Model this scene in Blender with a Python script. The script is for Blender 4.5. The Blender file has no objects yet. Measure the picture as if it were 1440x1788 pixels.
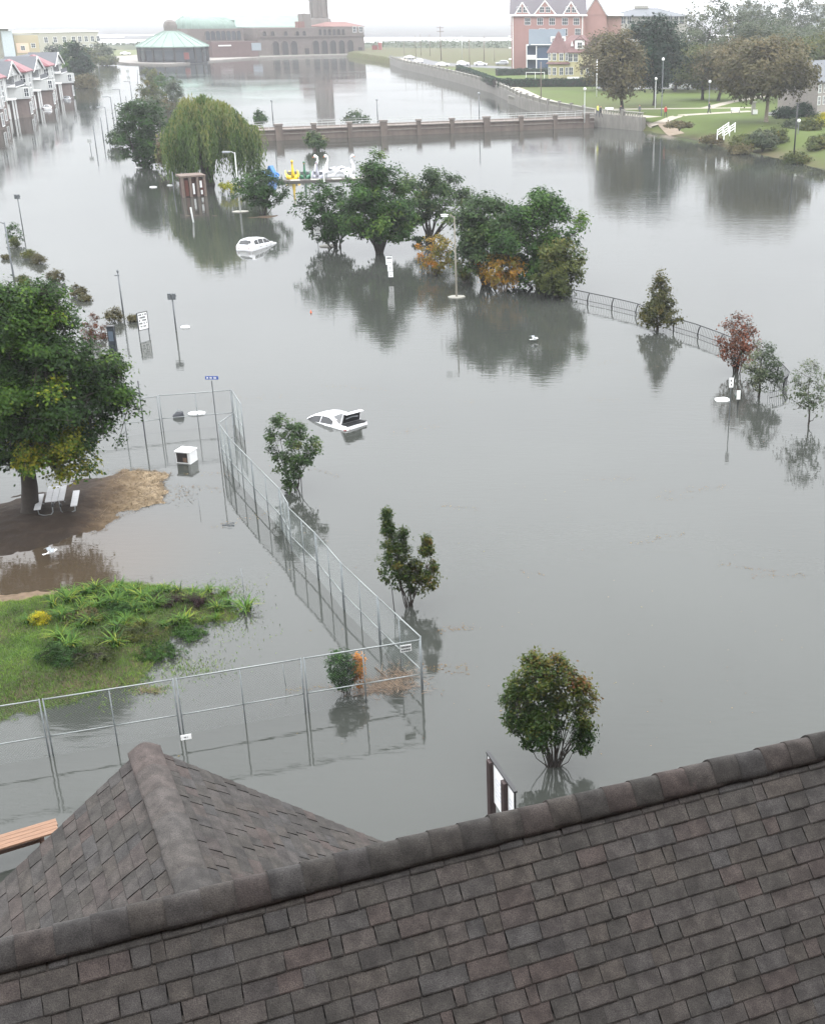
import bpy, bmesh, math, random
import numpy as np
from mathutils import Vector, Matrix, noise as mnoise

random.seed(7)
RNG = np.random.default_rng(7)
SC = bpy.context.scene
COL = SC.collection

# ------------------------------------------------------------------ camera, sky, sun, exposure
FPX, CX, CY, HORIZON, CAM_H = 2100.0, 960.0, 894.0, 18.0, 20.0
PITCH = math.atan((CY - HORIZON) / FPX)
cam_data = bpy.data.cameras.new('camera')
cam = bpy.data.objects.new('camera', cam_data); COL.objects.link(cam)
cam.location = (0, 0, CAM_H)
cam.rotation_euler = (math.pi / 2 - PITCH, 0, 0)
cam_data.sensor_fit = 'VERTICAL'; cam_data.sensor_height = 36.0
cam_data.lens = FPX / 1788 * 36.0
cam_data.shift_x = -(CX - 720) / 1788
cam_data.shift_y = 0.0
cam_data.clip_start = 0.1; cam_data.clip_end = 12000
SC.camera = cam

SUN_EL, SUN_AZ = math.radians(62), math.radians(35)
world = bpy.data.worlds.new('World'); SC.world = world; world.use_nodes = True
wn = world.node_tree; wn.nodes.clear()
w_out = wn.nodes.new('ShaderNodeOutputWorld'); w_bg = wn.nodes.new('ShaderNodeBackground')
w_sky = wn.nodes.new('ShaderNodeTexSky'); w_sky.sky_type = 'NISHITA'; w_sky.sun_disc = False
w_sky.sun_elevation = SUN_EL; w_sky.sun_rotation = SUN_AZ
w_tc = wn.nodes.new('ShaderNodeTexCoord'); w_sep = wn.nodes.new('ShaderNodeSeparateXYZ')
wn.links.new(w_tc.outputs['Generated'], w_sep.inputs[0])
# an overcast sky: several times as bright overhead as at the horizon
w_ramp = wn.nodes.new('ShaderNodeMapRange'); w_ramp.interpolation_type = 'SMOOTHSTEP'; w_ramp.inputs['From Min'].default_value = -0.05
w_ramp.inputs['From Max'].default_value = 0.72
w_ramp.inputs['To Min'].default_value = 6.0; w_ramp.inputs['To Max'].default_value = 36.5
wn.links.new(w_sep.outputs['Z'], w_ramp.inputs['Value'])
w_cl = wn.nodes.new('ShaderNodeTexNoise'); w_cl.inputs['Scale'].default_value = 2.3; w_cl.inputs['Detail'].default_value = 5
wn.links.new(w_tc.outputs['Generated'], w_cl.inputs['Vector'])
w_cm = wn.nodes.new('ShaderNodeMapRange'); w_cm.inputs['From Min'].default_value = 0.3; w_cm.inputs['From Max'].default_value = 0.7
w_cm.inputs['To Min'].default_value = 0.9; w_cm.inputs['To Max'].default_value = 1.1
wn.links.new(w_cl.outputs['Fac'], w_cm.inputs['Value'])
w_mul = wn.nodes.new('ShaderNodeMath'); w_mul.operation = 'MULTIPLY'
wn.links.new(w_ramp.outputs[0], w_mul.inputs[0]); wn.links.new(w_cm.outputs[0], w_mul.inputs[1])
w_vm = wn.nodes.new('ShaderNodeVectorMath'); w_vm.operation = 'SCALE'
w_vm.inputs[0].default_value = (0.975, 0.996, 1.028)
wn.links.new(w_mul.outputs[0], w_vm.inputs['Scale'])
w_mix = wn.nodes.new('ShaderNodeMixRGB'); w_mix.inputs['Fac'].default_value = 0.94
wn.links.new(w_sky.outputs[0], w_mix.inputs['Color1']); wn.links.new(w_vm.outputs[0], w_mix.inputs['Color2'])
wn.links.new(w_mix.outputs[0], w_bg.inputs['Color']); w_bg.inputs['Strength'].default_value = 0.145
wn.links.new(w_bg.outputs[0], w_out.inputs['Surface'])

sun_data = bpy.data.lights.new('sun', 'SUN'); sun_data.energy = 0.5; sun_data.angle = math.radians(40)
sun_data.color = (1.0, 0.98, 0.95)
sun = bpy.data.objects.new('sun', sun_data); COL.objects.link(sun)
sd = Vector((math.sin(SUN_AZ) * math.cos(SUN_EL), math.cos(SUN_AZ) * math.cos(SUN_EL), math.sin(SUN_EL)))
sun.rotation_euler = sd.to_track_quat('Z', 'Y').to_euler()

SC.view_settings.view_transform = 'Standard'; SC.view_settings.look = 'None'
SC.view_settings.exposure = 0.0; SC.view_settings.gamma = 1.0
SC.view_settings.use_curve_mapping = False
SC.render.engine = 'CYCLES'
cy = SC.cycles
cy.max_bounces = 6; cy.diffuse_bounces = 3; cy.glossy_bounces = 3; cy.transmission_bounces = 3
cy.transparent_max_bounces = 8; cy.volume_bounces = 1
cy.sample_clamp_indirect = 6.0; cy.use_denoising = True
cy.caustics_reflective = False; cy.caustics_refractive = False

# ------------------------------------------------------------------ helpers
def at(px, py, z=0.0):
    """the point at height z that a place in the photograph (in its 1440 x 1788 pixels) shows"""
    cp, sp = math.cos(PITCH), math.sin(PITCH)
    r = (px - CX, FPX * cp - (py - CY) * sp, -FPX * sp - (py - CY) * cp)
    t = (z - CAM_H) / r[2]
    return Vector((r[0] * t, r[1] * t, z))

def proj(p):
    cp, sp = math.cos(PITCH), math.sin(PITCH)
    dy, dz = p[1], p[2] - CAM_H
    zc = dy * cp - dz * sp
    return CX + FPX * p[0] / zc, CY - FPX * (dy * sp + dz * cp) / zc, zc

def height_at(b, py):
    lo, hi = -2.0, 80.0
    for _ in range(40):
        m = (lo + hi) / 2
        if proj((b[0], b[1], m))[1] > py: lo = m
        else: hi = m
    return lo

def px_per_m(b): return FPX / proj((b[0], b[1], b[2]))[2]

def lin(h):
    h = h.lstrip('#')
    out = []
    for i in (0, 2, 4):
        c = int(h[i:i + 2], 16) / 255
        out.append(c / 12.92 if c <= 0.04045 else ((c + 0.055) / 1.055) ** 2.4)
    return tuple(out)

MATS = {}
LEAF_TONE = 0.74            # wet autumn foliage: darker than the swatches
def mat(name, col, rough=0.7, var=0.12, scale=3.0, metal=0.0, bump=0.0, spec=0.5, coat=0.0, rnd=0.0, streak=None):
    """a painted, weathered or mineral surface: colour with mottling, optional relief"""
    if name in MATS: return MATS[name]
    if isinstance(col, str): col = lin(col)
    m = bpy.data.materials.new(name); m.use_nodes = True; nt = m.node_tree
    b = nt.nodes['Principled BSDF']
    b.inputs['Roughness'].default_value = rough; b.inputs['Metallic'].default_value = metal
    b.inputs['Specular IOR Level'].default_value = spec
    b.inputs['Coat Weight'].default_value = coat
    tc = nt.nodes.new('ShaderNodeTexCoord')
    mp = nt.nodes.new('ShaderNodeMapping')
    mp.inputs['Scale'].default_value = streak or (1, 1, 1)
    nt.links.new(tc.outputs['Object'], mp.inputs[0])
    n = nt.nodes.new('ShaderNodeTexNoise'); n.inputs['Scale'].default_value = scale; n.inputs['Detail'].default_value = 6
    n.inputs['Roughness'].default_value = 0.65
    nt.links.new(mp.outputs[0], n.inputs['Vector'])
    mr = nt.nodes.new('ShaderNodeMapRange')
    mr.inputs['From Min'].default_value = 0.3; mr.inputs['From Max'].default_value = 0.7
    mr.inputs['To Min'].default_value = 1 - var; mr.inputs['To Max'].default_value = 1 + var
    nt.links.new(n.outputs['Fac'], mr.inputs['Value'])
    sc_out = mr.outputs[0]
    if rnd:
        oi = nt.nodes.new('ShaderNodeObjectInfo'); g = nt.nodes.new('ShaderNodeNewGeometry')
        ad = nt.nodes.new('ShaderNodeMath'); ad.operation = 'ADD'
        nt.links.new(oi.outputs['Random'], ad.inputs[0]); nt.links.new(g.outputs['Random Per Island'], ad.inputs[1])
        fr = nt.nodes.new('ShaderNodeMath'); fr.operation = 'FRACT'; nt.links.new(ad.outputs[0], fr.inputs[0])
        m2 = nt.nodes.new('ShaderNodeMapRange'); m2.inputs['To Min'].default_value = 1 - rnd; m2.inputs['To Max'].default_value = 1 + rnd
        nt.links.new(fr.outputs[0], m2.inputs['Value'])
        ml = nt.nodes.new('ShaderNodeMath'); ml.operation = 'MULTIPLY'
        nt.links.new(mr.outputs[0], ml.inputs[0]); nt.links.new(m2.outputs[0], ml.inputs[1]); sc_out = ml.outputs[0]
    vm = nt.nodes.new('ShaderNodeVectorMath'); vm.operation = 'SCALE'; vm.inputs[0].default_value = col
    nt.links.new(sc_out, vm.inputs['Scale']); nt.links.new(vm.outputs[0], b.inputs['Base Color'])
    if bump:
        bp = nt.nodes.new('ShaderNodeBump'); bp.inputs['Strength'].default_value = bump; bp.inputs['Distance'].default_value = 0.02
        nt.links.new(n.outputs['Fac'], bp.inputs['Height']); nt.links.new(bp.outputs[0], b.inputs['Normal'])
    MATS[name] = m
    return m

def leaf_mat(name, cols, trans=0.28):
    """leaves: hue follows each spray's own tint (0..1, stored on the mesh), every leaf a little different"""
    if name in MATS: return MATS[name]
    m = bpy.data.materials.new(name); m.use_nodes = True; nt = m.node_tree; nt.nodes.clear()
    out = nt.nodes.new('ShaderNodeOutputMaterial')
    a = nt.nodes.new('ShaderNodeAttribute'); a.attribute_name = 'tint'
    g = nt.nodes.new('ShaderNodeNewGeometry')
    r = nt.nodes.new('ShaderNodeValToRGB'); el = r.color_ramp.elements
    while len(el) < len(cols): el.new(0.5)
    for i, c in enumerate(cols):
        el[i].position = i / max(1, len(cols) - 1); el[i].color = (*[q * LEAF_TONE for q in (lin(c) if isinstance(c, str) else c)], 1)
    ad = nt.nodes.new('ShaderNodeMath'); ad.operation = 'MULTIPLY_ADD'; ad.inputs[1].default_value = 0.3; ad.inputs[2].default_value = -0.15
    nt.links.new(g.outputs['Random Per Island'], ad.inputs[0])
    a2 = nt.nodes.new('ShaderNodeMath'); a2.operation = 'ADD'; a2.use_clamp = True
    nt.links.new(a.outputs['Fac'], a2.inputs[0]); nt.links.new(ad.outputs[0], a2.inputs[1])
    nt.links.new(a2.outputs[0], r.inputs[0])
    d = nt.nodes.new('ShaderNodeBsdfPrincipled'); d.inputs['Roughness'].default_value = 0.55; d.inputs['Specular IOR Level'].default_value = 0.12
    t = nt.nodes.new('ShaderNodeBsdfTranslucent')
    mx = nt.nodes.new('ShaderNodeMixShader'); mx.inputs[0].default_value = trans
    nt.links.new(r.outputs[0], d.inputs['Base Color']); nt.links.new(r.outputs[0], t.inputs['Color'])
    nt.links.new(d.outputs[0], mx.inputs[1]); nt.links.new(t.outputs[0], mx.inputs[2]); nt.links.new(mx.outputs[0], out.inputs['Surface'])
    MATS[name] = m
    return m

class MB:
    """collects shapes; build() links them as ONE mesh object"""
    def __init__(s): s.v = []; s.f = []; s.mi = []
    def add(s, vs, fs, m=0):
        o = len(s.v); s.v.extend([tuple(p) for p in vs]); s.f.extend([tuple(i + o for i in f) for f in fs]); s.mi.extend([m] * len(fs)); return s
    def box(s, c, d, rz=0.0, m=0, M=None):
        x, y, z = d[0] / 2, d[1] / 2, d[2] / 2
        R = M if M is not None else Matrix.Rotation(rz, 3, 'Z')
        c = Vector(c)
        vs = [c + R @ Vector(p) for p in ((-x, -y, -z), (x, -y, -z), (x, y, -z), (-x, y, -z), (-x, -y, z), (x, -y, z), (x, y, z), (-x, y, z))]
        return s.add(vs, [(0, 3, 2, 1), (4, 5, 6, 7), (0, 1, 5, 4), (1, 2, 6, 5), (2, 3, 7, 6), (3, 0, 4, 7)], m)
    def tube(s, pts, r, n=8, m=0, cap=True):
        pts = [Vector(p) for p in pts]
        rs = r if isinstance(r, (list, tuple)) else [r] * len(pts)
        o = len(s.v); up = Vector((0.123, 0.456, 0.88)).normalized(); vs = []; fs = []
        for i, p in enumerate(pts):
            d = (pts[min(i + 1, len(pts) - 1)] - pts[max(i - 1, 0)])
            d = d.normalized() if d.length > 1e-9 else Vector((0, 0, 1))
            a = d.cross(up)
            if a.length < 1e-3: a = d.cross(Vector((1, 0, 0)))
            a.normalize(); b = d.cross(a)
            for k in range(n):
                t = 2 * math.pi * k / n
                vs.append(p + (a * math.cos(t) + b * math.sin(t)) * rs[i])
        for i in range(len(pts) - 1):
            for k in range(n):
                k2 = (k + 1) % n
                fs.append((i * n + k, i * n + k2, (i + 1) * n + k2, (i + 1) * n + k))
        if cap and n > 2:
            fs.append(tuple(range(n))[::-1]); fs.append(tuple((len(pts) - 1) * n + k for k in range(n)))
        return s.add(vs, fs, m)
    def lathe(s, prof, n=16, c=(0, 0, 0), m=0, phase=0.0, arc=2 * math.pi):
        """profile of (r, z), bottom to top"""
        full = arc > 2 * math.pi - 1e-6; cols = n if full else n + 1
        vs = []; fs = []
        for r, z in prof:
            for k in range(cols):
                t = phase + arc * k / n
                vs.append((c[0] + r * math.cos(t), c[1] + r * math.sin(t), c[2] + z))
        for i in range(len(prof) - 1):
            for k in range(n):
                k2 = (k + 1) % cols
                fs.append((i * cols + k, i * cols + k2, (i + 1) * cols + k2, (i + 1) * cols + k))
        return s.add(vs, fs, m)
    def prism(s, poly, z0, z1, m=0):
        n = len(poly)
        vs = [(p[0], p[1], z0) for p in poly] + [(p[0], p[1], z1) for p in poly]
        fs = [tuple(range(n))[::-1], tuple(range(n, 2 * n))] + [(i, (i + 1) % n, n + (i + 1) % n, n + i) for i in range(n)]
        return s.add(vs, fs, m)
    def extr(s, poly, c, ax, ay, d, m=0):
        """a closed outline in the plane (ax, ay) through c, given the thickness vector d"""
        c, ax, ay, d = Vector(c), Vector(ax), Vector(ay), Vector(d)
        n = len(poly)
        vs = [c + ax * p[0] + ay * p[1] for p in poly] + [c + ax * p[0] + ay * p[1] + d for p in poly]
        fs = [tuple(range(n))[::-1], tuple(range(n, 2 * n))] + [(i, (i + 1) % n, n + (i + 1) % n, n + i) for i in range(n)]
        return s.add(vs, fs, m)
    def build(s, name, mats, parent=None, loc=None, smooth=False, rz=None):
        me = bpy.data.meshes.new(name); me.from_pydata(s.v, [], s.f)
        for x in (mats if isinstance(mats, (list, tuple)) else [mats]): me.materials.append(x)
        if any(s.mi): me.polygons.foreach_set('material_index', s.mi)
        if smooth: me.polygons.foreach_set('use_smooth', [True] * len(s.f))
        me.update()
        o = bpy.data.objects.new(name, me); COL.objects.link(o)
        if parent: o.parent = parent
        if loc is not None: o.location = loc
        if rz is not None: o.rotation_euler = (0, 0, rz)
        return o

def np_obj(name, V, F, m, parent=None, tint=None, smooth=False, loc=None):
    """mesh from arrays; F is (n, 3) or (n, 4)"""
    V = np.asarray(V, np.float32); F = np.asarray(F, np.int32); k = F.shape[1]
    me = bpy.data.meshes.new(name)
    me.vertices.add(len(V)); me.vertices.foreach_set('co', V.ravel())
    me.loops.add(F.size); me.loops.foreach_set('vertex_index', F.ravel())
    me.polygons.add(len(F)); me.polygons.foreach_set('loop_start', np.arange(0, F.size, k, dtype=np.int32))
    me.polygons.foreach_set('loop_total', np.full(len(F), k, np.int32))
    if smooth: me.polygons.foreach_set('use_smooth', np.ones(len(F), bool))
    me.update(calc_edges=True); me.validate()
    for x in (m if isinstance(m, (list, tuple)) else [m]): me.materials.append(x)
    if tint is not None:
        at_ = me.attributes.new('tint', 'FLOAT', 'POINT'); at_.data.foreach_set('value', np.asarray(tint, np.float32))
    o = bpy.data.objects.new(name, me); COL.objects.link(o)
    if parent: o.parent = parent
    if loc is not None: o.location = loc
    return o

def tag(o, label, cat, group=None):
    o['label'] = label; o['category'] = cat
    if group: o['group'] = group
    return o

def thing(name, label, cat, loc=(0, 0, 0), rz=0.0, group=None):
    o = bpy.data.objects.new(name, None); COL.objects.link(o)
    o.location = loc; o.rotation_euler = (0, 0, rz); o.empty_display_size = 0.3
    return tag(o, label, cat, group)

def structure(o): o['kind'] = 'structure'; return o
def stuff(o): o['kind'] = 'stuff'; return o

KIDS = {}
def copy_thing(root, loc, rz=None, label=None, scale=None):
    def rec(o, par):
        c = o.copy(); COL.objects.link(c)
        if par is not None: c.parent = par
        for ch in o.children: rec(ch, c)
        return c
    c = rec(root, None); c.location = loc
    if rz is not None: c.rotation_euler = (0, 0, rz)
    if scale is not None: c.scale = (scale,) * 3 if not isinstance(scale, (tuple, list)) else scale
    if label: c['label'] = label
    return c

def signed_dist(px, py, poly):
    """positive inside the outline"""
    P = np.asarray([(p[0], p[1]) for p in poly], float); d = np.full(px.shape, 1e9); ins = np.zeros(px.shape, bool)
    n = len(P)
    for i in range(n):
        a, b = P[i], P[(i + 1) % n]; e = b - a
        t = np.clip(((px - a[0]) * e[0] + (py - a[1]) * e[1]) / max(e @ e, 1e-12), 0, 1)
        d = np.minimum(d, np.hypot(px - a[0] - t * e[0], py - a[1] - t * e[1]))
        with np.errstate(divide='ignore', invalid='ignore'):
            xc = a[0] + (py - a[1]) * e[0] / (e[1] if abs(e[1]) > 1e-12 else 1e-12)
        ins ^= ((a[1] > py) != (b[1] > py)) & (px < xc)
    return np.where(ins, d, -d)

_NG = np.random.default_rng(99).random((64, 64))
def vnoise(x, y, s=1.0):
    x = np.asarray(x) * s; y = np.asarray(y) * s
    xi = np.floor(x).astype(int); yi = np.floor(y).astype(int); fx = x - xi; fy = y - yi
    fx = fx * fx * (3 - 2 * fx); fy = fy * fy * (3 - 2 * fy)
    g = lambda a, b: _NG[a % 64, b % 64]
    return (g(xi, yi) * (1 - fx) + g(xi + 1, yi) * fx) * (1 - fy) + (g(xi, yi + 1) * (1 - fx) + g(xi + 1, yi + 1) * fx) * fy
def fbm(x, y, s=1.0, o=4):
    r = 0; a = 0.5
    for i in range(o): r = r + a * vnoise(np.asarray(x) + 17.3 * i, np.asarray(y) - 9.1 * i, s * 2 ** i); a /= 2
    return r

def terrain(name, poly, step, zf, m, margin=1.0, tint=None, cut=-1.2):
    """heightfield over an outline; zf(x, y, inside distance) gives the height"""
    P = np.asarray([(p[0], p[1]) for p in poly]); x0, y0 = P.min(0) - margin; x1, y1 = P.max(0) + margin
    nx, ny = int((x1 - x0) / step) + 2, int((y1 - y0) / step) + 2
    X, Y = np.meshgrid(x0 + np.arange(nx) * step, y0 + np.arange(ny) * step)
    d = signed_dist(X, Y, poly); Z = zf(X, Y, d)
    idx = np.arange(nx * ny).reshape(ny, nx)
    keep = (d > -margin); k4 = keep[:-1, :-1] & keep[1:, :-1] & keep[:-1, 1:] & keep[1:, 1:]
    F = np.stack([idx[:-1, :-1][k4], idx[:-1, 1:][k4], idx[1:, 1:][k4], idx[1:, :-1][k4]], 1)
    V = np.stack([X.ravel(), Y.ravel(), Z.ravel()], 1)
    used = np.unique(F); mp = np.full(nx * ny, -1); mp[used] = np.arange(len(used))
    t = None if tint is None else tint(X, Y, d).ravel()[used]
    return np_obj(name, V[used], mp[F], m, tint=t, smooth=True)

# ------------------------------------------------------------------ setting: water, sea, ground, banks
def water_mat(name, base, rough, ripple, calm, scale, wind=(1, 2.2, 1), ior=1.333):
    m = bpy.data.materials.new(name); m.use_nodes = True; nt = m.node_tree
    b = nt.nodes['Principled BSDF']
    b.inputs['Roughness'].default_value = rough; b.inputs['IOR'].default_value = ior
    tc = nt.nodes.new('ShaderNodeTexCoord'); mp = nt.nodes.new('ShaderNodeMapping'); mp.inputs['Scale'].default_value = wind
    mp.inputs['Rotation'].default_value = (0, 0, 0.25)
    nt.links.new(tc.outputs['Object'], mp.inputs[0])
    # silt drifting in slow clouds
    n0 = nt.nodes.new('ShaderNodeTexNoise'); n0.inputs['Scale'].default_value = 0.035; n0.inputs['Detail'].default_value = 5
    nt.links.new(tc.outputs['Object'], n0.inputs['Vector'])
    cr = nt.nodes.new('ShaderNodeValToRGB')
    cr.color_ramp.elements[0].position = 0.3; cr.color_ramp.elements[0].color = (*[c * 0.82 for c in base], 1)
    cr.color_ramp.elements[1].position = 0.7; cr.color_ramp.elements[1].color = (*[c * 1.2 for c in base], 1)
    nt.links.new(n0.outputs['Fac'], cr.inputs[0]); nt.links.new(cr.outputs[0], b.inputs['Base Color'])
    n1 = nt.nodes.new('ShaderNodeTexNoise'); n1.inputs['Scale'].default_value = scale; n1.inputs['Detail'].default_value = 3; n1.inputs['Roughness'].default_value = 0.5
    n1.inputs['Distortion'].default_value = 0.4
    n2 = nt.nodes.new('ShaderNodeTexNoise'); n2.inputs['Scale'].default_value = scale * 0.22; n2.inputs['Detail'].default_value = 2
    n3 = nt.nodes.new('ShaderNodeTexNoise'); n3.inputs['Scale'].default_value = 0.045; n3.inputs['Detail'].default_value = 3   # gusts
    for n in (n1, n2): nt.links.new(mp.outputs[0], n.inputs['Vector'])
    nt.links.new(tc.outputs['Object'], n3.inputs['Vector'])
    g = nt.nodes.new('ShaderNodeMapRange'); g.inputs['From Min'].default_value = 0.38; g.inputs['From Max'].default_value = 0.68
    g.inputs['To Min'].default_value = calm; g.inputs['To Max'].default_value = 1.0
    nt.links.new(n3.outputs['Fac'], g.inputs['Value'])
    ad = nt.nodes.new('ShaderNodeMath'); ad.operation = 'ADD'; nt.links.new(n1.outputs['Fac'], ad.inputs[0]); nt.links.new(n2.outputs['Fac'], ad.inputs[1])
    ml = nt.nodes.new('ShaderNodeMath'); ml.operation = 'MULTIPLY'; nt.links.new(ad.outputs[0], ml.inputs[0]); nt.links.new(g.outputs[0], ml.inputs[1])
    rg = nt.nodes.new('ShaderNodeMapRange'); rg.inputs['From Min'].default_value = calm; rg.inputs['From Max'].default_value = 1.0; rg.inputs['To Min'].default_value = rough; rg.inputs['To Max'].default_value = rough + 0.06
    nt.links.new(g.outputs[0], rg.inputs['Value']); nt.links.new(rg.outputs[0], b.inputs['Roughness'])
    bp = nt.nodes.new('ShaderNodeBump'); bp.inputs['Strength'].default_value = 1.0; bp.inputs['Distance'].default_value = ripple
    nt.links.new(ml.outputs[0], bp.inputs['Height']); nt.links.new(bp.outputs[0], b.inputs['Normal'])
    return m

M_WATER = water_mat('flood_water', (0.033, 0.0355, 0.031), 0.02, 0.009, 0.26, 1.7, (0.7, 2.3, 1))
M_SEA = water_mat('sea_water', (0.075, 0.074, 0.072), 0.5, 1.2, 0.7, 0.05, (1, 4.0, 1), 1.08)
# the water's base colour turns brown beside the mound, fading with distance
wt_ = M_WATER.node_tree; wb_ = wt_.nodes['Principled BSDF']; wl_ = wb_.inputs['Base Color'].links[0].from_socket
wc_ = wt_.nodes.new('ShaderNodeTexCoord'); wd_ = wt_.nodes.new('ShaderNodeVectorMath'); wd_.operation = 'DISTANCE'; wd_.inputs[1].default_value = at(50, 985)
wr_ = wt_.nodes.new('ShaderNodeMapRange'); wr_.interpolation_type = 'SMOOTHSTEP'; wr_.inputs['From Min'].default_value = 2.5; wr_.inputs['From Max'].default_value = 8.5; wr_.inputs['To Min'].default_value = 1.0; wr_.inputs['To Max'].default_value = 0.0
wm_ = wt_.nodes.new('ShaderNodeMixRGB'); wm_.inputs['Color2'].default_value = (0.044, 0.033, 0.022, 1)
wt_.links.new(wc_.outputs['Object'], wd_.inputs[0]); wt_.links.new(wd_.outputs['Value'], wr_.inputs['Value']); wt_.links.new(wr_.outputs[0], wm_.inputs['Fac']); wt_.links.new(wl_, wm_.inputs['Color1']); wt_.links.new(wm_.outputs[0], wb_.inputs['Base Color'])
SHORE_Y = 700.0
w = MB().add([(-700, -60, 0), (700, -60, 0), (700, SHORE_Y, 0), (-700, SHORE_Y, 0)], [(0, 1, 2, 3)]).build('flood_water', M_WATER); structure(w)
w = MB().add([(-5000, SHORE_Y, 0), (5000, SHORE_Y, 0), (5000, 6000, 0), (-5000, 6000, 0)], [(0, 1, 2, 3)]).build('sea', M_SEA); structure(w)
M_BED = mat('lake_bed', '#5b5344', 0.95)
w = MB().add([(-5050, -70, -1.6), (5050, -70, -1.6), (5050, 6050, -1.6), (-5050, 6050, -1.6)], [(0, 1, 2, 3)]).build('ground', M_BED); structure(w)

def ground_mat(name, cols, rough=0.95, scale=1.2, bump=0.5):
    """soil, sand and turf: the patches stored on the mesh (tint) choose between the colours, with mottling"""
    m = bpy.data.materials.new(name); m.use_nodes = True; nt = m.node_tree; b = nt.nodes['Principled BSDF']
    b.inputs['Roughness'].default_value = rough; b.inputs['Specular IOR Level'].default_value = 0.25
    a = nt.nodes.new('ShaderNodeAttribute'); a.attribute_name = 'tint'
    tc = nt.nodes.new('ShaderNodeTexCoord'); n = nt.nodes.new('ShaderNodeTexNoise'); n.inputs['Scale'].default_value = scale; n.inputs['Detail'].default_value = 8
    n.inputs['Roughness'].default_value = 0.7
    nt.links.new(tc.outputs['Object'], n.inputs['Vector'])
    ma = nt.nodes.new('ShaderNodeMath'); ma.operation = 'MULTIPLY_ADD'; ma.inputs[1].default_value = 0.7; ma.inputs[2].default_value = -0.35
    nt.links.new(n.outputs['Fac'], ma.inputs[0])
    ad = nt.nodes.new('ShaderNodeMath'); ad.operation = 'ADD'; ad.use_clamp = True
    nt.links.new(a.outputs['Fac'], ad.inputs[0]); nt.links.new(ma.outputs[0], ad.inputs[1])
    r = nt.nodes.new('ShaderNodeValToRGB'); el = r.color_ramp.elements
    while len(el) < len(cols): el.new(0.5)
    for i, c in enumerate(cols):
        el[i].position = i / (len(cols) - 1); el[i].color = (*lin(c), 1)
    nt.links.new(ad.outputs[0], r.inputs[0]); nt.links.new(r.outputs[0], b.inputs['Base Color'])
    bp = nt.nodes.new('ShaderNodeBump'); bp.inputs['Strength'].default_value = bump; bp.inputs['Distance'].default_value = 0.05
    nt.links.new(n.outputs['Fac'], bp.inputs['Height']); nt.links.new(bp.outputs[0], b.inputs['Normal'])
    return m

# the right bank: a park lawn behind the lake wall
WALL_PX = [(681, 112), (702, 121), (734, 128), (765, 136), (796, 144), (827, 153), (859, 163), (884, 175), (906, 188), (950, 203), (1035, 221), (1080, 225), (1120, 229)]
SHORE_PX = [(1150, 234), (1180, 239), (1207, 244), (1235, 252), (1290, 262), (1340, 274), (1390, 286), (1480, 306)]
LAWN_Z = 2.2
wall_w = [at(*p) for p in WALL_PX]
shore_w = [at(*p) for p in SHORE_PX]
bank_poly = [(p.x, p.y) for p in wall_w + shore_w] + [(420, 150), (420, 720), (-95, 720), (-95, 600)]
SPLIT_X = wall_w[-1].x
def bank_z(X, Y, d):
    soft = np.clip((X - SPLIT_X + 1) / 3.0, 0, 1) * (Y < 330)
    dn = d + (fbm(X, Y, 0.25) - 0.5) * 2.5 * soft
    z_hard = np.clip(-1.5 + (d - 0.3) * 5.0, -1.5, LAWN_Z)
    z_soft = np.clip(-0.15 + dn * 0.24, -1.5, LAWN_Z)
    return z_hard * (1 - soft) + z_soft * soft
def bank_tint(X, Y, d):
    t = 0.45 + 0.7 * (fbm(X, Y, 0.06) - 0.5)
    t = np.where((d < 5) & (X > SPLIT_X - 3), t - 0.45 * np.clip(1 - d / 5, 0, 1), t)
    t = np.where(Y > 430, t * 0.3, t)
    return np.clip(t, 0, 1)
M_LAWN = ground_mat('lawn', ['#463f2b', '#40491e', '#44541c', '#546725'], scale=0.5)
structure(terrain('lawn', bank_poly, 1.5, bank_z, M_LAWN, 2.0, bank_tint))

# dunes and beach between the lake and the sea
dune_poly = [(-900, 668), (-190, 668), (-60, 640), (900, 640), (900, 792), (-60, 792), (-160, 745), (-900, 740)]
def dune_z(X, Y, d): return np.clip(-1.4 + d * 0.22, -1.5, 1.6 + 1.8 * fbm(X, Y, 0.05)) * 1.0
structure(terrain('dunes', dune_poly, 7.0, dune_z, ground_mat('dune_grass', ['#6d6450', '#3d4230', '#30382a', '#4f4a34'], scale=0.16), 7.0,
                  lambda X, Y, d: np.where(Y > 780, 0.0, 0.1 + 0.9 * fbm(X, Y * 3.0, 0.03))))
# the left bank behind the terraced houses
left_poly = [(at(*p).x, at(*p).y) for p in ((122, 168), (140, 150), (166, 139), (178, 122), (198, 106), (236, 101))] + [(-170, 690), (-900, 690), (-900, 100), (-140, 100), (-121, 240)]
structure(terrain('far_bank', left_poly, 4.0, lambda X, Y, d: np.clip(-0.6 + d * 0.12, -1.5, 0.8), ground_mat('far_bank', ['#6b5f47', '#5c5b3c', '#4a5634'], scale=0.2), 3.0,
                  lambda X, Y, d: np.clip(d / 14, 0, 1) * 0.6 + 0.3 * fbm(X, Y, 0.1)))

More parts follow.
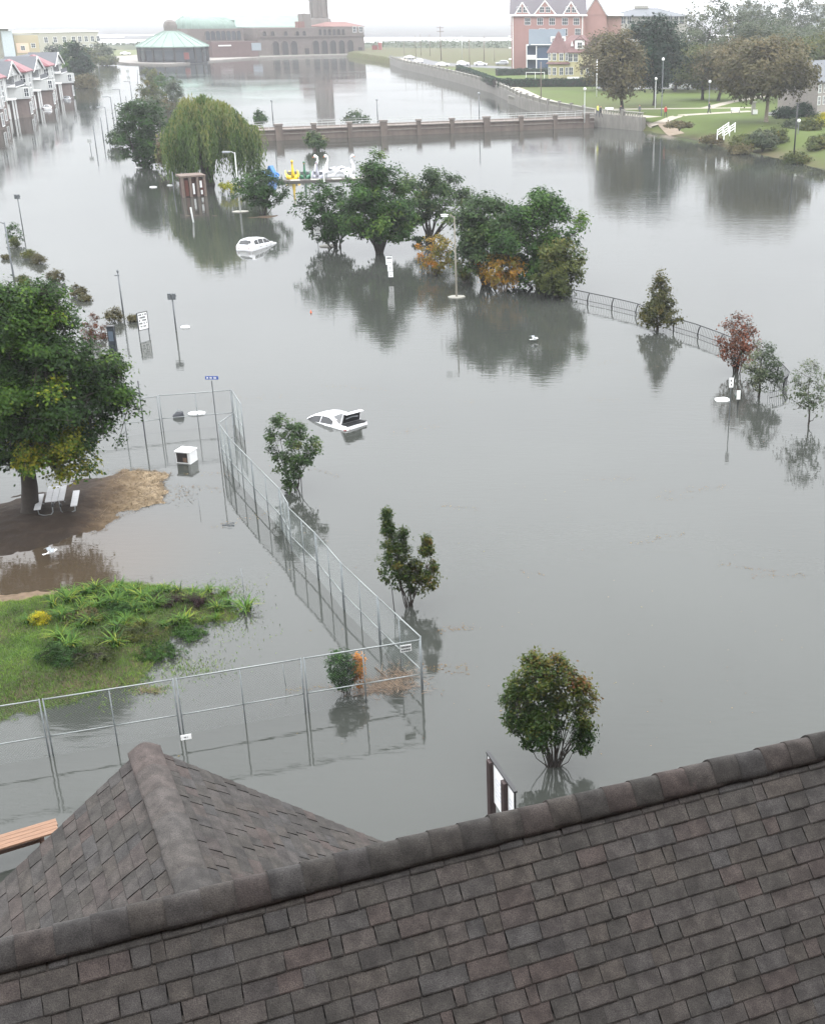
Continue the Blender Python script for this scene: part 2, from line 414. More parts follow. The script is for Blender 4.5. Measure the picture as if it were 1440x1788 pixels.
# breakers on the beach: broken lines of foam
fm = MB()
for k in range(46):
    yy = 812 + (k % 6) * 26 + RNG.uniform(-8, 8) + (k // 30) * 160; x0 = RNG.uniform(-620, 420); L = RNG.uniform(40, 190); n = 14
    wv = [(x0 + L * i / n, yy + 5 * math.sin(i * 0.9 + k) + RNG.uniform(-1.5, 1.5)) for i in range(n + 1)]
    hw = [max(0.1, RNG.uniform(1.0, 3.2) * math.sin(math.pi * i / n)) for i in range(n + 1)]
    vs = [(p[0], p[1] - h, 0.05) for p, h in zip(wv, hw)] + [(p[0], p[1], 0.45 + 0.2 * h) for p, h in zip(wv, hw)] + [(p[0], p[1] + h * 0.6, 0.05) for p, h in zip(wv, hw)]
    q = n + 1
    fm.add(vs, [(i, i + 1, q + i + 1, q + i) for i in range(n)] + [(q + i, q + i + 1, 2 * q + i + 1, 2 * q + i) for i in range(n)])
stuff(fm.build('breaking_waves', mat('sea_foam', (0.75, 0.75, 0.74), 0.8, 0.1, 0.3)))

# haze: one box of damp air round everything
hz = MB().box((0, 3000, 20), (10400, 6160, 47)).build('haze', mat('haze_holder', (1, 1, 1)))
hm = bpy.data.materials.new('haze'); hm.use_nodes = True; hn = hm.node_tree; hn.nodes.clear()
ho = hn.nodes.new('ShaderNodeOutputMaterial'); hv = hn.nodes.new('ShaderNodeVolumePrincipled')
hv.inputs['Color'].default_value = (0.96, 0.97, 1.0, 1); hv.inputs['Density'].default_value = 0.00024; hv.inputs['Anisotropy'].default_value = 0.2
hn.links.new(hv.outputs[0], ho.inputs['Volume'])
hz.data.materials.clear(); hz.data.materials.append(hm); stuff(hz)

# ------------------------------------------------------------------ the roof in the foreground
def shingle_mat(name='asphalt_shingle', tone=1.0):
    m = bpy.data.materials.new(name); m.use_nodes = True; nt = m.node_tree; b = nt.nodes['Principled BSDF']
    b.inputs['Roughness'].default_value = 0.85; b.inputs['Specular IOR Level'].default_value = 0.3
    tc = nt.nodes.new('ShaderNodeTexCoord'); oi = nt.nodes.new('ShaderNodeObjectInfo'); g = nt.nodes.new('ShaderNodeNewGeometry')
    geo = nt.nodes.new('ShaderNodeNewGeometry')
    ad = nt.nodes.new('ShaderNodeMath'); ad.operation = 'ADD'; nt.links.new(oi.outputs['Random'], ad.inputs[0]); nt.links.new(g.outputs['Random Per Island'], ad.inputs[1])
    fr = nt.nodes.new('ShaderNodeMath'); fr.operation = 'FRACT'; nt.links.new(ad.outputs[0], fr.inputs[0])
    r = nt.nodes.new('ShaderNodeValToRGB'); el = r.color_ramp.elements
    cols = [(0.0, '#383533'), (0.22, '#3c3936'), (0.42, '#413c38'), (0.6, '#3e3c3b'), (0.78, '#423d3a'), (0.93, '#423a37'), (1.0, '#3a3837')]
    while len(el) < len(cols): el.new(0.5)
    for i, (p, c) in enumerate(cols): el[i].position = p; el[i].color = (*[q * tone for q in lin(c)], 1)
    nt.links.new(fr.outputs[0], r.inputs[0])
    # blended granule patches, then single granules, in world coordinates so that no two tabs repeat
    n1 = nt.nodes.new('ShaderNodeTexNoise'); n1.inputs['Scale'].default_value = 11.0; n1.inputs['Detail'].default_value = 5
    n2 = nt.nodes.new('ShaderNodeTexNoise'); n2.inputs['Scale'].default_value = 150.0; n2.inputs['Detail'].default_value = 3
    n3 = nt.nodes.new('ShaderNodeTexNoise'); n3.inputs['Scale'].default_value = 0.8; n3.inputs['Detail'].default_value = 4
    for n in (n1, n2, n3): nt.links.new(geo.outputs['Position'], n.inputs['Vector'])
    def rng(n, a, lo, hi):
        q = nt.nodes.new('ShaderNodeMapRange'); q.inputs['From Min'].default_value = 0.5 - a; q.inputs['From Max'].default_value = 0.5 + a
        q.inputs['To Min'].default_value = lo; q.inputs['To Max'].default_value = hi; nt.links.new(n.outputs['Fac'], q.inputs['Value']); return q
    a, c, d = rng(n1, 0.15, 0.7, 1.24), rng(n2, 0.2, 0.5, 1.5), rng(n3, 0.2, 0.9, 1.1)
    m1 = nt.nodes.new('ShaderNodeMath'); m1.operation = 'MULTIPLY'; nt.links.new(a.outputs[0], m1.inputs[0]); nt.links.new(c.outputs[0], m1.inputs[1])
    m2 = nt.nodes.new('ShaderNodeMath'); m2.operation = 'MULTIPLY'; nt.links.new(m1.outputs[0], m2.inputs[0]); nt.links.new(d.outputs[0], m2.inputs[1])
    vm = nt.nodes.new('ShaderNodeVectorMath'); vm.operation = 'SCALE'; nt.links.new(r.outputs[0], vm.inputs[0]); nt.links.new(m2.outputs[0], vm.inputs['Scale'])
    nt.links.new(vm.outputs[0], b.inputs['Base Color'])
    bp = nt.nodes.new('ShaderNodeBump'); bp.inputs['Strength'].default_value = 0.5; bp.inputs['Distance'].default_value = 0.003
    nt.links.new(n2.outputs['Fac'], bp.inputs['Height']); nt.links.new(bp.outputs[0], b.inputs['Normal'])
    return m
M_SHINGLE = shingle_mat(tone=0.95)
M_CAP = shingle_mat('ridge_shingle', 0.8); M_CAPB = shingle_mat('gable_ridge_shingle', 1.0)
M_DECK = mat('roof_underlay', '#1d1b1a', 0.95)
M_BRICKHOUSE = mat('house_siding', '#8d8378', 0.8)

house = thing('house', 'house under a wide brown shingled roof that fills the bottom of the picture', 'house', (0, 0, 0))
RZ = 15.2
rA, rB = at(0, 1655, RZ), at(1440, 1290, RZ)
ru = (rB - rA).normalized(); rn = Vector((ru.y, -ru.x, 0))           # along the ridge; downhill towards the camera
def slope_frame(o, u, down, pitch):
    d = (down * math.cos(pitch) - Vector((0, 0, math.sin(pitch)))).normalized()
    nrm = (down * math.sin(pitch) + Vector((0, 0, math.cos(pitch)))).normalized()
    return o, u, d, nrm
EXPO = 0.116
_tabs = {}
def tab_geo(w, raised, e=EXPO):
    """one shingle tab lying in its own frame: x along the course, y downhill, z out of the roof"""
    t0, t1 = (0.006, 0.0145) if raised else (0.0035, 0.0115)
    k = 0.006 if raised else 0.0
    vs = [(-w / 2, -0.04, -0.004), (w / 2, -0.04, -0.004), (w / 2 - k, e, 0.0005), (-w / 2 + k, e, 0.0005),
          (-w / 2, -0.04, t0 - 0.002), (w / 2, -0.04, t0 - 0.002), (w / 2 - k, e - 0.009, t1), (-w / 2 + k, e - 0.009, t1), (w / 2 - k, e, t1 - 0.0035), (-w / 2 + k, e, t1 - 0.0035)]
    fs = [(0, 3, 2, 1), (4, 5, 6, 7), (7, 6, 8, 9), (0, 1, 5, 4), (1, 2, 8, 6, 5), (2, 3, 9, 8), (3, 0, 4, 7, 9)]
    return vs, fs
WIDTHS = [0.075, 0.11, 0.14, 0.165, 0.195, 0.225, 0.26, 0.30]
def lay_course(rows, a0, a1, b0, rng, wsel, wide=True):
    out = []
    for k in rows:
        a = a0 - (rng.uniform(0, 0.3) if wide else 0.0); raised = rng.random() < 0.5
        while a < a1:
            wi = int(rng.choice(len(WIDTHS), p=wsel))
            if a == a0 and not wide: wi = int(rng.integers(0, 5))
            wd = WIDTHS[wi]
            out.append((a + wd / 2, b0 + k * EXPO, wi, raised)); a += wd + (0.004 if rng.random() < 0.35 else 0.0012)
            raised = not raised if rng.random() < 0.8 else raised
    return out
def frame_matrix(fr, a, b):
    o, u, d, nrm = fr; p = o + u * a + d * b
    M = Matrix.Identity(4)
    for i in range(3): M[i][0], M[i][1], M[i][2], M[i][3] = u[i], d[i], nrm[i], p[i]
    return M
rr = np.random.default_rng(5)
fr_main = slope_frame(rA, ru, rn, math.radians(45))
main_tabs = lay_course(range(0, 33), -2.2, 9.0, 0.07, rr, [0.05, 0.08, 0.12, 0.2, 0.2, 0.17, 0.11, 0.07])
# the lower cross gable whose ridge runs away from the main one
GZ = RZ - 0.47
c0, c1 = at(345, 1560, GZ), at(252, 1304, GZ)
gu = (c0 - c1); gu.z = 0; gu.normalize()                          # from the gable end back to the main roof
gl = Vector((gu.y, -gu.x, 0)); gr = -gl
if gl.x > 0: gl, gr = gr, gl
P_G = math.radians(38.5)
fr_l = slope_frame(c1, gu, gl, P_G - 0.03); fr_r = slope_frame(c1, gu, gr, P_G + 0.03)
gsel = [0.07, 0.22, 0.26, 0.22, 0.13, 0.06, 0.03, 0.01]
def beyond(p): return (p - rA).dot(-rn) > 0.02
def gable_tabs(fr):
    out = []
    for t in lay_course(range(0, 30), 0.0, 4.2, 0.02, rr, gsel, False):
        p = fr[0] + fr[1] * t[0] + fr[2] * (t[1] + 0.07)
        if beyond(p) and (p - rA).dot(-rn) * 1.0 + (p.z - RZ) > -0.25: out.append(t)
    return out
deck_main = MB()
rL, rR = rA - ru * 2.6, rA + ru * 9.4
nd, fd = fr_main[2], (-rn * math.cos(math.radians(45)) - Vector((0, 0, math.sin(math.radians(45)))))
dz = Vector((0, 0, 0.02))
for d_ in (nd, fd):
    deck_main.add([rL - dz, rR - dz, rR + d_ * 6.6 - dz, rL + d_ * 6.6 - dz, rL - dz * 8, rR - dz * 8, rR + d_ * 6.6 - dz * 8, rL + d_ * 6.6 - dz * 8],
                  [(0, 1, 2, 3), (7, 6, 5, 4), (2, 6, 7, 3), (0, 3, 7, 4), (1, 5, 6, 2)])
main_roof = deck_main.build('main_roof', M_DECK, house)
dg = MB()
gback = c1 + gu * ((c0 - c1).length + 0.35)
for d_ in (fr_l[2], fr_r[2]):
    a, b = c1 + gu * 0.015 - dz, gback - dz
    dg.add([a, b, b + d_ * 3.6, a + d_ * 3.6, a - dz * 8, b - dz * 8, b + d_ * 3.6 - dz * 8, a + d_ * 3.6 - dz * 8],
           [(0, 1, 2, 3), (7, 6, 5, 4), (2, 6, 7, 3), (0, 3, 7, 4), (1, 5, 6, 2)])
gable_roof = dg.build('gable_roof', M_DECK, house)
cand = []
for fr, par, tabs in ((fr_main, main_roof, main_tabs), (fr_l, gable_roof, gable_tabs(fr_l)), (fr_r, gable_roof, gable_tabs(fr_r))):
    for a, b, wi, raised in tabs:
        M = frame_matrix(fr, a, b); p = M @ Vector((0, EXPO / 2, 0.01)); x, y, zc = proj(p)
        vis = -20 < x < 1460 and y < 1800 and zc > 0
        if vis and par is gable_roof:                                # hidden behind the main ridge?
            ridge_y = 1655 + (1290 - 1655) * x / 1440
            vis = y < ridge_y - 22
        view = (Vector((0, 0, CAM_H)) - p).normalized()
        size = WIDTHS[wi] * EXPO * (FPX / zc) ** 2 * abs(view.dot(fr[3])) if vis else -1
        cand.append((size, M, wi, raised, par))
cand.sort(key=lambda t: -t[0])
rest = {}
for i, (size, M, wi, raised, par) in enumerate(cand):
    if i < 300 and size > 0:
        key = (wi, raised)
        if key not in _tabs:
            me = bpy.data.meshes.new('shingle'); vs, fs = tab_geo(WIDTHS[wi], raised); me.from_pydata(vs, [], fs); me.materials.append(M_SHINGLE); _tabs[key] = me
        o = bpy.data.objects.new('shingle', _tabs[key]); COL.objects.link(o); o.parent = par; o.matrix_local = M
    else:
        mb = rest.setdefault(par.name, MB()); vs, fs = tab_geo(WIDTHS[wi], raised); mb.add([M @ Vector(v) for v in vs], fs)
for par in (main_roof, gable_roof):
    if par.name in rest: stuff(rest[par.name].build('shingle_courses', M_SHINGLE, par))
# ridge caps, each bent over the ridge and lapping the one before
def cap_mesh(name, half, rise, pitch, e, lift, m):
    cs = []
    for t in np.linspace(-1, 1, 15):
        q = t * half; w_ = math.sqrt(q * q + 0.05 ** 2) - 0.05
        drop = w_ * math.sin(pitch); out = q * math.cos(pitch)
        rnd = rise * (1 - (abs(t)) ** 2.2)
        cs.append((out, -drop + rnd))
    vs = []; th = 0.012
    for j, (x, up) in enumerate(((-0.02, lift), (e + 0.03, 0.0))):
        for (o_, z_) in cs: vs.append((x, o_, z_ + up))
        for (o_, z_) in cs: vs.append((x, o_, z_ + up - th - (0.012 if j == 0 else 0)))
    n = 15; fs = []
    for i in range(n - 1):
        fs += [(i, i + 1, 2 * n + i + 1, 2 * n + i), (n + i + 1, n + i, 3 * n + i, 3 * n + i + 1), (i + 1, i, n + i, n + i + 1)]
    fs += [(0, 2 * n, 3 * n, n), (n - 1, 2 * n - 1, 4 * n - 1, 3 * n - 1)]
    me = bpy.data.meshes.new(name); me.from_pydata(vs, [], fs); me.materials.append(m); me.polygons.foreach_set('use_smooth', [f_[0] < 15 and f_[1] < 15 and f_[2] >= 30 and f_[2] < 45 for f_ in fs]); return me
def place_caps(o, u, side, me, e, a0, a1, par, jit=0.004):
    a = a0
    while a < a1:
        M = Matrix.Identity(4); p = o + u * a
        s2 = side + u * random.uniform(-0.02, 0.02); s2.normalize()
        for i in range(3): M[i][0], M[i][1], M[i][2], M[i][3] = u[i], s2[i], (0, 0, 1)[i], p[i] + random.uniform(-jit, jit)
        c = bpy.data.objects.new('ridge_cap', me); COL.objects.link(c); c.parent = par; c.matrix_local = M
        a += e
cap_main = cap_mesh('ridge_cap', 0.15, 0.045, math.radians(38), 0.2, 0.012, M_CAP)
place_caps(rA, ru, rn, cap_main, 0.2, -2.5, 9.3, main_roof)
cap_g = cap_mesh('ridge_cap', 0.15, 0.004, P_G * 0.9, 0.33, 0.012, M_CAPB)
place_caps(c1 + gu * 0.01 + Vector((0, 0, 0.02)), gu, gl, cap_g, 0.33, 0.0, (c0 - c1).length + 0.25, gable_roof)
# walls under the roofs
wb = MB()
mid = rA + ru * 3.4; ang = math.atan2(ru.y, ru.x)
wb.box((mid.x, mid.y, 4.4), (11.2, 8.8, 12.2), ang)
gm = c1 + gu * 0.9
wb.box((gm.x, gm.y, 5.5), (2.2, 5.0, 13.6), math.atan2(gu.y, gu.x))
wb.build('wall', M_BRICKHOUSE, house)

# unseen taller brick building at the viewpoint behind the camera, added to shade the roof
nbw = MB(); bq = rA - ru * 0 + rn * 6.75; along = ru.dot(Vector((0, 0, 0)) - bq); bc = bq + ru * along
tall = thing('roof_shade_building', 'unseen tall brick building added behind the viewpoint to shade the shingled roof', 'building', (bc.x, bc.y, 0), math.atan2(ru.y, ru.x))
MB().box((0, -6.2, 14.2), (44, 12, 31)).build('wall', mat('shade_building_brick', '#5a4a42', 0.92, 0.15, 2), tall)
for kx in range(-6, 7):
    for kz in range(6):
        wv = MB().box((kx * 3.1 + 1.2, -0.17, 4.0 + kz * 4.6), (1.3, 0.1, 2.0)).build('window', mat('shade_building_glass', '#2a2d30', 0.2), tall)

# ------------------------------------------------------------------ trees and shrubs
M_BARK = mat('bark', '#4a4038', 0.95, 0.3, 6, bump=0.6)
M_BARK_DARK = mat('dark_bark', '#2f2924', 0.95, 0.3, 6, bump=0.6)
M_BARK_PALE = mat('pale_bark', '#7d7364', 0.95, 0.25, 6, bump=0.6)
L_DARK = leaf_mat('leaf_deep_green', ['#1f3517', '#30501f', '#446428', '#667a32'])
L_BIG = leaf_mat('leaf_big_tree', ['#1a2c10', '#263f16', '#3a571c', '#587222', '#8f8a24'])
L_MID = leaf_mat('leaf_mid_green', ['#26391f', '#3c5230', '#50653a', '#73774a'])
L_OLIVE = leaf_mat('leaf_olive', ['#343f22', '#4a5428', '#60642f', '#7b6a35'])
L_AUT = leaf_mat('leaf_turning', ['#243a1a', '#3a4d20', '#5a5c26', '#704426', '#7d3a2a'])
L_RED = leaf_mat('leaf_russet', ['#4a3a2c', '#66402f', '#7b4a38', '#8a5a44'])
L_ORANGE = leaf_mat('leaf_orange', ['#6a6a2c', '#8a7128', '#a87a2a', '#b8792e'])
L_BROWN = leaf_mat('leaf_dull_brown', ['#45442c', '#5b5638', '#6c6344', '#7b6b49'])
L_GREY = leaf_mat('leaf_grey_green', ['#3a4634', '#4c5842', '#5f6750', '#757659'])
L_WILLOW = leaf_mat('leaf_willow', ['#2f4320', '#465e2e', '#5f7640', '#7b894e', '#8d8c56'])
L_YEL = leaf_mat('leaf_yellow', ['#6b7a22', '#98981f', '#b9ab22', '#c2a02a'])
L_CONE = leaf_mat('leaf_conical', ['#2f3a1f', '#474a28', '#5e5a30', '#715a3a'])

PROFILES = {
    'round': lambda t: np.sqrt(np.clip(1 - (2 * t - 1) ** 2, 0, 1)) * 0.98 + 0.02,
    'dome': lambda t: np.sqrt(np.clip(1 - t ** 2.2, 0, 1)) * np.clip(0.72 + t * 1.2, 0, 1),
    'egg': lambda t: np.where(t < 0.36, 0.72 + 0.28 * np.sin(np.clip(t / 0.36, 0, 1) * np.pi / 2), np.sqrt(np.clip(1 - (np.clip(t - 0.36, 0, 1) / 0.64) ** 1.7, 0, 1))),
    'vase': lambda t: np.clip(0.30 + 1.35 * t, 0, 1) * np.sqrt(np.clip(1 - np.clip((t - 0.45) / 0.55, 0, 1) ** 2.4, 0, 1)),
    'cone': lambda t: np.clip((1 - t) ** 0.75, 0, 1) * np.clip(0.55 + t * 4, 0, 1),
    'flame': lambda t: np.clip(0.25 + 1.6 * t, 0, 1) * np.clip(1.15 - 0.95 * t, 0, 1),
    'flat': lambda t: np.clip(0.55 + t * 1.1, 0, 1) * np.sqrt(np.clip(1 - np.clip((t - 0.35) / 0.65, 0, 1) ** 2, 0, 1)),
}

def tube_np(pts, rad, n):
    P = np.asarray(pts, float); k = len(P); d = np.gradient(P, axis=0); d /= np.linalg.norm(d, axis=1, keepdims=True) + 1e-9
    a = np.cross(d, np.array([0.31, 0.17, 0.2]) + np.array([0, 0, 1.0]) * (np.abs(d[:, 2:]) < 0.9)); a /= np.linalg.norm(a, axis=1, keepdims=True) + 1e-9
    b = np.cross(d, a); th = 2 * np.pi * np.arange(n) / n
    V = P[:, None] + (a[:, None] * np.cos(th)[None, :, None] + b[:, None] * np.sin(th)[None, :, None]) * np.asarray(rad)[:, None, None]
    i = np.arange(k - 1)[:, None] * n; j = np.arange(n)[None]; j2 = (j + 1) % n
    F = np.stack([i + j, i + j2, i + n + j2, i + n + j], -1).reshape(-1, 4)
    return V.reshape(-1, 3), F

def make_tree(name, label, cat, loc, prof, z0, z1, rx, ry, off=(0, 0), nclump=120, per=40, leaf=0.14, spread=None, trunk_r=0.15, stems=1,
              lmat=None, bark=None, seed=1, tint_fn=None, group=None, limbs=9, fork=None, lean=0.0, elong=1.7, rough_edge=0.32, twigs=0, up=0.0, bare=0.0, lobes=None, fill=0.42, lumps=0, lump_r=0.6):
    """trunk with tapering limbs that reach the sprays of leaves; the sprays fill an uneven crown"""
    g = np.random.default_rng(seed)
    root = thing(name, label, cat, loc, 0, group)
    Hc = z1 - z0; spread = 0.8 * (spread or 0.16 * (rx + ry + Hc / 2) / 2)
    ph = g.uniform(0, 6.28, 8); cs = []
    fn = PROFILES[prof]
    if lobes:
        for (lx, ly, lz0, lz1, lr, n_) in lobes:
            t = g.random(n_) ** 0.9; a = g.uniform(0, 6.28, n_); rr_ = (g.random(n_) ** fill) * lr * PROFILES['cone'](t * 0.94) if prof == 'flame' else (g.random(n_) ** fill) * lr * PROFILES['round'](t)
            cs.append(np.stack([lx + rr_ * np.cos(a), ly + rr_ * np.sin(a), lz0 + t * (lz1 - lz0)], 1))
        C = np.concatenate(cs)
    else:
        t = 1 - g.random(nclump * 3) * 1.0; w = fn(t); keep = g.random(len(t)) < (w / w.max()) ** 1.3 + 0.05; t = t[keep][:nclump]
        a = g.uniform(0, 6.28, len(t)); lob = 1 + rough_edge * (0.5 * np.sin(2 * a + ph[0] + 2.5 * t) + 0.35 * np.sin(3 * a + ph[1] - 4 * t) + 0.4 * np.sin(5 * a + ph[2] + 7 * t)) * 0.8
        rr_ = g.random(len(t)) ** fill * fn(t) * lob
        C = np.stack([off[0] + rr_ * np.cos(a) * rx, off[1] + rr_ * np.sin(a) * ry, z0 + t * Hc + g.normal(0, 0.03 * Hc, len(t))], 1)
        C[:, 2] = np.maximum(C[:, 2], z0 * 0.9)
    LC = None
    if lumps and not lobes:                                            # foliage gathers into separate masses with gaps between them
        pick = C[g.choice(len(C), lumps, replace=False)]; pc = pick.mean(0); pick = pc + (pick - pc) * 0.92; own_l = g.integers(0, lumps, len(C)); dv = g.normal(0, 1, (len(C), 3)); dv /= np.linalg.norm(dv, axis=1, keepdims=True)
        dv[:, 2] = np.where(dv[:, 2] < -0.3, -dv[:, 2], dv[:, 2]); C = pick[own_l] + dv * lump_r * (g.random((len(C), 1)) ** 0.5) * np.array([1.15, 1.15, 0.75]); LC = pick[own_l] - np.array([0, 0, lump_r * 0.4]); l_t = g.normal(0, 0.13, lumps)[own_l]
    nC = len(C)
    # limbs
    TV, TF = [], []; o = 0
    def put(pts, rad, n):
        nonlocal o
        v, f = tube_np(pts, rad, n); TV.append(v); TF.append(f + o); o += len(v)
    fork = fork if fork is not None else max(0.25 * z0 + 0.1, z0 * 0.75)
    cen = np.array([off[0], off[1], 0.0]); nodes = []
    below = -0.6
    if stems == 1:
        top = np.array([off[0] * 0.7, off[1] * 0.7, z0 + Hc * 0.7]); n = 9
        pts = [np.array([0, 0, below]) * (1 - s) + top * s + np.array([math.sin(s * 5 + ph[3]), math.cos(s * 4 + ph[4]), 0]) * 0.03 * Hc * s * (1 - s) * 4 for s in np.linspace(0, 1, n)]
        rad = [trunk_r * (1.35 if i == 0 else 1) * (1 - 0.85 * i / (n - 1)) for i in range(n)]
        put(pts, rad, 9); nodes += [(p, r) for p, r in zip(pts[2:], rad[2:])]
    sel = g.choice(nC, min(limbs, nC), replace=False)
    for q, i in enumerate(sel):
        tgt = C[i]
        if stems > 1:
            b = np.array([g.normal(0, trunk_r * 0.9), g.normal(0, trunk_r * 0.9), below]); r0 = trunk_r * g.uniform(0.5, 0.8)
            c1_ = np.array([b[0] + (tgt[0] - b[0]) * 0.2, b[1] + (tgt[1] - b[1]) * 0.2, fork])
        else:
            cand_ = [nd for nd in nodes if fork * 0.8 <= nd[0][2] <= tgt[2] + 0.1] or nodes[:1]
            nd = cand_[g.integers(len(cand_))]; b, r0 = nd[0], nd[1] * 0.62
            c1_ = b * 0.45 + tgt * 0.55 + np.array([0, 0, -0.06 * Hc])
        s = np.linspace(0, 1, 7)[:, None]; pts = (1 - s) ** 2 * b + 2 * s * (1 - s) * c1_ + s * s * tgt + g.normal(0, 0.012 * Hc, (7, 3)) * s * (1 - s) * 4
        rad = r0 * (1 - 0.82 * s[:, 0]); put(pts, rad, 6)
        nodes += [(p, r) for p, r in zip(pts[2:], rad[2:])]
    NP = np.array([n_[0] for n_ in nodes])
    for i in range(nC):
        if g.random() > 0.75: continue
        dd = np.linalg.norm(NP - C[i], axis=1); j = int(dd.argmin())
        if dd[j] < 1e-3: continue
        b = NP[j]; m_ = (b + C[i]) / 2 + g.normal(0, 0.08, 3) * dd[j]
        put([b, m_, C[i] + (C[i] - m_) * 0.3], [min(nodes[j][1] * 0.7, 0.03 * rx + 0.01)] + [0.006 + 0.004 * rx, 0.003 + 0.002 * rx], 3)
    for i in range(twigs):                                            # bare shoots above the crown
        b = C[g.integers(nC)]; e = b + np.array([g.normal(0, 0.05), g.normal(0, 0.05), 0.22]) * Hc * g.uniform(0.6, 1.3)
        put([b, (b + e) / 2 + g.normal(0, 0.02, 3), e], [0.015, 0.01, 0.005], 3)
    np_obj('trunk', np.concatenate(TV), np.concatenate(TF), bark or M_BARK, root, smooth=True)
    # leaves
    nl = g.poisson(per, nC)
    if bare: nl[g.random(nC) < bare] = 0
    own = np.repeat(np.arange(nC), nl); N = len(own)
    sq = g.uniform(0.7, 1.3, nC)[own][:, None]
    P = C[own] + g.normal(0, spread, (N, 3)) * sq * np.array([1, 1, 0.75])
    if up: P[:, 2] += np.abs(g.normal(0, up, N))
    P[:, 2] = np.maximum(P[:, 2], 0.04)
    out = P - (cen + np.array([0, 0, z0 + Hc * 0.35])); out /= np.linalg.norm(out, axis=1, keepdims=True) + 1e-9
    if LC is not None:
        o2 = P - LC[own]; out = out * 0.35 + 0.8 * o2 / (np.linalg.norm(o2, axis=1, keepdims=True) + 1e-9)
    nrm = out * 0.7 + np.array([0, 0, 0.5]) + g.normal(0, 0.45, (N, 3)); nrm /= np.linalg.norm(nrm, axis=1, keepdims=True)
    ax = np.cross(nrm, g.normal(0, 1, (N, 3))); ax /= np.linalg.norm(ax, axis=1, keepdims=True) + 1e-9
    ay = np.cross(nrm, ax); L = leaf * g.uniform(0.55, 1.4, N)[:, None] * g.uniform(0.75, 1.25, nC)[own][:, None]
    V = np.stack([P - ax * L * 0.5 * elong / 1.7, P + ay * L * 0.3 - nrm * L * 0.06, P + ax * L * 0.5 * elong / 1.7, P - ay * L * 0.3 - nrm * L * 0.06], 1).reshape(-1, 3)
    F = np.arange(4 * N).reshape(-1, 4)
    ct = np.clip(g.normal(0.42, 0.2, nC), 0, 1)
    if LC is not None: ct = np.clip(ct + l_t, 0, 1)
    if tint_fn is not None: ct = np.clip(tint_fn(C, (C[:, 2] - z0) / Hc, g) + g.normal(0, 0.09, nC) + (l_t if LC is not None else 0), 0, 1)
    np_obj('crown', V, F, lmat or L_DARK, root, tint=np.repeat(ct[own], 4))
    return root

def tree_px(name, label, cat, base, box, prof='round', depth=0.85, ground=0.0, **kw):
    """base = where the trunk meets the water or lawn, box = crown (x0, x1, top, bottom), all in photograph pixels"""
    b = at(base[0], base[1], ground); x0, x1, yt, yb = box
    zt, zb = height_at(b, yt) - ground, height_at(b, yb) - ground
    zm = (zt + zb) / 2; xm, _, zc = proj((b.x, b.y, zm + ground)); s = FPX / zc
    rx = (x1 - x0) / 2 / s; ox = ((x0 + x1) / 2 - xm) / s
    zb = max(zb, 0.12)
    kw.setdefault('off', (ox, 0.0))
    if 'lobes_px' in kw:
        lb = []
        for (lx0, lx1, lyt, lyb, n_) in kw.pop('lobes_px'):
            t_, b_ = height_at(b, lyt) - ground, height_at(b, lyb) - ground
            lb.append(((((lx0 + lx1) / 2) - proj((b.x, b.y, (t_ + b_) / 2 + ground))[0]) / s, float(RNG.uniform(-0.25, 0.25)) * rx, b_, t_, (lx1 - lx0) / 2 / s, n_))
        kw['lobes'] = lb
    return make_tree(name, label, cat, b, prof, zb, zt, rx, rx * depth, **kw)

# foreground and middle distance, standing in the flood
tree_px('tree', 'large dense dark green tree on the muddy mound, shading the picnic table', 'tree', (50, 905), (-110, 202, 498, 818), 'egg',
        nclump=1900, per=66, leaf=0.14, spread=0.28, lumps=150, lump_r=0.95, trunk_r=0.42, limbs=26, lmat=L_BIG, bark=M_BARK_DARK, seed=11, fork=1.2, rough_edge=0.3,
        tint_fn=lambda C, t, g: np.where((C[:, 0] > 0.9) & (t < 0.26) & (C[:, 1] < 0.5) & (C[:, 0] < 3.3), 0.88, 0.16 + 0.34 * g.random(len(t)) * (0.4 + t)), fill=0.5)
tree_px('tree', 'dark tree behind the large dense tree at the left edge of the photo', 'tree', (-70, 640), (-170, 22, 470, 640), 'round',
        nclump=110, per=45, leaf=0.2, spread=0.4, trunk_r=0.2, limbs=10, lmat=L_DARK, bark=M_BARK_DARK, seed=12, tint_fn=lambda C, t, g: 0.12 + 0.2 * g.random(len(t)))
tree_px('young_tree', 'small leafy young tree with thin stems in the water before the white sedan', 'tree', (512, 852), (460, 562, 725, 838), 'round',
        per=56, leaf=0.12, spread=0.15, trunk_r=0.05, stems=3, limbs=7, lmat=L_MID, bark=M_BARK_DARK, seed=13, fork=0.5,
        lobes_px=[(462, 520, 728, 805, 38), (503, 560, 738, 808, 40), (486, 526, 790, 846, 18)])
tree_px('upright_tree', 'narrow flame-shaped young tree with upright dark shoots beside the fence', 'tree', (716, 1060), (655, 768, 897, 1048), 'flame',
        per=48, leaf=0.095, spread=0.10, trunk_r=0.04, stems=5, limbs=12, lmat=L_AUT, bark=M_BARK_DARK, seed=14, fork=0.35, up=0.06,
        lobes_px=[(656, 706, 890, 1012, 90), (682, 728, 930, 1035, 64), (724, 768, 940, 1032, 64), (700, 745, 985, 1045, 24)],
        tint_fn=lambda C, t, g: 0.16 + 0.3 * (C[:, 0] > 0.15) * g.random(len(t)) + 0.16 * g.random(len(t)))
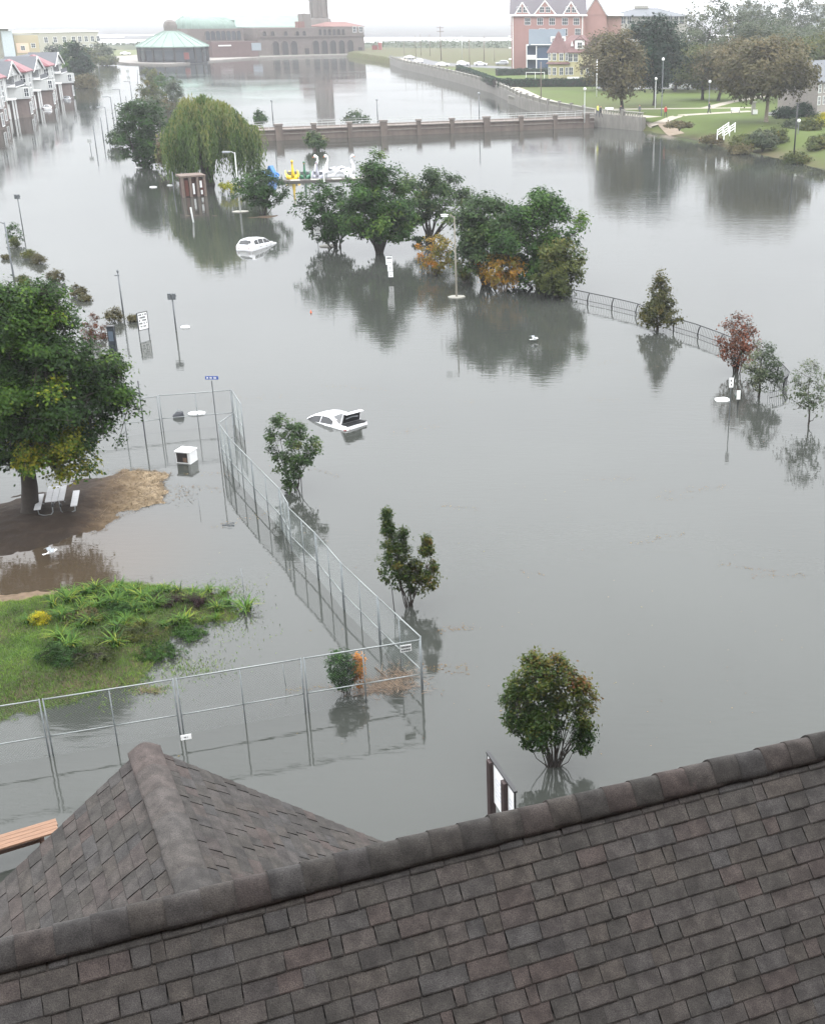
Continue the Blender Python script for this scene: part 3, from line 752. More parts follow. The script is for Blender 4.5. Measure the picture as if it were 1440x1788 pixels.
tree_px('vase_tree', 'round-topped young tree of many stems turning red beside the sign board', 'tree', (965, 1338), (876, 1042, 1148, 1314), 'round',
        lobes_px=[(876, 930, 1185, 1272, 60), (900, 968, 1147, 1240, 70), (945, 1005, 1155, 1250, 60), (990, 1042, 1192, 1290, 60), (902, 965, 1235, 1300, 50), (1002, 1041, 1268, 1312, 22), (935, 1000, 1225, 1300, 34)], per=44, leaf=0.098, spread=0.11, trunk_r=0.04, stems=9, limbs=34, lmat=L_AUT, bark=M_BARK_DARK, seed=15, fork=0.5, rough_edge=0.3, up=0.1,
        tint_fn=lambda C, t, g: 0.12 + 0.42 * np.clip(t - 0.3, 0, 1) + 0.42 * np.clip(C[:, 0] * 0.5 + 0.1, 0, 1) * (t > 0.25))
tree_px('conical_tree', 'cone-shaped olive brown tree with bare twigs on top beside the curved railing', 'tree', (1147, 577), (1108, 1192, 478, 566), 'cone',
        nclump=150, per=34, leaf=0.17, spread=0.2, trunk_r=0.12, limbs=14, lmat=L_CONE, bark=M_BARK_DARK, seed=16, twigs=16, rough_edge=0.4)
tree_px('russet_tree', 'russet tree with bare twigs at the top near the end of the railing', 'tree', (1285, 650), (1250, 1326, 556, 640), 'round',
        nclump=110, per=26, leaf=0.15, spread=0.17, trunk_r=0.09, limbs=12, stems=3, fork=0.5, lmat=L_RED, bark=M_BARK_DARK, seed=17, twigs=22, up=0.1)
tree_px('small_tree', 'low grey green tree in front of the curved end of the railing', 'tree', (1322, 692), (1296, 1364, 598, 680), 'round',
        nclump=90, per=28, leaf=0.15, spread=0.18, trunk_r=0.08, limbs=10, lmat=L_GREY, bark=M_BARK_DARK, seed=18, fork=0.4,
        tint_fn=lambda C, t, g: np.where(C[:, 0] < 0, 0.55, 0.15) + 0.2 * g.random(len(t)))
tree_px('sparse_tree', 'thin sparse young tree at the right edge of the photo', 'tree', (1409, 742), (1370, 1452, 632, 722), 'round',
        nclump=110, per=13, leaf=0.13, spread=0.16, trunk_r=0.06, limbs=13, lmat=L_GREY, bark=M_BARK_DARK, seed=19, fork=1.2, rough_edge=0.5,
        tint_fn=lambda C, t, g: 0.25 + 0.5 * g.random(len(t)))

# the clump on the flooded spit
sp = 'trees on the flooded spit'
tree_px('tree', 'broad dark green tree at the right end of the flooded spit', 'tree', (938, 500), (858, 1026, 338, 508), 'egg',
        nclump=430, per=56, leaf=0.25, spread=0.36, lumps=64, lump_r=0.95, trunk_r=0.18, stems=3, limbs=20, lmat=L_DARK, bark=M_BARK_DARK, seed=21, group=sp, rough_edge=0.42, up=0.2)
tree_px('tree', 'spreading green tree behind the street lamp on the flooded spit', 'tree', (850, 496), (788, 908, 344, 492), 'egg',
        nclump=300, per=54, leaf=0.25, spread=0.36, lumps=46, lump_r=0.95, trunk_r=0.16, stems=2, limbs=16, lmat=L_MID, bark=M_BARK_DARK, seed=22, group=sp, rough_edge=0.42, up=0.2,
        tint_fn=lambda C, t, g: 0.12 + 0.35 * g.random(len(t)) + 0.15 * t)
tree_px('tree', 'brownish bushy tree at the very tip of the spit beside the railing', 'tree', (972, 518), (930, 1020, 420, 514), 'round',
        nclump=120, per=50, leaf=0.22, spread=0.28, trunk_r=0.1, stems=4, limbs=12, lmat=L_OLIVE, bark=M_BARK_DARK, seed=23, group=sp, fork=0.3,
        tint_fn=lambda C, t, g: 0.25 + 0.6 * t * g.random(len(t)))
tree_px('shrub', 'orange leaved shrub with pale bare stems under the broad green tree', 'shrub', (878, 508), (832, 920, 440, 498), 'flat',
        nclump=80, per=34, leaf=0.2, spread=0.22, trunk_r=0.09, stems=8, limbs=14, lmat=L_ORANGE, bark=M_BARK_PALE, seed=24, group=sp, fork=0.5)
tree_px('shrub', 'yellow orange shrub left of the street lamp pole on the spit', 'shrub', (758, 480), (730, 796, 412, 474), 'round',
        nclump=70, per=32, leaf=0.2, spread=0.22, trunk_r=0.07, stems=3, limbs=9, lmat=L_ORANGE, bark=M_BARK, seed=25, group=sp, fork=0.5,
        tint_fn=lambda C, t, g: 0.1 + 0.8 * (C[:, 0] < 0.2) * g.random(len(t)))
tree_px('shrub', 'olive green shrub just right of the street lamp pole on the spit', 'shrub', (812, 494), (786, 846, 420, 490), 'round',
        nclump=60, per=34, leaf=0.2, spread=0.24, trunk_r=0.07, stems=3, limbs=8, lmat=L_OLIVE, bark=M_BARK, seed=26, group=sp, fork=0.3)
tree_px('tree', 'tall dark green tree in the middle of the flood above the white sign stack', 'tree', (663, 442), (588, 728, 278, 424), 'dome',
        nclump=430, per=56, leaf=0.26, spread=0.36, lumps=64, lump_r=0.955, trunk_r=0.17, stems=3, limbs=20, lmat=L_DARK, bark=M_BARK_DARK, seed=27, group=sp, fork=1.6, rough_edge=0.4, up=0.25)
tree_px('tree', 'low dark tree behind the lamp and the small white sign', 'tree', (590, 432), (524, 620, 318, 418), 'round',
        nclump=130, per=52, leaf=0.26, spread=0.35, trunk_r=0.12, stems=3, limbs=12, lmat=L_DARK, bark=M_BARK_DARK, seed=28, group=sp, fork=0.8,
        tint_fn=lambda C, t, g: 0.1 + 0.3 * g.random(len(t)))
tree_px('tree', 'round paler green tree right of the tall dark green tree', 'tree', (750, 422), (694, 810, 299, 406), 'round',
        nclump=280, per=46, leaf=0.24, spread=0.32, lumps=46, lump_r=0.85, trunk_r=0.15, stems=2, limbs=16, lmat=L_MID, bark=M_BARK_DARK, seed=29, group=sp, fork=1.2, rough_edge=0.42, up=0.2)
for i, (b, bx, lab) in enumerate([((697, 412), (682, 706, 404, 413), 'dark tuft of drowned brush under the tall dark tree'),
                                  ((728, 424), (718, 742, 414, 426), 'dark twiggy drowned bush beside the round pale tree')]):
    tree_px('bush', lab, 'bush', b, bx, 'round', nclump=18, per=24, leaf=0.2, spread=0.14, trunk_r=0.03, stems=3, limbs=4, lmat=L_DARK, bark=M_BARK_DARK, seed=40 + i, fork=0.1)

# the island with the willow
def make_willow(base, box, seed):
    g = np.random.default_rng(seed); b = at(*base); x0, x1, yt, yb = box
    H = height_at(b, yt); xm, _, zc = proj((b.x, b.y, H * 0.55)); s = FPX / zc; rx = (x1 - x0) / 2 / s; ox = ((x0 + x1) / 2 - xm) / s
    root = thing('willow', 'big weeping willow with hanging olive green strands on the flooded island', 'willow tree', b)
    TV, TF = [], []; o = 0
    tops = []
    for k in range(26):
        a = g.uniform(0, 6.28); r = rx * g.random() ** 0.5 * 0.85; z = H * (0.98 - 0.32 * (r / rx) ** 2 + g.uniform(-0.06, 0.02))
        tops.append((ox + r * math.cos(a), r * math.sin(a) * 0.85, z)); t = np.array(tops[-1]); s_ = np.linspace(0, 1, 8)[:, None]
        c = np.array([t[0] * 0.35, t[1] * 0.35, H * 0.75]); p0 = np.array([g.normal(0, 0.3), g.normal(0, 0.3), -0.6])
        pts = (1 - s_) ** 2 * p0 + 2 * s_ * (1 - s_) * c + s_ * s_ * t; v, f = tube_np(pts, 0.3 * (1 - 0.9 * s_[:, 0]), 6); TV.append(v); TF.append(f + o); o += len(v)
    np_obj('trunk', np.concatenate(TV), np.concatenate(TF), M_BARK_DARK, root, smooth=True)
    NB, PER = 120, 17; NS = NB * PER; ab = g.uniform(0, 6.28, NB); qb = g.random(NB) ** 0.5; bt = g.uniform(-0.3, 0.34, NB); bl = g.uniform(0.6, 1.25, NB); bh = g.normal(0, 0.035, NB)
    own = np.repeat(np.arange(NB), PER); lobb = 1 + 0.12 * np.sin(3 * ab + 1) + 0.1 * np.sin(7 * ab)
    xb, yb_ = ox + rx * qb * lobb * np.cos(ab), rx * qb * lobb * np.sin(ab) * 0.85
    x = xb[own] + g.normal(0, 0.42, NS); y = yb_[own] + g.normal(0, 0.42, NS); a = ab[own]; q = np.clip(np.hypot(x - ox, y / 0.85) / rx, 0, 1.1)
    cl = bt[own] + g.normal(0, 0.05, NS)
    zt = H * (1.0 - 0.32 * np.clip(q, 0, 1) ** 3 + bh[own] + g.normal(0, 0.014, NS)); ln = H * (0.3 + 0.38 * g.random(NS)) * bl[own] * (0.6 + 0.55 * q)
    zl = np.maximum(zt - ln, 0.25 + 1.5 * g.random(NS) * (0.4 + np.abs(cl)))
    m = 22; u = (np.arange(m) + 0.5) / m
    z = zt[:, None] + (zl - zt)[:, None] * u[None]; bul = 0.5 * np.sin(np.pi * np.clip(u * 1.1, 0, 1))[None] * 0.7
    X = x[:, None] + np.cos(a)[:, None] * bul + g.normal(0, 0.1, (NS, m)); Y = y[:, None] + np.sin(a)[:, None] * bul + g.normal(0, 0.1, (NS, m))
    P = np.stack([X, Y, z + g.normal(0, 0.08, (NS, m))], -1).reshape(-1, 3); N = len(P)
    ht = g.uniform(0, 6.28, N); side = np.stack([np.cos(ht), np.sin(ht), np.zeros(N)], 1); L = g.uniform(0.3, 0.62, N)[:, None]
    dn = np.stack([g.normal(0, 0.22, N), g.normal(0, 0.22, N), -np.ones(N)], 1)
    V = np.stack([P - dn * L * 0.5, P + side * 0.075, P + dn * L * 0.5, P - side * 0.075], 1).reshape(-1, 3)
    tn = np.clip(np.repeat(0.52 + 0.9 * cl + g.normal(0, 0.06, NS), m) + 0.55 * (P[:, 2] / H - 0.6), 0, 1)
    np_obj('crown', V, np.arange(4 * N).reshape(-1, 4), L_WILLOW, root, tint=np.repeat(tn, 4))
make_willow((362, 322), (290, 436, 179, 318), 31)
isl = 'trees and shrubs on the flooded island'
tree_px('tree', 'dark green dense tree directly left of the willow', 'tree', (248, 292), (203, 292, 176, 288), 'round',
        nclump=190, per=52, leaf=0.36, spread=0.5, trunk_r=0.2, stems=2, limbs=12, lmat=L_DARK, bark=M_BARK_DARK, seed=32, group=isl, fork=0.5,
        tint_fn=lambda C, t, g: 0.06 + 0.3 * g.random(len(t)), lobes=None)
tree_px('shrub', 'bright green low shrub at the left foot of the dark tree by the willow', 'shrub', (205, 256), (186, 226, 230, 255), 'round',
        nclump=40, per=40, leaf=0.3, spread=0.35, trunk_r=0.06, stems=3, limbs=5, lmat=L_MID, seed=33, group=isl, fork=0.1)
tree_px('shrub', 'dark rounded shrub between the willow and the pedal boats', 'shrub', (462, 374), (412, 500, 298, 360), 'round',
        nclump=120, per=48, leaf=0.25, spread=0.3, trunk_r=0.1, stems=4, limbs=12, lmat=L_DARK, bark=M_BARK_DARK, seed=34, group=isl, fork=0.3,
        tint_fn=lambda C, t, g: np.where(C[:, 0] < -0.6, 0.5, 0.05) * 0.5 + 0.25 * g.random(len(t)))
tree_px('bush', 'dull brown bush at the right foot of the dark tree by the willow', 'bush', (292, 300), (272, 312, 246, 296), 'round',
        nclump=40, per=44, leaf=0.3, spread=0.35, trunk_r=0.06, stems=3, limbs=5, lmat=L_BROWN, seed=35, group=isl, fork=0.1)
tree_px('bush', 'yellow green bush under the right side of the willow', 'bush', (402, 340), (384, 420, 318, 342), 'round',
        nclump=26, per=34, leaf=0.22, spread=0.22, trunk_r=0.04, stems=3, limbs=4, lmat=L_YEL, seed=36, group=isl, fork=0.1, tint_fn=lambda C, t, g: 0.1 + 0.3 * g.random(len(t)))
far_isl = [((262, 215), (238, 292, 168, 214), L_GREY, 'grey green tree up the flooded path behind the dark tree'),
           ((270, 188), (240, 284, 142, 186), L_OLIVE, 'olive tree farther up the flooded path by the last street lamp'),
           ((285, 168), (266, 306, 128, 166), L_DARK, 'small dark green tree near the far end of the flooded path'),
           ((305, 176), (290, 322, 138, 175), L_GREY, 'thin twiggy shrub in the water right of the far path trees'),
           ((262, 150), (246, 282, 118, 149), L_OLIVE, 'wispy olive shrub at the far end of the flooded path'),
           ((284, 196), (268, 304, 176, 195), L_BROWN, 'low brown shrub in the water behind the willow'),
           ((268, 236), (246, 300, 196, 234), L_GREY, 'leafy bush squeezed between the dark tree and the willow top')]
for i, (b, bx, lm, lab) in enumerate(far_isl):
    tree_px('shrub', lab, 'shrub', b, bx, 'round', nclump=60, per=30, leaf=0.42, spread=0.45, trunk_r=0.1, stems=3, limbs=7, lmat=lm, bark=M_BARK_DARK, seed=50 + i, group=isl, fork=0.3)
for i, (b, bx, lm, lab) in enumerate([((453, 222), (441, 466, 198, 218), L_DARK, 'small dark bush in the water behind the left end of the bridge'),
                                      ((620, 218), (598, 646, 197, 218), L_MID, 'spreading green bush in the lake just behind the bridge'),
                                      ((549, 262), (531, 570, 232, 260), L_MID, 'leafy bush hanging against the front of the bridge wall')]):
    tree_px('bush', lab, 'bush', b, bx, 'dome', nclump=40, per=36, leaf=0.4, spread=0.32, trunk_r=0.06, stems=4, limbs=6, lmat=lm, bark=M_BARK_DARK, seed=60 + i, fork=0.1, up=0.3)

# drowned planting on the left: islands of low shrubs
low = [((28, 428), (8, 46, 388, 426), L_DARK, 'dark green shrub at the foot of the leaning twin lamp on the left', 0.2),
       ((28, 432), (18, 36, 412, 431), L_OLIVE, 'olive tuft below the dark shrub at the left lamp', 0.3),
       ((52, 452), (40, 62, 436, 456), L_OLIVE, 'rounded yellow brown clump beside a darker clump, left water', 0.4),
       ((66, 460), (50, 82, 444, 463), L_BROWN, 'flat dark brown clump touching the yellow brown one', 0.1),
       ((97, 493), (82, 111, 470, 494), L_BROWN, 'round ragged drowned shrub, second island down from the left lamp', 0.1),
       ((137, 517), (121, 153, 498, 518), L_BROWN, 'flat drowned shrub nearest the sign, third island in the row', 0.15),
       ((148, 525), (141, 157, 518, 526), L_BROWN, 'tiny dark tuft just below the third drowned shrub', 0.1),
       ((40, 495), (26, 54, 482, 496), L_OLIVE, 'low olive clump peeping over the large tree', 0.3),
       ((12, 452), (6, 19, 447, 455), L_BROWN, 'tiny drowned tuft left of the arm lamp pole', 0.1),
       ((172, 592), (140, 196, 548, 594), L_RED, 'wide reddish brown hedge bush right of the large tree', 0.15),
       ((205, 562), (182, 216, 537, 562), L_BROWN, 'brown bush behind the sign pole, right of the hedge bush', 0.2),
       ((232, 561), (224, 240, 553, 562), L_BROWN, 'small brown tuft touching the left post of the parking sign', 0.2)]
for i, (b, bx, lm, lab, tn) in enumerate(low):
    tree_px('bush', lab, 'bush', b, bx, 'dome', nclump=46, per=40, leaf=0.11, spread=0.13, trunk_r=0.03, stems=4, limbs=5, lmat=lm, bark=M_BARK_DARK, seed=70 + i,
            group='drowned shrubs on the left', fork=0.05, tint_fn=lambda C, t, g, tn=tn: tn + 0.3 * g.random(len(t)))
fence_bush = tree_px('bush', 'dark green clipped bush standing in the water behind the front fence', 'bush', (604, 1210), (573, 622, 1134, 1200), 'round',
        nclump=110, per=34, leaf=0.07, spread=0.09, trunk_r=0.03, stems=5, limbs=8, lmat=L_DARK, bark=M_BARK_DARK, seed=85, fork=0.1, tint_fn=lambda C, t, g: 0.1 + 0.3 * g.random(len(t)))
tree_px('bush', 'orange leaved bush leaning on the dark green bush behind the front fence', 'bush', (627, 1206), (611, 638, 1140, 1198), 'round',
        nclump=46, per=30, leaf=0.07, spread=0.07, trunk_r=0.02, stems=4, limbs=6, lmat=leaf_mat('leaf_bright_orange', ['#8a6a2a', '#b8762a', '#cf8a3a', '#d89a52']), bark=M_BARK, seed=86, fork=0.1)

# ------------------------------------------------------------------ the mud mound and the planted bank on the left
mound_poly = [at(*p) for p in ((-220, 900), (-60, 884), (0, 872), (60, 858), (130, 835), (190, 822), (235, 814), (285, 818), (305, 832), (310, 853), (288, 880), (240, 892), (195, 927), (120, 950), (60, 966), (0, 980), (-220, 1010))]
mound_poly = [(p.x, p.y) for p in mound_poly]
def mound_z(X, Y, d):
    dn = d + (fbm(X, Y, 0.9) - 0.5) * 1.5 + (fbm(X, Y, 3.0) - 0.5) * 0.5
    return np.clip(-0.06 + dn * 0.16, -0.5, 0.34) + (fbm(X, Y, 1.6) - 0.45) * 0.09 + (fbm(X, Y, 6.0) - 0.45) * 0.05 + (0.5 - np.abs(fbm(X * 0.5, Y * 1.6, 1.8) - 0.5) * 5).clip(0, 1) * 0.10 * np.clip(d, 0, 1)
straw_c = at(250, 850)
def mound_tint(X, Y, d):
    far = np.clip(((X - straw_c.x) + 0.2 * (Y - straw_c.y) + 2.6) / 2.8, 0, 1)
    return np.clip(0.02 + 0.95 * far + 0.45 * (fbm(X, Y, 1.2) - 0.5), 0, 1)
M_MUD = ground_mat('mud_mound', ['#241c15', '#352a20', '#4f4131', '#6e5e49', '#877760'], scale=3.0, bump=0.9)
structure(terrain('mud_mound', mound_poly, 0.14, mound_z, M_MUD, 1.4, mound_tint))
bank_px = ((-240, 1052), (-60, 1040), (0, 1034), (70, 1027), (130, 1022), (200, 1017), (280, 1018), (340, 1022), (395, 1038), (430, 1058), (424, 1080), (372, 1094), (330, 1112), (300, 1138), (285, 1160), (250, 1192), (190, 1214), (110, 1236), (40, 1250), (-20, 1262), (-240, 1310))
bank2 = [(at(*p).x, at(*p).y) for p in bank_px]
def bed_z(X, Y, d):
    dn = d + (fbm(X, Y, 1.1) - 0.5) * 1.3 + (fbm(X, Y, 3.5) - 0.5) * 0.5
    return np.clip(-0.05 + dn * 0.2, -0.5, 0.32) + (fbm(X, Y, 2.2) - 0.45) * 0.06
path_y = at(0, 1045).y
def bed_tint(X, Y, d):
    edge = signed_dist(X, Y, [(at(*p).x, at(*p).y) for p in ((-240, 1082), (0, 1060), (70, 1046), (140, 1026), (190, 1019), (190, 1010), (-240, 1025))])
    return np.where(edge > -0.15, 0.02 + 0.2 * fbm(X, Y, 5.0), np.clip(0.62 + 0.8 * (fbm(X, Y, 0.8) - 0.5), 0.35, 1))
M_BED2 = ground_mat('planted_bank', ['#6d5c4c', '#4d4133', '#333320', '#33441c', '#43602a'], scale=2.5, bump=0.8)
structure(terrain('grass_bank', bank2, 0.12, bed_z, M_BED2, 1.2, bed_tint))

def scatter(poly, n, dmin, zf, seed, cond=None):
    g = np.random.default_rng(seed); P = np.asarray(poly); lo, hi = P.min(0), P.max(0)
    X = g.uniform(lo[0], hi[0], n); Y = g.uniform(lo[1], hi[1], n); d = signed_dist(X, Y, poly); k = d > dmin
    X, Y, d = X[k], Y[k], d[k]; Z = zf(X, Y, d); k = Z > -0.03
    if cond is not None: k &= cond(X, Y, d)
    return X[k], Y[k], Z[k]
def blades(name, X, Y, Z, h, w, m, seed, lean=0.5, tint=None):
    g = np.random.default_rng(seed); n = len(X); a = g.uniform(0, 6.28, n); L = h * g.uniform(0.5, 1.3, n); le = g.normal(0, lean, (n, 2)) * L[:, None]
    B = np.stack([X, Y, Z - 0.01], 1); s = np.stack([np.cos(a), np.sin(a), np.zeros(n)], 1) * (w * g.uniform(0.6, 1.3, n))[:, None]
    T = B + np.concatenate([le, L[:, None]], 1); M_ = B + np.concatenate([le * 0.35, (L * 0.6)[:, None]], 1)
    V = np.stack([B - s, B + s, M_ + s * 0.7, M_ - s * 0.7, T], 1).reshape(-1, 3); i = np.arange(n)[:, None] * 5
    F = np.concatenate([i + np.array([[0, 1, 2]]), i + np.array([[0, 2, 3]]), i + np.array([[3, 2, 4]])])
    t = (tint if tint is not None else np.clip(g.normal(0.45, 0.2, n), 0, 1))
    return stuff(np_obj(name, V, F, m, tint=np.repeat(t, 5)))
L_GRASS = leaf_mat('grass_blades', ['#26391a', '#5a7a30', '#75943e', '#8fa04c', '#a5975a'])
X, Y, Z = scatter(bank2, 110000, -0.25, bed_z, 3, lambda X, Y, d: bed_tint(X, Y, d) > 0.3)
blades('grass', X, Y, Z, 0.10, 0.008, L_GRASS, 4, 0.6, np.clip(0.15 + 0.9 * (fbm(X, Y, 0.9) - 0.25) + RNG.normal(0, 0.12, len(X)), 0, 1))
M_STRAW = leaf_mat('straw', ['#4a3d30', '#66563f', '#83725a', '#9a8a70'], 0.1)
X, Y, Z = scatter(mound_poly, 42000, -0.5, mound_z, 5, lambda X, Y, d: mound_tint(X, Y, d) + RNG.uniform(-0.35, 0.2, X.shape) > 0.5)
blades('straw_litter', X, Y, Z + 0.015, 0.05, 0.012, M_STRAW, 6, 3.2, np.clip(0.2 + 0.9 * (fbm(X, Y, 2.0) - 0.2), 0, 1))
# weed and straw floating out from both banks
fx, fy = [], []
for (px, py, sx, sy, n) in ((300, 1165, 60, 20, 500), (330, 1168, 30, 10, 500), (395, 1110, 40, 25, 160), (260, 1205, 26, 6, 420), (420, 1040, 26, 14, 260), (385, 1030, 30, 10, 300), (150, 1222, 70, 12, 420), (330, 1090, 50, 20, 420), (395, 1075, 30, 14, 420)):
    for k in range(n):
        p = at(px + RNG.normal(0, sx), py + RNG.normal(0, sy)); fx.append(p.x); fy.append(p.y)
blades('floating_weed', np.array(fx), np.array(fy), np.zeros(len(fx)) + 0.005, 0.07, 0.010, L_GRASS, 8, 0.9)
fx, fy = [], []
for (px, py, sx, sy, n) in ((318, 865, 12, 9, 90), (335, 855, 16, 5, 40), (258, 1206, 14, 3, 200)):
    for k in range(n):
        p = at(px + RNG.normal(0, sx), py + RNG.normal(0, sy)); fx.append(p.x); fy.append(p.y)
blades('floating_straw', np.array(fx), np.array(fy), np.zeros(len(fx)) + 0.005, 0.05, 0.013, M_STRAW, 9, 3.0)

def on_bed(px, py):
    p = at(px, py, 0.1); z = float(bed_z(np.array([[p.x]]), np.array([[p.y]]), signed_dist(np.array([[p.x]]), np.array([[p.y]]), bank2))[0, 0])
    return Vector((p.x, p.y, max(z, 0.0)))
L_STRAP = leaf_mat('strap_leaf', ['#2f4a22', '#426629', '#5f8032', '#8f9838', '#a5944a'])
L_PURPLE = leaf_mat('leaf_purple', ['#231a1c', '#352528', '#46302f', '#4f3f33'])
def strap_geo(n, length, width, seed, droop=1.0, spread=0.5):
    g = np.random.default_rng(seed); V, F, T = [], [], []
    for i in range(n):
        a = g.uniform(0, 6.28); L = length * g.uniform(0.55, 1.2); s0 = g.uniform(0.05, spread); b = np.array([g.normal(0, 0.06), g.normal(0, 0.06), -0.02]); w = width * g.uniform(0.7, 1.3)
        dx = np.array([math.cos(a), math.sin(a), 0]); sd_ = np.array([-math.sin(a), math.cos(a), 0]); k0 = len(V); t_ = float(np.clip(g.normal(0.33, 0.24), 0, 1)); dr = droop * g.uniform(0.6, 1.3)
        for j, u in enumerate((0, 0.3, 0.6, 0.85, 1.0)):
            p = b + dx * L * (s0 * u + 0.55 * dr * u * u) + np.array([0, 0, L * (u - 0.5 * dr * u ** 2.4) * 0.95]); ww = w * (1 - 0.9 * u ** 2) * 0.5
            V += [p - sd_ * ww, p + sd_ * ww]; T += [t_, t_]
        F += [(k0 + 2 * j, k0 + 2 * j + 1, k0 + 2 * j + 3, k0 + 2 * j + 2) for j in range(4)]
    return V, F, T
STRAPS = []
for k in range(4):
    V, F, T = strap_geo(46, 0.62, 0.045, 200 + k, 1.0, 0.45)
    me_o = np_obj('strap_leaved_plant', V, F, L_STRAP, tint=T); STRAPS.append(me_o.data); bpy.data.objects.remove(me_o)
plant_px = [(52, 1098, 0.9, 'lone light green strap plant at the left edge of the planting, beside the yellow bush'), (96, 1070, 1.0, None), (120, 1062, 1.1, None), (128, 1050, 1.0, None), (150, 1046, 1.1, None), (168, 1038, 1.2, 'tall yellow tipped strap plant standing up at the top of the bed'),
            (190, 1044, 1.0, None), (206, 1034, 1.0, None), (225, 1050, 1.2, None), (238, 1040, 1.0, None), (250, 1058, 1.1, None), (205, 1066, 1.2, None), (178, 1072, 1.0, None), (312, 1036, 1.0, None), (336, 1040, 1.0, None), (290, 1034, 0.9, None),
            (112, 1092, 1.1, None), (140, 1084, 1.0, None), (108, 1128, 1.25, None), (126, 1144, 1.3, 'big yellow striped strap plant low in the bed above the dark bush'), (208, 1110, 1.2, 'upright golden strap plant in the middle of the bed'), (204, 1140, 1.3, 'bright yellow green strap plant near the bottom of the bed'), (322, 1088, 1.1, 'yellow green strap plant beside the open water in the bed'),
            (428, 1062, 1.45, 'big round strap plant standing alone in the water at the right tip of the bed'), (398, 1052, 0.9, None), (380, 1068, 0.9, None), (365, 1030, 0.8, None), (392, 1032, 0.7, None), (236, 1078, 1.1, None), (160, 1100, 1.0, None), (345, 1058, 0.9, None), (270, 1070, 1.1, None)]
for k in range(34):                                                  # more of the same filling the bed between them
    px, py = RNG.uniform(105, 385), RNG.uniform(1034, 1108)
    if py > 1120 - 0.13 * (px - 100) and px > 300: continue
    plant_px.append((px, py, RNG.uniform(.6, .95), None))
rows = {}
for i, (px, py, s, lab) in enumerate(plant_px):
    if not lab: rows.setdefault(min(int((py - 1030) / 14), 5), []).append((px, i))
row_name = ['along the top edge', 'just below the top edge', 'in the upper middle', 'in the middle', 'in the lower middle', 'toward the lower edge']
nth = ['leftmost', 'second from the left', 'third from the left', 'fourth from the left', 'fifth from the left', 'sixth from the left', 'seventh from the left', 'eighth from the left', 'ninth from the left', 'tenth from the left', 'eleventh from the left', 'twelfth from the left', 'thirteenth from the left', 'fourteenth from the left', 'fifteenth from the left', 'sixteenth from the left', 'seventeenth from the left']
strap_label = {}
for r_, its in rows.items():
    for k, (px, i) in enumerate(sorted(its)): strap_label[i] = f'green strap-leaved clump {row_name[r_]} of the planted bed, {nth[min(k, 16)]}'
for i, (px, py, s, lab) in enumerate(plant_px):
    o = bpy.data.objects.new('strap_leaved_plant', STRAPS[i % 4]); COL.objects.link(o); o.location = on_bed(px, py)
    o.rotation_euler = (0, 0, RNG.uniform(0, 6.28)); o.scale = (s, s, s * RNG.uniform(0.9, 1.15))
    tag(o, lab or strap_label[i], 'plant', 'strap-leaved plants in the planted bed')
def bed_bush(name, label, cat, px, py, w, h, lm, seed, leaf=0.05, n=60, per=44, tint=None, prof='dome', dep=0.8):
    b = on_bed(px, py); s = px_per_m(b); rx = w / 2 / s
    return make_tree(name, label, cat, b, prof, 0.03, h, rx, rx * dep, nclump=n, per=per, leaf=leaf, spread=0.07, trunk_r=0.02, stems=5, limbs=6, lmat=lm, bark=M_BARK_DARK, seed=seed, fork=0.05, fill=0.6,
                     tint_fn=tint or (lambda C, t, g: 0.15 + 0.45 * g.random(len(t))), group='bushes in the planted bed')
bed_bush('bush', 'round bright yellow bush on the lawn side of the bed', 'bush', 72, 1098, 36, 0.4, L_YEL, 90, tint=lambda C, t, g: 0.25 + 0.5 * g.random(len(t)))
bed_bush('bush', 'dark green bush at the bottom left of the bed', 'bush', 112, 1164, 92, 0.55, L_DARK, 91, n=110, tint=lambda C, t, g: 0.05 + 0.3 * g.random(len(t)))
bed_bush('bush', 'low dark green mat of leaves between the strap plants in the middle of the bed', 'bush', 168, 1160, 100, 0.35, L_OLIVE, 92, n=90, tint=lambda C, t, g: 0.05 + 0.3 * g.random(len(t)))
bed_bush('bush', 'olive brown spreading bush in the centre of the bed', 'bush', 232, 1118, 104, 0.35, L_OLIVE, 93, n=100)
bed_bush('bush', 'deep green creeping bush along the lower right edge of the bed', 'bush', 276, 1142, 96, 0.3, L_DARK, 94, n=90, tint=lambda C, t, g: 0.2 + 0.4 * g.random(len(t)))
bed_bush('bush', 'small glossy green bush on the right, standing at the water', 'bush', 332, 1104, 74, 0.35, L_DARK, 95, n=70, tint=lambda C, t, g: 0.25 + 0.4 * g.random(len(t)))
bed_bush('bush', 'brownish low bush under the tall strap plants at upper left', 'bush', 150, 1090, 80, 0.32, L_BROWN, 96, n=70)
bed_bush('bush', 'green bush between the top row of strap plants', 'bush', 210, 1078, 90, 0.36, L_DARK, 97, n=80, tint=lambda C, t, g: 0.2 + 0.4 * g.random(len(t)))
V, F, T = [], [], []
for k in range(26):
    v, f, t = strap_geo(40, 0.42, 0.014, 300 + k, 0.8, 0.4); o_ = len(V); dx, dy = RNG.uniform(-1.05, 1.05), RNG.uniform(-0.45, 0.45)
    V += [p + np.array([dx, dy, 0]) for p in v]; F += [tuple(i + o_ for i in q) for q in f]; T += t
o = np_obj('purple_grass', V, F, L_PURPLE, tint=T, loc=on_bed(312, 1062)); tag(o, 'dark purple ornamental grass spread along the top right of the bed', 'ornamental grass')

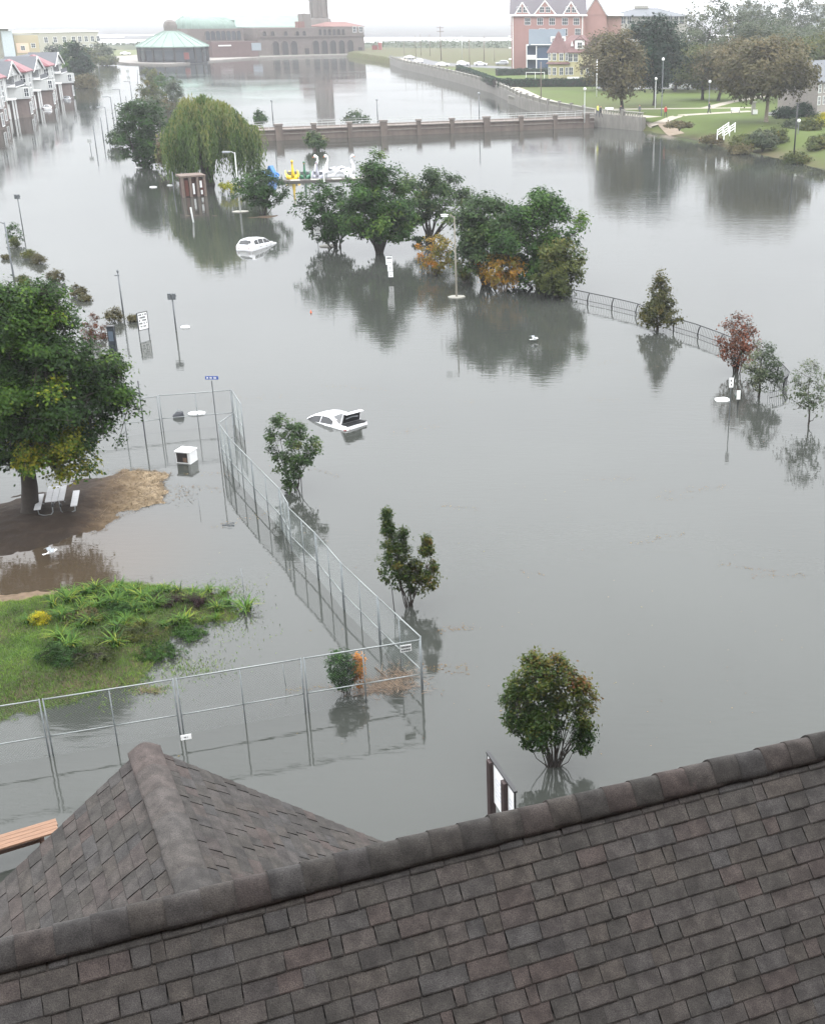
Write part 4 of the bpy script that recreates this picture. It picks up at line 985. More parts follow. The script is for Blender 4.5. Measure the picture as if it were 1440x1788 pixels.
# reeds and debris caught in the corner of the fence
g = np.random.default_rng(17); X, Y = [], []
for (px, py, sx, sy, n) in ((680, 1196, 26, 8, 900), (640, 1208, 22, 5, 200), (716, 1178, 12, 4, 160), (690, 1180, 14, 10, 260)):
    for k in range(n):
        p = at(px + g.normal(0, sx), py + g.normal(0, sy)); X.append(p.x); Y.append(p.y)
blades('driftwood_litter', np.array(X), np.array(Y), np.zeros(len(X)) + 0.01, 0.045, 0.011, leaf_mat('litter', ['#4f4238', '#74604e', '#8d7966', '#a5947f'], 0.05), 18, 4.0)
lg = MB()
for (a, b, r) in (((616, 1217), (664, 1204), .018), ((655, 1166), (700, 1206), .022)):
    p, q = at(*a), at(*b); lg.tube([(p.x, p.y, 0.02), ((p.x + q.x) / 2, (p.y + q.y) / 2, 0.035), (q.x, q.y, 0.02)], [r, r, r * 0.6], 6)
tag(lg.build('driftwood', mat('driftwood', '#5a4d42', 0.9, 0.3, 8), smooth=True), 'brown driftwood poles jammed in the corner of the wire fence', 'driftwood')

# ------------------------------------------------------------------ temporary wire fence
M_GALV = mat('galvanised_tube', '#808483', 0.42, 0.15, 12, metal=0.55)
M_GALVD = mat('galvanised_post', '#6f7475', 0.5, 0.2, 12, metal=0.45)
M_WIRE = mat('chain_link_wire', '#7d8381', 0.5, 0.1, 12, metal=0.4)
M_WHITE = mat('white_paint', (0.78, 0.78, 0.77), 0.5, 0.05, 4)
M_BLACK = mat('black_paint', '#1b1b1c', 0.5)
FT, FM, FB = 1.9, 0.68, -0.54
def fence_panel(p, q, label, group, top=FT, gap=0.05):
    """a framed panel from p to q (feet on the flooded ground): tubes, a centre post and woven wire"""
    d = Vector((q.x - p.x, q.y - p.y, 0)); W = d.length; t = thing('fence_panel', label, 'fence', (p.x, p.y, 0), math.atan2(d.y, d.x), group)
    r = 0.021
    for x in (gap, W - gap): MB().tube([(x, 0, FB - 0.5), (x, 0, top + 0.03)], r * 1.15, 8).build('post', M_GALVD, t, smooth=True)
    MB().tube([(W / 2, 0, FB - 0.3), (W / 2, 0, top)], r * 0.95, 8).build('centre_post', M_GALVD, t, smooth=True)
    MB().tube([(gap, 0, top), (W - gap, 0, top)], r * 1.1, 8).build('top_rail', M_GALV, t, smooth=True)
    for (a, b) in ((gap, W / 2), (W / 2, W - gap)): MB().tube([(a, 0, top - 1.22), (b, 0, top - 1.22)], r, 8).build('middle_rail', M_GALV, t, smooth=True)
    MB().tube([(gap, 0, FB), (W - gap, 0, FB)], r, 6).build('bottom_rail', M_GALVD, t, smooth=True)
    mb = MB(); z0, z1 = -0.12, top - 0.02; x0, x1 = gap, W - gap; step = 0.088; H = z1 - z0
    c = x0 - H
    while c < x1:
        for sgn in (1, -1):
            a0, a1 = max(c, x0), min(c + H, x1)
            if a1 - a0 > 0.02:
                za, zb_ = (z0 + (a0 - c), z0 + (a1 - c)) if sgn > 0 else (z1 - (a0 - c), z1 - (a1 - c))
                mb.tube([(a0, 0.004 * sgn, za), (a1, 0.004 * sgn, zb_)], 0.0017, 3, cap=False)
        c += step
    o = mb.build('chain_link_mesh', M_WIRE, t); o['kind'] = 'stuff'
    return t
def gnd(px, py): p = at(px, py, FT); return Vector((p.x, p.y, 0))
FG = 'panels of the temporary wire fence'
front = [gnd(735, 1117), gnd(528, 1150), gnd(305, 1186), gnd(72, 1222)]; front.append(front[-1] + (front[-1] - front[-2])); front.append(front[-1] + (front[-1] - front[-2]))
for i, lab in enumerate(['front fence panel at the right corner, carrying the white two-line notice', 'front fence panel second from the right corner, before the orange and green bush',
                         'front fence panel behind the peak of the gable roof, carrying a torn white tag', 'front fence panel crossing the left edge of the photo']):
    fence_panel(front[i + 1], front[i], lab, FG)
side = [gnd(735, 1113), gnd(659, 1043), gnd(595, 983), gnd(550, 931), gnd(502, 885)]
ords = ['first', 'second', 'third', 'fourth', 'fifth', 'sixth', 'seventh', 'eighth']
for i in range(4): fence_panel(side[i], side[i + 1], f'{ords[i]} wire fence panel from the front right corner, on the long side run going away', FG)
side2 = [gnd(487, 853), gnd(439, 805), gnd(400, 764), gnd(382, 739)]
for i, lab in enumerate(['side run wire fence panel just beyond the kink, level with the small young tree', 'second to last wire fence panel of the side run, before the far end post', 'short last wire fence panel at the far end of the side run']):
    fence_panel(side2[i], side2[i + 1], lab, FG)
fence_panel(gnd(503, 880), gnd(487, 853), 'narrow wire fence panel filling the kink in the side run', FG)
fence_panel(gnd(382, 739), gnd(406, 722), 'short wire fence panel turned back from the far end of the side run', FG)
fence_panel(gnd(421, 706), gnd(404, 680), 'wire fence panel seen almost edge on at the far right corner', FG)
fence_panel(gnd(276, 691), gnd(404, 681), 'back wire fence panel nearest the far right corner, behind the street name sign', FG)
fence_panel(gnd(148, 706), gnd(276, 692), 'back wire fence panel running behind the large dark tree', FG)

def plate_text(mb, rows, W, H, y, m, seed):
    """rows of lettering too far away to read: short dark strokes set in lines on the plate"""
    g = np.random.default_rng(seed)
    for (z, h, fr) in rows:
        x = -W / 2 * fr
        while x < W / 2 * fr - h * 0.4:
            w = h * g.uniform(0.45, 0.8)
            if g.random() < 0.86: mb.box((x + w / 2, y, z), (w * 0.72, 0.004, h * g.uniform(0.75, 1.0)), 0, m)
            x += w
    return mb
def sign_plate(name, parent, c, W, H, m=None, rows=(), seed=0, face=-1, thick=0.012, loc=(0, 0, 0)):
    o = MB().box(c, (W, thick, H)).build(name, m or M_WHITE, parent, loc)
    if rows:
        t = MB(); plate_text(t, [(c[2] + z * H, h * H, f) for z, h, f in rows], W, H, c[1] + face * (thick / 2 + 0.004), 0, seed)
        if t.v:
            for i, v in enumerate(t.v): t.v[i] = (v[0] + c[0], v[1], v[2])
            stuff(t.build('lettering', M_BLACK, o))
    return o
def hang_sign(label, px, py, z, W, H, dirv, rows, seed):
    p = at(px, py, z); t = thing('notice', label, 'notice', p, math.atan2(dirv.y, dirv.x))
    sign_plate('plate', t, (0, -0.035, 0), W, H, M_WHITE, rows, seed); return t
fd_ = (front[0] - front[1]).normalized()
hang_sign('white notice with two lines of black lettering wired to the front fence near its corner', 708, 1131, 1.62, 0.36, 0.24, fd_, [(0.2, 0.3, 0.86), (-0.24, 0.3, 0.86)], 3)
hang_sign('small torn white tag with grey print wired to the front fence', 325, 1286, 0.62, 0.30, 0.16, fd_, [(0.0, 0.22, 0.4)], 4)

# ------------------------------------------------------------------ furniture and flotsam close to the fence
M_WOOD = mat('orange_plank', '#745743', 0.75, 0.3, 9, streak=(0.35, 3, 3), rnd=0.12, bump=0.3)
M_WOODD = mat('dark_timber', '#4a3226', 0.85, 0.3, 7)
M_ALU = mat('pale_plank', (0.42, 0.42, 0.43), 0.5, 0.1, 7, rnd=0.06)
M_STEEL = mat('steel_tube', '#7b7f80', 0.45, 0.1, 9, metal=0.5)
pt = at(103, 889, 0.3); b1, b2 = at(86, 886, 1.05), at(92, 860, 1.05); dirp = (b2 - b1); angp = math.atan2(dirp.y, dirp.x)
tb = thing('picnic_table', 'pale metal picnic table with two benches under the large dark tree', 'picnic table', (pt.x, pt.y, 0.28), angp)
for k, y in enumerate((-0.255, 0.0, 0.255)): MB().box((0, y, 0.74), (1.8, 0.235, 0.04)).build('top_plank', M_ALU, tb)
for s in (-1, 1): MB().box((0, s * 0.72, 0.44), (1.8, 0.26, 0.04)).build('bench', M_ALU, tb)
for x in (-0.62, 0.62):
    MB().tube([(x, -0.74, 0.41), (x, -0.72, 0.12), (x, -0.5, 0.03), (x, -0.25, 0.04), (x, -0.16, 0.16), (x, -0.14, 0.71)], 0.026, 8).build('leg', M_STEEL, tb, smooth=True)
    MB().tube([(x, 0.74, 0.41), (x, 0.72, 0.12), (x, 0.5, 0.03), (x, 0.25, 0.04), (x, 0.16, 0.16), (x, 0.14, 0.71)], 0.026, 8).build('leg', M_STEEL, tb, smooth=True)
    MB().tube([(x, -0.3, 0.7), (x, 0.3, 0.7)], 0.02, 6).build('crossbar', M_STEEL, tb)
for (px, py, lab) in ((93, 884, 'dark bottle lying on the near left end of the pale picnic table'), (107, 884, 'dark mug on the near end of the pale picnic table')):
    p = at(px, py, 1.06); MB()
    o = MB().lathe([(0, 0), (0.05, 0), (0.055, 0.05), (0.05, 0.11), (0.03, 0.13), (0, 0.13)], 10).build('cup', M_BLACK, loc=(p.x, p.y, 1.041), smooth=True); tag(o, lab, 'cup')
# wooden table drifting at the lower left
e0, e1 = at(97, 1430, 0.62), at(0, 1459, 0.62); dw = (e0 - e1).normalized(); aw = math.atan2(dw.y, dw.x); nw = Vector((dw.y, -dw.x, 0))
wt = thing('wooden_table', 'weathered orange brown plank table on dark timber legs at the lower left', 'table', (e0.x, e0.y, 0), aw)
for k in range(4): MB().box((-1.25 + RNG.uniform(-0.02, 0.02), -0.075 - 0.152 * k, 0.62), (2.5, 0.142, 0.045)).build('plank', M_WOOD, wt)
for x in (-0.42, -2.05):
    for s, y0 in ((1, -0.5), (-1, -0.12)):
        MB().tube([(x, y0 + s * -0.2, -0.35), (x, y0 + s * 0.0, 0.58)], 0.05, 4).build('leg', M_WOODD, wt)
    MB().box((x, -0.3, 0.555), (0.08, 0.56, 0.08)).build('crossbar', M_WOODD, wt)
MB().box((-1.2, -0.3, 0.33), (1.6, 0.06, 0.09)).build('brace', M_WOODD, wt)

# the three-panel sign board behind the main ridge
q0, q1 = at(850, 1313, 2.0), at(897, 1381, 2.0); dq = q1 - q0; WB = dq.length; aq = math.atan2(dq.y, dq.x)
sb = thing('sign_board', 'white three-panel sign board with dark posts, seen at a steep angle behind the ridge', 'sign board', (q0.x, q0.y, 0), aq)
M_POSTB = mat('dark_brown_post', '#2a1c1a', 0.7)
MB().box((WB / 2, 0.03, 1.97), (WB + 0.06, 0.10, 0.05)).build('top_cap', M_BLACK, sb)
for x in (0.175, 0.715):
    MB().box((WB * x, -0.03, 0.75), (0.115 * WB, 0.16, 2.38)).build('post', M_POSTB, sb)
for i, (a, b) in enumerate(((0.01, 0.115), (0.235, 0.655), (0.775, 0.99))):
    o = MB().box((WB * (a + b) / 2, 0.02, 1.32), (WB * (b - a), 0.03, 1.24)).build('panel', M_WHITE, sb)
    mb = MB(); plate_text(mb, [(0.25 - 0.13 * k, 0.045, 0.6) for k in range(5)], WB * (b - a), 1.2, 0, 0, 40 + i)
    for j, v in enumerate(mb.v): mb.v[j] = (v[0] + WB * (a + b) / 2, v[1] + 0.02 - 0.02, v[2] + 1.3)
    stuff(mb.build('lettering', mat('faded_print', '#c9cad2', 0.8), o))
MB().box((0.0, 0.02, 1.32), (0.03, 0.05, 1.27)).build('edge_trim', M_BLACK, sb); MB().box((WB, 0.02, 1.32), (0.03, 0.05, 1.27)).build('edge_trim', M_BLACK, sb)

# floating cabinet, lids and other things adrift
cb = at(327, 806)
ct = thing('cabinet', 'white appliance cabinet with a dark open front floating inside the wire fence', 'cabinet', (cb.x, cb.y, 0), math.radians(-14))
MB().box((0, 0.02, 0.14), (0.74, 0.66, 0.86)).build('body', M_WHITE, ct)
MB().box((0, 0, 0.60), (0.80, 0.74, 0.06)).build('lid', M_WHITE, ct)
MB().box((-0.05, -0.315, 0.30), (0.56, 0.02, 0.46)).build('opening', mat('dark_inside', '#2b2624', 0.9), ct)
MB().box((0.1, -0.33, 0.2), (0.2, 0.03, 0.22)).build('hinged_flap', mat('brown_flap', '#6a5648', 0.8), ct)
p = at(313, 728)
bt = thing('bundle', 'dark folded tarpaulin bundle with a grey handle floating by the back fence', 'bundle', (p.x, p.y, 0), 0.4)
MB().add([(-.3, -.2, -.1), (.28, -.2, -.1), (.3, .2, -.1), (-.26, .2, -.1), (-.34, -.1, .12), (.2, -.12, .24), (.24, .1, .26), (-.28, .12, .14), (-.05, 0, .3)],
         [(0, 3, 2, 1), (0, 1, 5, 4), (1, 2, 6, 5), (2, 3, 7, 6), (3, 0, 4, 7), (4, 5, 8), (5, 6, 8), (6, 7, 8), (7, 4, 8)]).build('tarpaulin', mat('dark_tarp', '#25272e', 0.6), bt)
MB().tube([(-.2, 0, .2), (0, 0, .42), (.22, 0, .26)], 0.02, 6).build('handle', M_STEEL, bt)
def lid_(px, py, w, d, lab, rz=0.0, name='lid', cat='lid', m=None):
    p = at(px, py); mb = MB(); n = 14
    poly = [(w / 2 * math.copysign(abs(math.cos(t)) ** 0.6, math.cos(t)), d / 2 * math.copysign(abs(math.sin(t)) ** 0.6, math.sin(t))) for t in np.linspace(0, 2 * math.pi, n, endpoint=False)]
    mb.prism(poly, -0.04, 0.07); mb.prism([(a * 0.7, b * 0.7) for a, b in poly], 0.07, 0.12)
    return tag(mb.build(name, m or M_WHITE, loc=(p.x, p.y, 0), rz=rz), lab, cat)
lid_(344, 723, 0.9, 0.42, 'flat white plastic lid floating behind the back wire fence', 0.15)
lid_(324, 572, 0.6, 0.4, 'small white floating box lid right of the double headed post', 0.3)
lid_(1260, 699, 0.8, 0.62, 'white floating slab left of the two sign poles on the right', 0.2, 'floating_slab', 'slab')
lid_(1287, 692, 0.3, 0.3, 'low dark green float at the foot of the shorter sign pole', 0, 'float', 'float', mat('dark_green_plastic', '#2c4038', 0.5))
lid_(243, 293, 0.9, 0.5, 'white floating box before the dark tree by the willow', 0.1)
lid_(268, 327, 0.9, 0.4, 'thin pale board adrift left of the brown hut', 0.1, 'board', 'board')
lid_(297, 324, 0.7, 0.3, 'pale plank adrift beside the pole left of the brown hut', 0.1, 'board', 'board')
for (px, py, lab) in ((543, 546, 'small orange float alone on the open water left of the sign stack'),):
    p = at(px, py); tag(MB().lathe([(0, -.1), (.06, -.08), (.08, 0), (.06, .07), (.03, .12), (.02, .2), (0, .21)], 10).build('float', mat('orange_plastic', '#b5532a', 0.5), loc=p, smooth=True), lab, 'float')
def rod(px0, py0, px1, py1, lab, r=0.012, m=None, name='stake', cat='stake'):
    b = at(px1, py1); h = height_at(b, py0); s = px_per_m(b); dx = (px0 - proj((b.x, b.y, h))[0]) / s
    return tag(MB().tube([(0, 0, -0.6), (0, 0, 0), (dx, 0, h)], r, 6).build(name, m or M_GALVD, loc=b, smooth=True), lab, cat)
rod(683, 1020, 690, 1078, 'dark thin stake beside the flame-shaped tree', 0.02, M_BLACK)
rod(521, 768, 527, 858, 'dark stake holding the small young tree by the sedan', 0.02, M_BLACK)
rod(421, 993, 426, 1034, 'thin grey rod standing in the water beyond the planted bank')
rod(241, 665, 255, 772, 'dark slender post standing beside the large tree behind the back fence', 0.035, mat('dark_post', '#34363a', 0.6), 'post', 'post')
rod(493, 1160, 499, 1196, 'thin pink-tipped rod behind the second panel of the front fence')
rod(346, 868, 349, 890, 'short bent reed by the muddy mound', 0.01)

# leaf litter and scum drifting in lines on the flood
g = np.random.default_rng(77); X, Y = [], []
for k in range(26):
    px, py = g.uniform(330, 1400), g.uniform(560, 1240); L_, sl = g.uniform(30, 150), g.normal(0, 0.12)
    for q in range(int(L_ * 0.5)):
        t_ = g.uniform(-.5, .5); p = at(px + L_ * t_, py + L_ * t_ * sl + g.normal(0, 2.5)); X.append(p.x); Y.append(p.y)
for k in range(260):
    p = at(g.uniform(300, 1440), g.uniform(480, 1330)); X.append(p.x); Y.append(p.y)
X, Y = np.array(X), np.array(Y); n = len(X); a = g.uniform(0, 6.28, n); L_ = g.uniform(.012, .045, n)
ca, sa = np.cos(a) * L_, np.sin(a) * L_; Z = np.full(n, 0.006)
V = np.stack([np.stack([X - ca, Y - sa, Z], 1), np.stack([X + sa * .5, Y - ca * .5, Z + .004], 1), np.stack([X + ca, Y + sa, Z], 1), np.stack([X - sa * .5, Y + ca * .5, Z + .004], 1)], 1).reshape(-1, 3)
stuff(np_obj('floating_leaves', V, np.arange(4 * n).reshape(-1, 4), leaf_mat('drowned_leaves', ['#4a3a2a', '#6b5238', '#87683f', '#7a7040'], 0.05), tint=np.repeat(g.random(n), 4)))

# ------------------------------------------------------------------ gulls
M_GULL = mat('gull_white', (0.72, 0.72, 0.71), 0.7, 0.06); M_GULLG = mat('gull_grey', '#8d9296', 0.7)
def gull(px, py, z, lab, rz, span, flying=True):
    p = at(px, py, z); mb = MB()
    prof = [(0.0, -0.24), (0.022, -0.2), (0.05, -0.1), (0.068, 0.0), (0.06, 0.09), (0.036, 0.15), (0.042, 0.19), (0.03, 0.225), (0.01, 0.25), (0.0, 0.285)]
    o = len(mb.v); mb.lathe(prof, 10); mb.v[o:] = [(z_, x_, y_ + (0.03 if z_ > 0.14 else 0)) for (x_, y_, z_) in mb.v[o:]]
    mb.add([(-.22, -.02, 0), (-.22, .02, 0), (-.36, .07, .01), (-.36, -.07, .01), (-.22, -.02, .012), (-.22, .02, .012), (-.36, .07, .018), (-.36, -.07, .018)], [(0, 1, 2, 3), (7, 6, 5, 4), (0, 4, 5, 1), (2, 6, 7, 3), (1, 5, 6, 2), (3, 7, 4, 0)])
    for s in (-1, 1):
        w = span / 2; lift = 0.16 if flying else 0.05
        pts = [(0.08, .04, .03), (-.1, .04, .03), (-.13, .5 * w, .03 + lift), (.07, .5 * w, .03 + lift), (-.16, .98 * w, .03 + lift * .5), (-.09, w, .03 + lift * .5)]
        up = [(a, s * b, c) for a, b, c in pts]; dn = [(a, s * b, c - 0.014) for a, b, c in pts]
        mb.add(up + dn, [(0, 1, 2, 3), (3, 2, 4, 5), (9, 8, 7, 6), (11, 10, 8, 9), (0, 3, 9, 6), (3, 5, 11, 9), (1, 7, 8, 2), (2, 8, 10, 4), (4, 10, 11, 5)], 1)
    o = mb.build('gull', [M_GULL, M_GULLG], loc=p, rz=rz); return tag(o, lab, 'gull')
gull(933, 592, 0.18, 'white gull flapping just above the open water in mid picture', 0.5, 0.9)
gull(90, 964, 0.25, 'white gull with raised wings at the edge of the muddy mound', 0.9, 0.55)
gull(700, 260, 0.06, 'small dark looking gull resting on the lake before the bridge', 0.2, 0.3, False)

# ------------------------------------------------------------------ street lamps, posts and signs in the flood
M_POLE = mat('lamp_pole', '#5c6062', 0.55, 0.15, 8, metal=0.3)
M_POLEL = mat('pale_lamp_pole', '#a3a5a2', 0.6, 0.12, 8)
M_LHEAD = mat('lamp_head', '#8d9193', 0.5, metal=0.2)
M_CONC = mat('concrete', '#8b8980', 0.9, 0.15, 4, bump=0.3)
M_GLASS = mat('dark_glass', '#14171a', 0.12, 0.1, spec=0.6)
def lamp(base, top, label, arms=(), r=0.07, m=None, kind='box', pad=None, ground=0.0, group=None, globe=False, name='street_lamp', cat='street lamp'):
    """arms: (dx, rise) in metres, each ending in a head"""
    b = at(*base, ground); h = height_at(b, top) - ground
    t = thing(name, label, cat, b, 0, group); m = m or M_POLE
    MB().tube([(0, 0, -0.8), (0, 0, 0.3), (0, 0, h)], [r * 1.25, r * 1.15, r * 0.75], 8).build('pole', m, t, smooth=True)
    if pad:
        mb = MB(); mb.prism([(pad * math.cos(a) + 0.08 * math.sin(3 * a), pad * 0.8 * math.sin(a)) for a in np.linspace(0, 6.283, 8, endpoint=False)], -0.4, 0.07); mb.build('base', M_CONC, t)
    for (dx, rise) in arms:
        s = math.copysign(1, dx)
        MB().tube([(0, 0, h - 0.12), (dx * 0.5, 0, h + rise * 0.8), (dx, 0, h + rise)], [r * 0.6, r * 0.5, r * 0.45], 6).build('arm', m, t, smooth=True)
        mb = MB(); hx = dx + s * 0.3
        if kind == 'box': mb.box((hx, 0, h + rise - 0.02), (0.75, 0.4, 0.17))
        else:
            o = len(mb.v); mb.lathe([(0, -.3), (.05, -.26), (.09, -.08), (.09, .1), (.06, .26), (0, .3)], 10)
            mb.v[o:] = [(hx + s * z_, x_, h + rise + y_ * 0.55) for (x_, y_, z_) in mb.v[o:]]
        hd = mb.build('lamp_head', M_LHEAD if kind == 'box' else M_WHITE, t, smooth=kind != 'box')
        MB().box((hx, 0, h + rise - 0.115), (0.5, 0.26, 0.02)).build('lens', mat('lamp_lens', '#c9ccc9', 0.3), hd)
    if globe:
        MB().lathe([(0.05, h), (0.2, h + .05), (0.26, h + .25), (0.2, h + .45), (0, h + .55)], 10).build('globe', M_WHITE, t, smooth=True)
    return t
M_POLEB = mat('weathered_lamp_pole', '#6b675c', 0.7, 0.15, 6)
G_L = 'street lamps standing in the flood'
lamp((797, 519), 378, 'tall pale street lamp with a curved white head in front of the spit trees', [(-0.42, 0.12)], 0.07, M_POLEB, 'cobra', 0.65, group=G_L)
lamp((574, 430), 290, 'street lamp on a concrete pad beside the small white sign and dark trees', [], 0.08, M_POLEL, pad=0.85, group=G_L)
lamp((420, 370), 266, 'street lamp on a white concrete pad in front of the willow', [(-0.6, 0.05)], 0.09, M_POLEL, pad=0.9, group=G_L)
lamp((25, 487), 388, 'street lamp with a long flat arm at the left edge above the large tree', [(-0.9, 0.05)], 0.07, group=G_L)
lamp((181, 243), 205, 'thin bollard lamp, lowest of the lamps along the flooded road', [], 0.09, group=G_L, globe=False)
for i, (b, tp, lab) in enumerate([((190, 234), 187, 'first arm lamp along the flooded road, nearest the dark tree'), ((201, 229), 169, 'second arm lamp along the flooded road, left of the bright shrub'),
                                  ((216, 211), 156, 'third arm lamp along the flooded road, beside the grey green tree'), ((232, 182), 142, 'fourth and farthest arm lamp along the flooded road')]):
    lamp(b, tp, lab, [(-0.7, 0.02)], 0.09, group=G_L)
for (a, b, c, d, lab) in ((163, 220, 168, 256, 'thin bare pole left of the arm lamps on the flooded road'), (200, 181, 204, 209, 'thin grey pole between the second and third arm lamps'),
                          (220, 168, 222, 186, 'short thin pole beside the third arm lamp'), (240, 122, 241, 146, 'slim pole at the far end of the flooded path'),
                          (172, 110, 174, 130, 'lone slim pole standing off the shrubs of the far left bank')):
    rod(a, b, c, d, lab, 0.09, M_POLE, 'pole', 'pole')
def head_post(base, top, lab, n):
    b = at(*base); h = height_at(b, top); t = thing('floodlight_post', lab, 'floodlight post', b)
    MB().tube([(0, 0, -.6), (0, 0, h)], 0.05, 8).build('pole', M_POLE, t, smooth=True)
    for k in range(n):
        x = (k - (n - 1) / 2) * 0.3
        MB().box((x, -0.1, h - 0.12), (0.2, 0.16, 0.42)).build('floodlight', M_POLE, t)
    MB().box((0, 0, h - 0.1), (0.3 * n, 0.06, 0.06)).build('crossbar', M_POLE, t)
    return t
head_post((40, 398), 341, 'leaning dark twin floodlight post above the drowned shrubs at far left', 2)
head_post((308, 578), 514, 'dark twin floodlight post right of the parking sign', 2)
b = at(216, 549); hh = height_at(b, 476); t = thing('lamp_post', 'slim dark post with a small side bracket left of the parking sign', 'lamp post', b)
MB().tube([(0, 0, -.6), (0, 0, hh)], [.06, .045], 8).build('pole', M_POLE, t, smooth=True); MB().box((-.08, 0, hh - .2), (.32, .08, .06)).build('bracket', M_POLE, t); MB().lathe([(.05, 0), (.09, .08), (.03, .2), (0, .22)], 8, (0, 0, hh)).build('cap', M_POLE, t, smooth=True)

def two_post_sign(px0, px1, py_base, py_top, py_bot, lab, rows, seed):
    a, c = at(px0, py_base), at(px1, py_base - 4); d = c - a; W = d.length; t = thing('parking_sign', lab, 'sign', a, math.atan2(d.y, d.x))
    h1, h0 = height_at(a, py_top), height_at(a, py_bot)
    for x in (0, W): MB().tube([(x, 0, -.6), (x, 0, h1)], 0.035, 6).build('post', M_POLE, t)
    pl = sign_plate('plate', t, (W / 2, -0.045, (h0 + h1) / 2), W - 0.04, h1 - h0, M_WHITE, rows, seed)
    fr = MB(); zc, hh_ = (h0 + h1) / 2, h1 - h0
    for z in (h0, h1): fr.box((W / 2, -0.05, z), (W + .05, .03, .04))
    for x in (0, W): fr.box((x, -0.05, zc), (.04, .03, hh_))
    fr.build('frame', M_BLACK, pl)
two_post_sign(244, 261, 588, 547, 577, 'white sign with five rows of dark lettering on two dark posts, left water', [(0.36, 0.1, 0.8), (0.2, 0.11, 0.66), (0.04, 0.11, 0.8), (-0.13, 0.11, 0.84), (-0.31, 0.1, 0.66)], 51)
def pole_sign(base, top, lab, plates, r=0.03, pole_top=None, rz=0.0, name='sign', m=None):
    """plates: (z from the top down, width, height, rows, seed)"""
    b = at(*base); h = height_at(b, top); t = thing(name, lab, 'sign', b, rz)
    MB().tube([(0, 0, -.6), (0, 0, h)], r, 6).build('post', m or M_POLE, t)
    z = h + 0.02
    for (W, H, rows, seed, pm, dx) in plates:
        sign_plate('plate', t, (dx, -r - 0.012, z - H / 2), W, H, pm or M_WHITE, rows, seed); z -= H + 0.03
    return t
pole_sign((556, 434), 397, 'small white sign with dark print in front of the low dark tree', [(0.62, 0.98, [(0.3, .07, .7), (0.16, .07, .7), (-0.06, .12, .7), (-0.24, .14, .75)], 52, None, 0)])
pole_sign((682, 492), 448, 'tall stack of white signs standing in the water below the tall dark tree', [(0.52, 0.66, [(0.3, .2, .8), (-0.2, .1, .6)], 53, None, -0.04), (0.42, 0.5, [(0.2, .12, .7), (-0.1, .12, .7)], 54, None, 0.02), (0.38, 0.42, [(0.1, .2, .3), (-0.2, .15, .3)], 55, None, 0.04)], 0.03, m=M_BLACK)
pole_sign((1272, 734), 660, 'tall thin sign pole with a narrow white plate right of the floating slab', [(0.22, 0.52, [(0.2, .2, .5), (-.2, .2, .3)], 56, None, 0)], 0.025)
pole_sign((1287, 713), 682, 'shorter sign pole with a plain white plate beside the taller one', [(0.2, 0.5, [], 57, None, 0)], 0.03, m=M_BLACK)
ss = pole_sign((384, 792), 664, 'blue street name sign on a slim pole behind the side run of the fence', [], 0.025)
hs = height_at(at(384, 792), 664); MB()
pl = sign_plate('name_plate', ss, (0.02, 0, hs + 0.12), 0.62, 0.16, mat('sign_blue', '#2f4f9a', 0.5), [], 58)
tx = MB(); plate_text(tx, [(hs + 0.12, 0.09, 0.9)], 0.62, 0.16, -0.012, 0, 58); stuff(tx.build('lettering', M_WHITE, pl))
pole_sign((159, 262), 243, 'small pale square sign on a short pole in the flooded road', [(0.7, 0.6, [(0.0, .2, .6)], 59, M_POLEL, 0)], 0.05)
pole_sign((224, 130), 122, 'tiny pale square sign far up the flooded road', [(1.1, 0.9, [], 60, M_POLEL, 0)], 0.06)
b = at(199, 612); h = height_at(b, 570)
kt = thing('ticket_kiosk', 'tall slim black ticket machine in the water left of the parking sign', 'ticket machine', b, 0.1)
MB().box((0, 0, h / 2 - 0.3), (0.42, 0.36, h + 0.55)).build('body', mat('kiosk_dark', '#20252b', 0.5), kt); MB().box((0, 0, h + 0.02), (0.46, 0.4, 0.07)).build('cap', M_BLACK, kt)
MB().box((0, -0.185, h * 0.62), (0.28, 0.02, h * 0.4)).build('panel', mat('kiosk_panel', '#4a5560', 0.4), kt)

# ------------------------------------------------------------------ curved lake railing
rp = [at(x, y, 0.78) for x, y in ((985, 503), (1012, 508), (1060, 518), (1112, 530), (1180, 556), (1215, 566), (1262, 583), (1325, 609), (1362, 632), (1378, 650), (1370, 661), (1344, 667))]
rail = thing('lake_railing', 'black curved iron railing running right from the spit and hooking back at its end', 'railing', (0, 0, 0))
M_IRON = mat('black_iron', '#1c1d1f', 0.5)
dense = []
for i in range(len(rp) - 1):
    L = (rp[i + 1] - rp[i]).length; n = max(1, int(L / 0.16))
    dense += [rp[i].lerp(rp[i + 1], k / n) for k in range(n)]
dense.append(rp[-1])
MB().tube(dense[::3] + [dense[-1]], 0.035, 6).build('top_rail', M_IRON, rail, smooth=True)
MB().tube([p - Vector((0, 0, .62)) for p in dense[::3]], 0.02, 5).build('lower_rail', M_IRON, rail)
pk = MB(); cnt = 0
for i, p in enumerate(dense):
    nx = dense[min(i + 1, len(dense) - 1)] - dense[max(i - 1, 0)]; nn = Vector((nx.y, -nx.x, 0)).normalized()
    bul = lambda z, a: (p.x + nn.x * a * math.sin(math.pi * (z + .4) / 1.2), p.y + nn.y * a * math.sin(math.pi * (z + .4) / 1.2), z)
    if i % 15 == 0: MB().tube([bul(z, 0.22) for z in (-.8, -.1, .2, .5, .8)], 0.05, 6).build('post', M_IRON, rail, smooth=True)
    else: pk.tube([bul(z, 0.12) for z in (-.3, .1, .4, .77)], 0.011, 3, cap=False)
o = pk.build('picket', M_IRON, rail); o['kind'] = 'stuff'

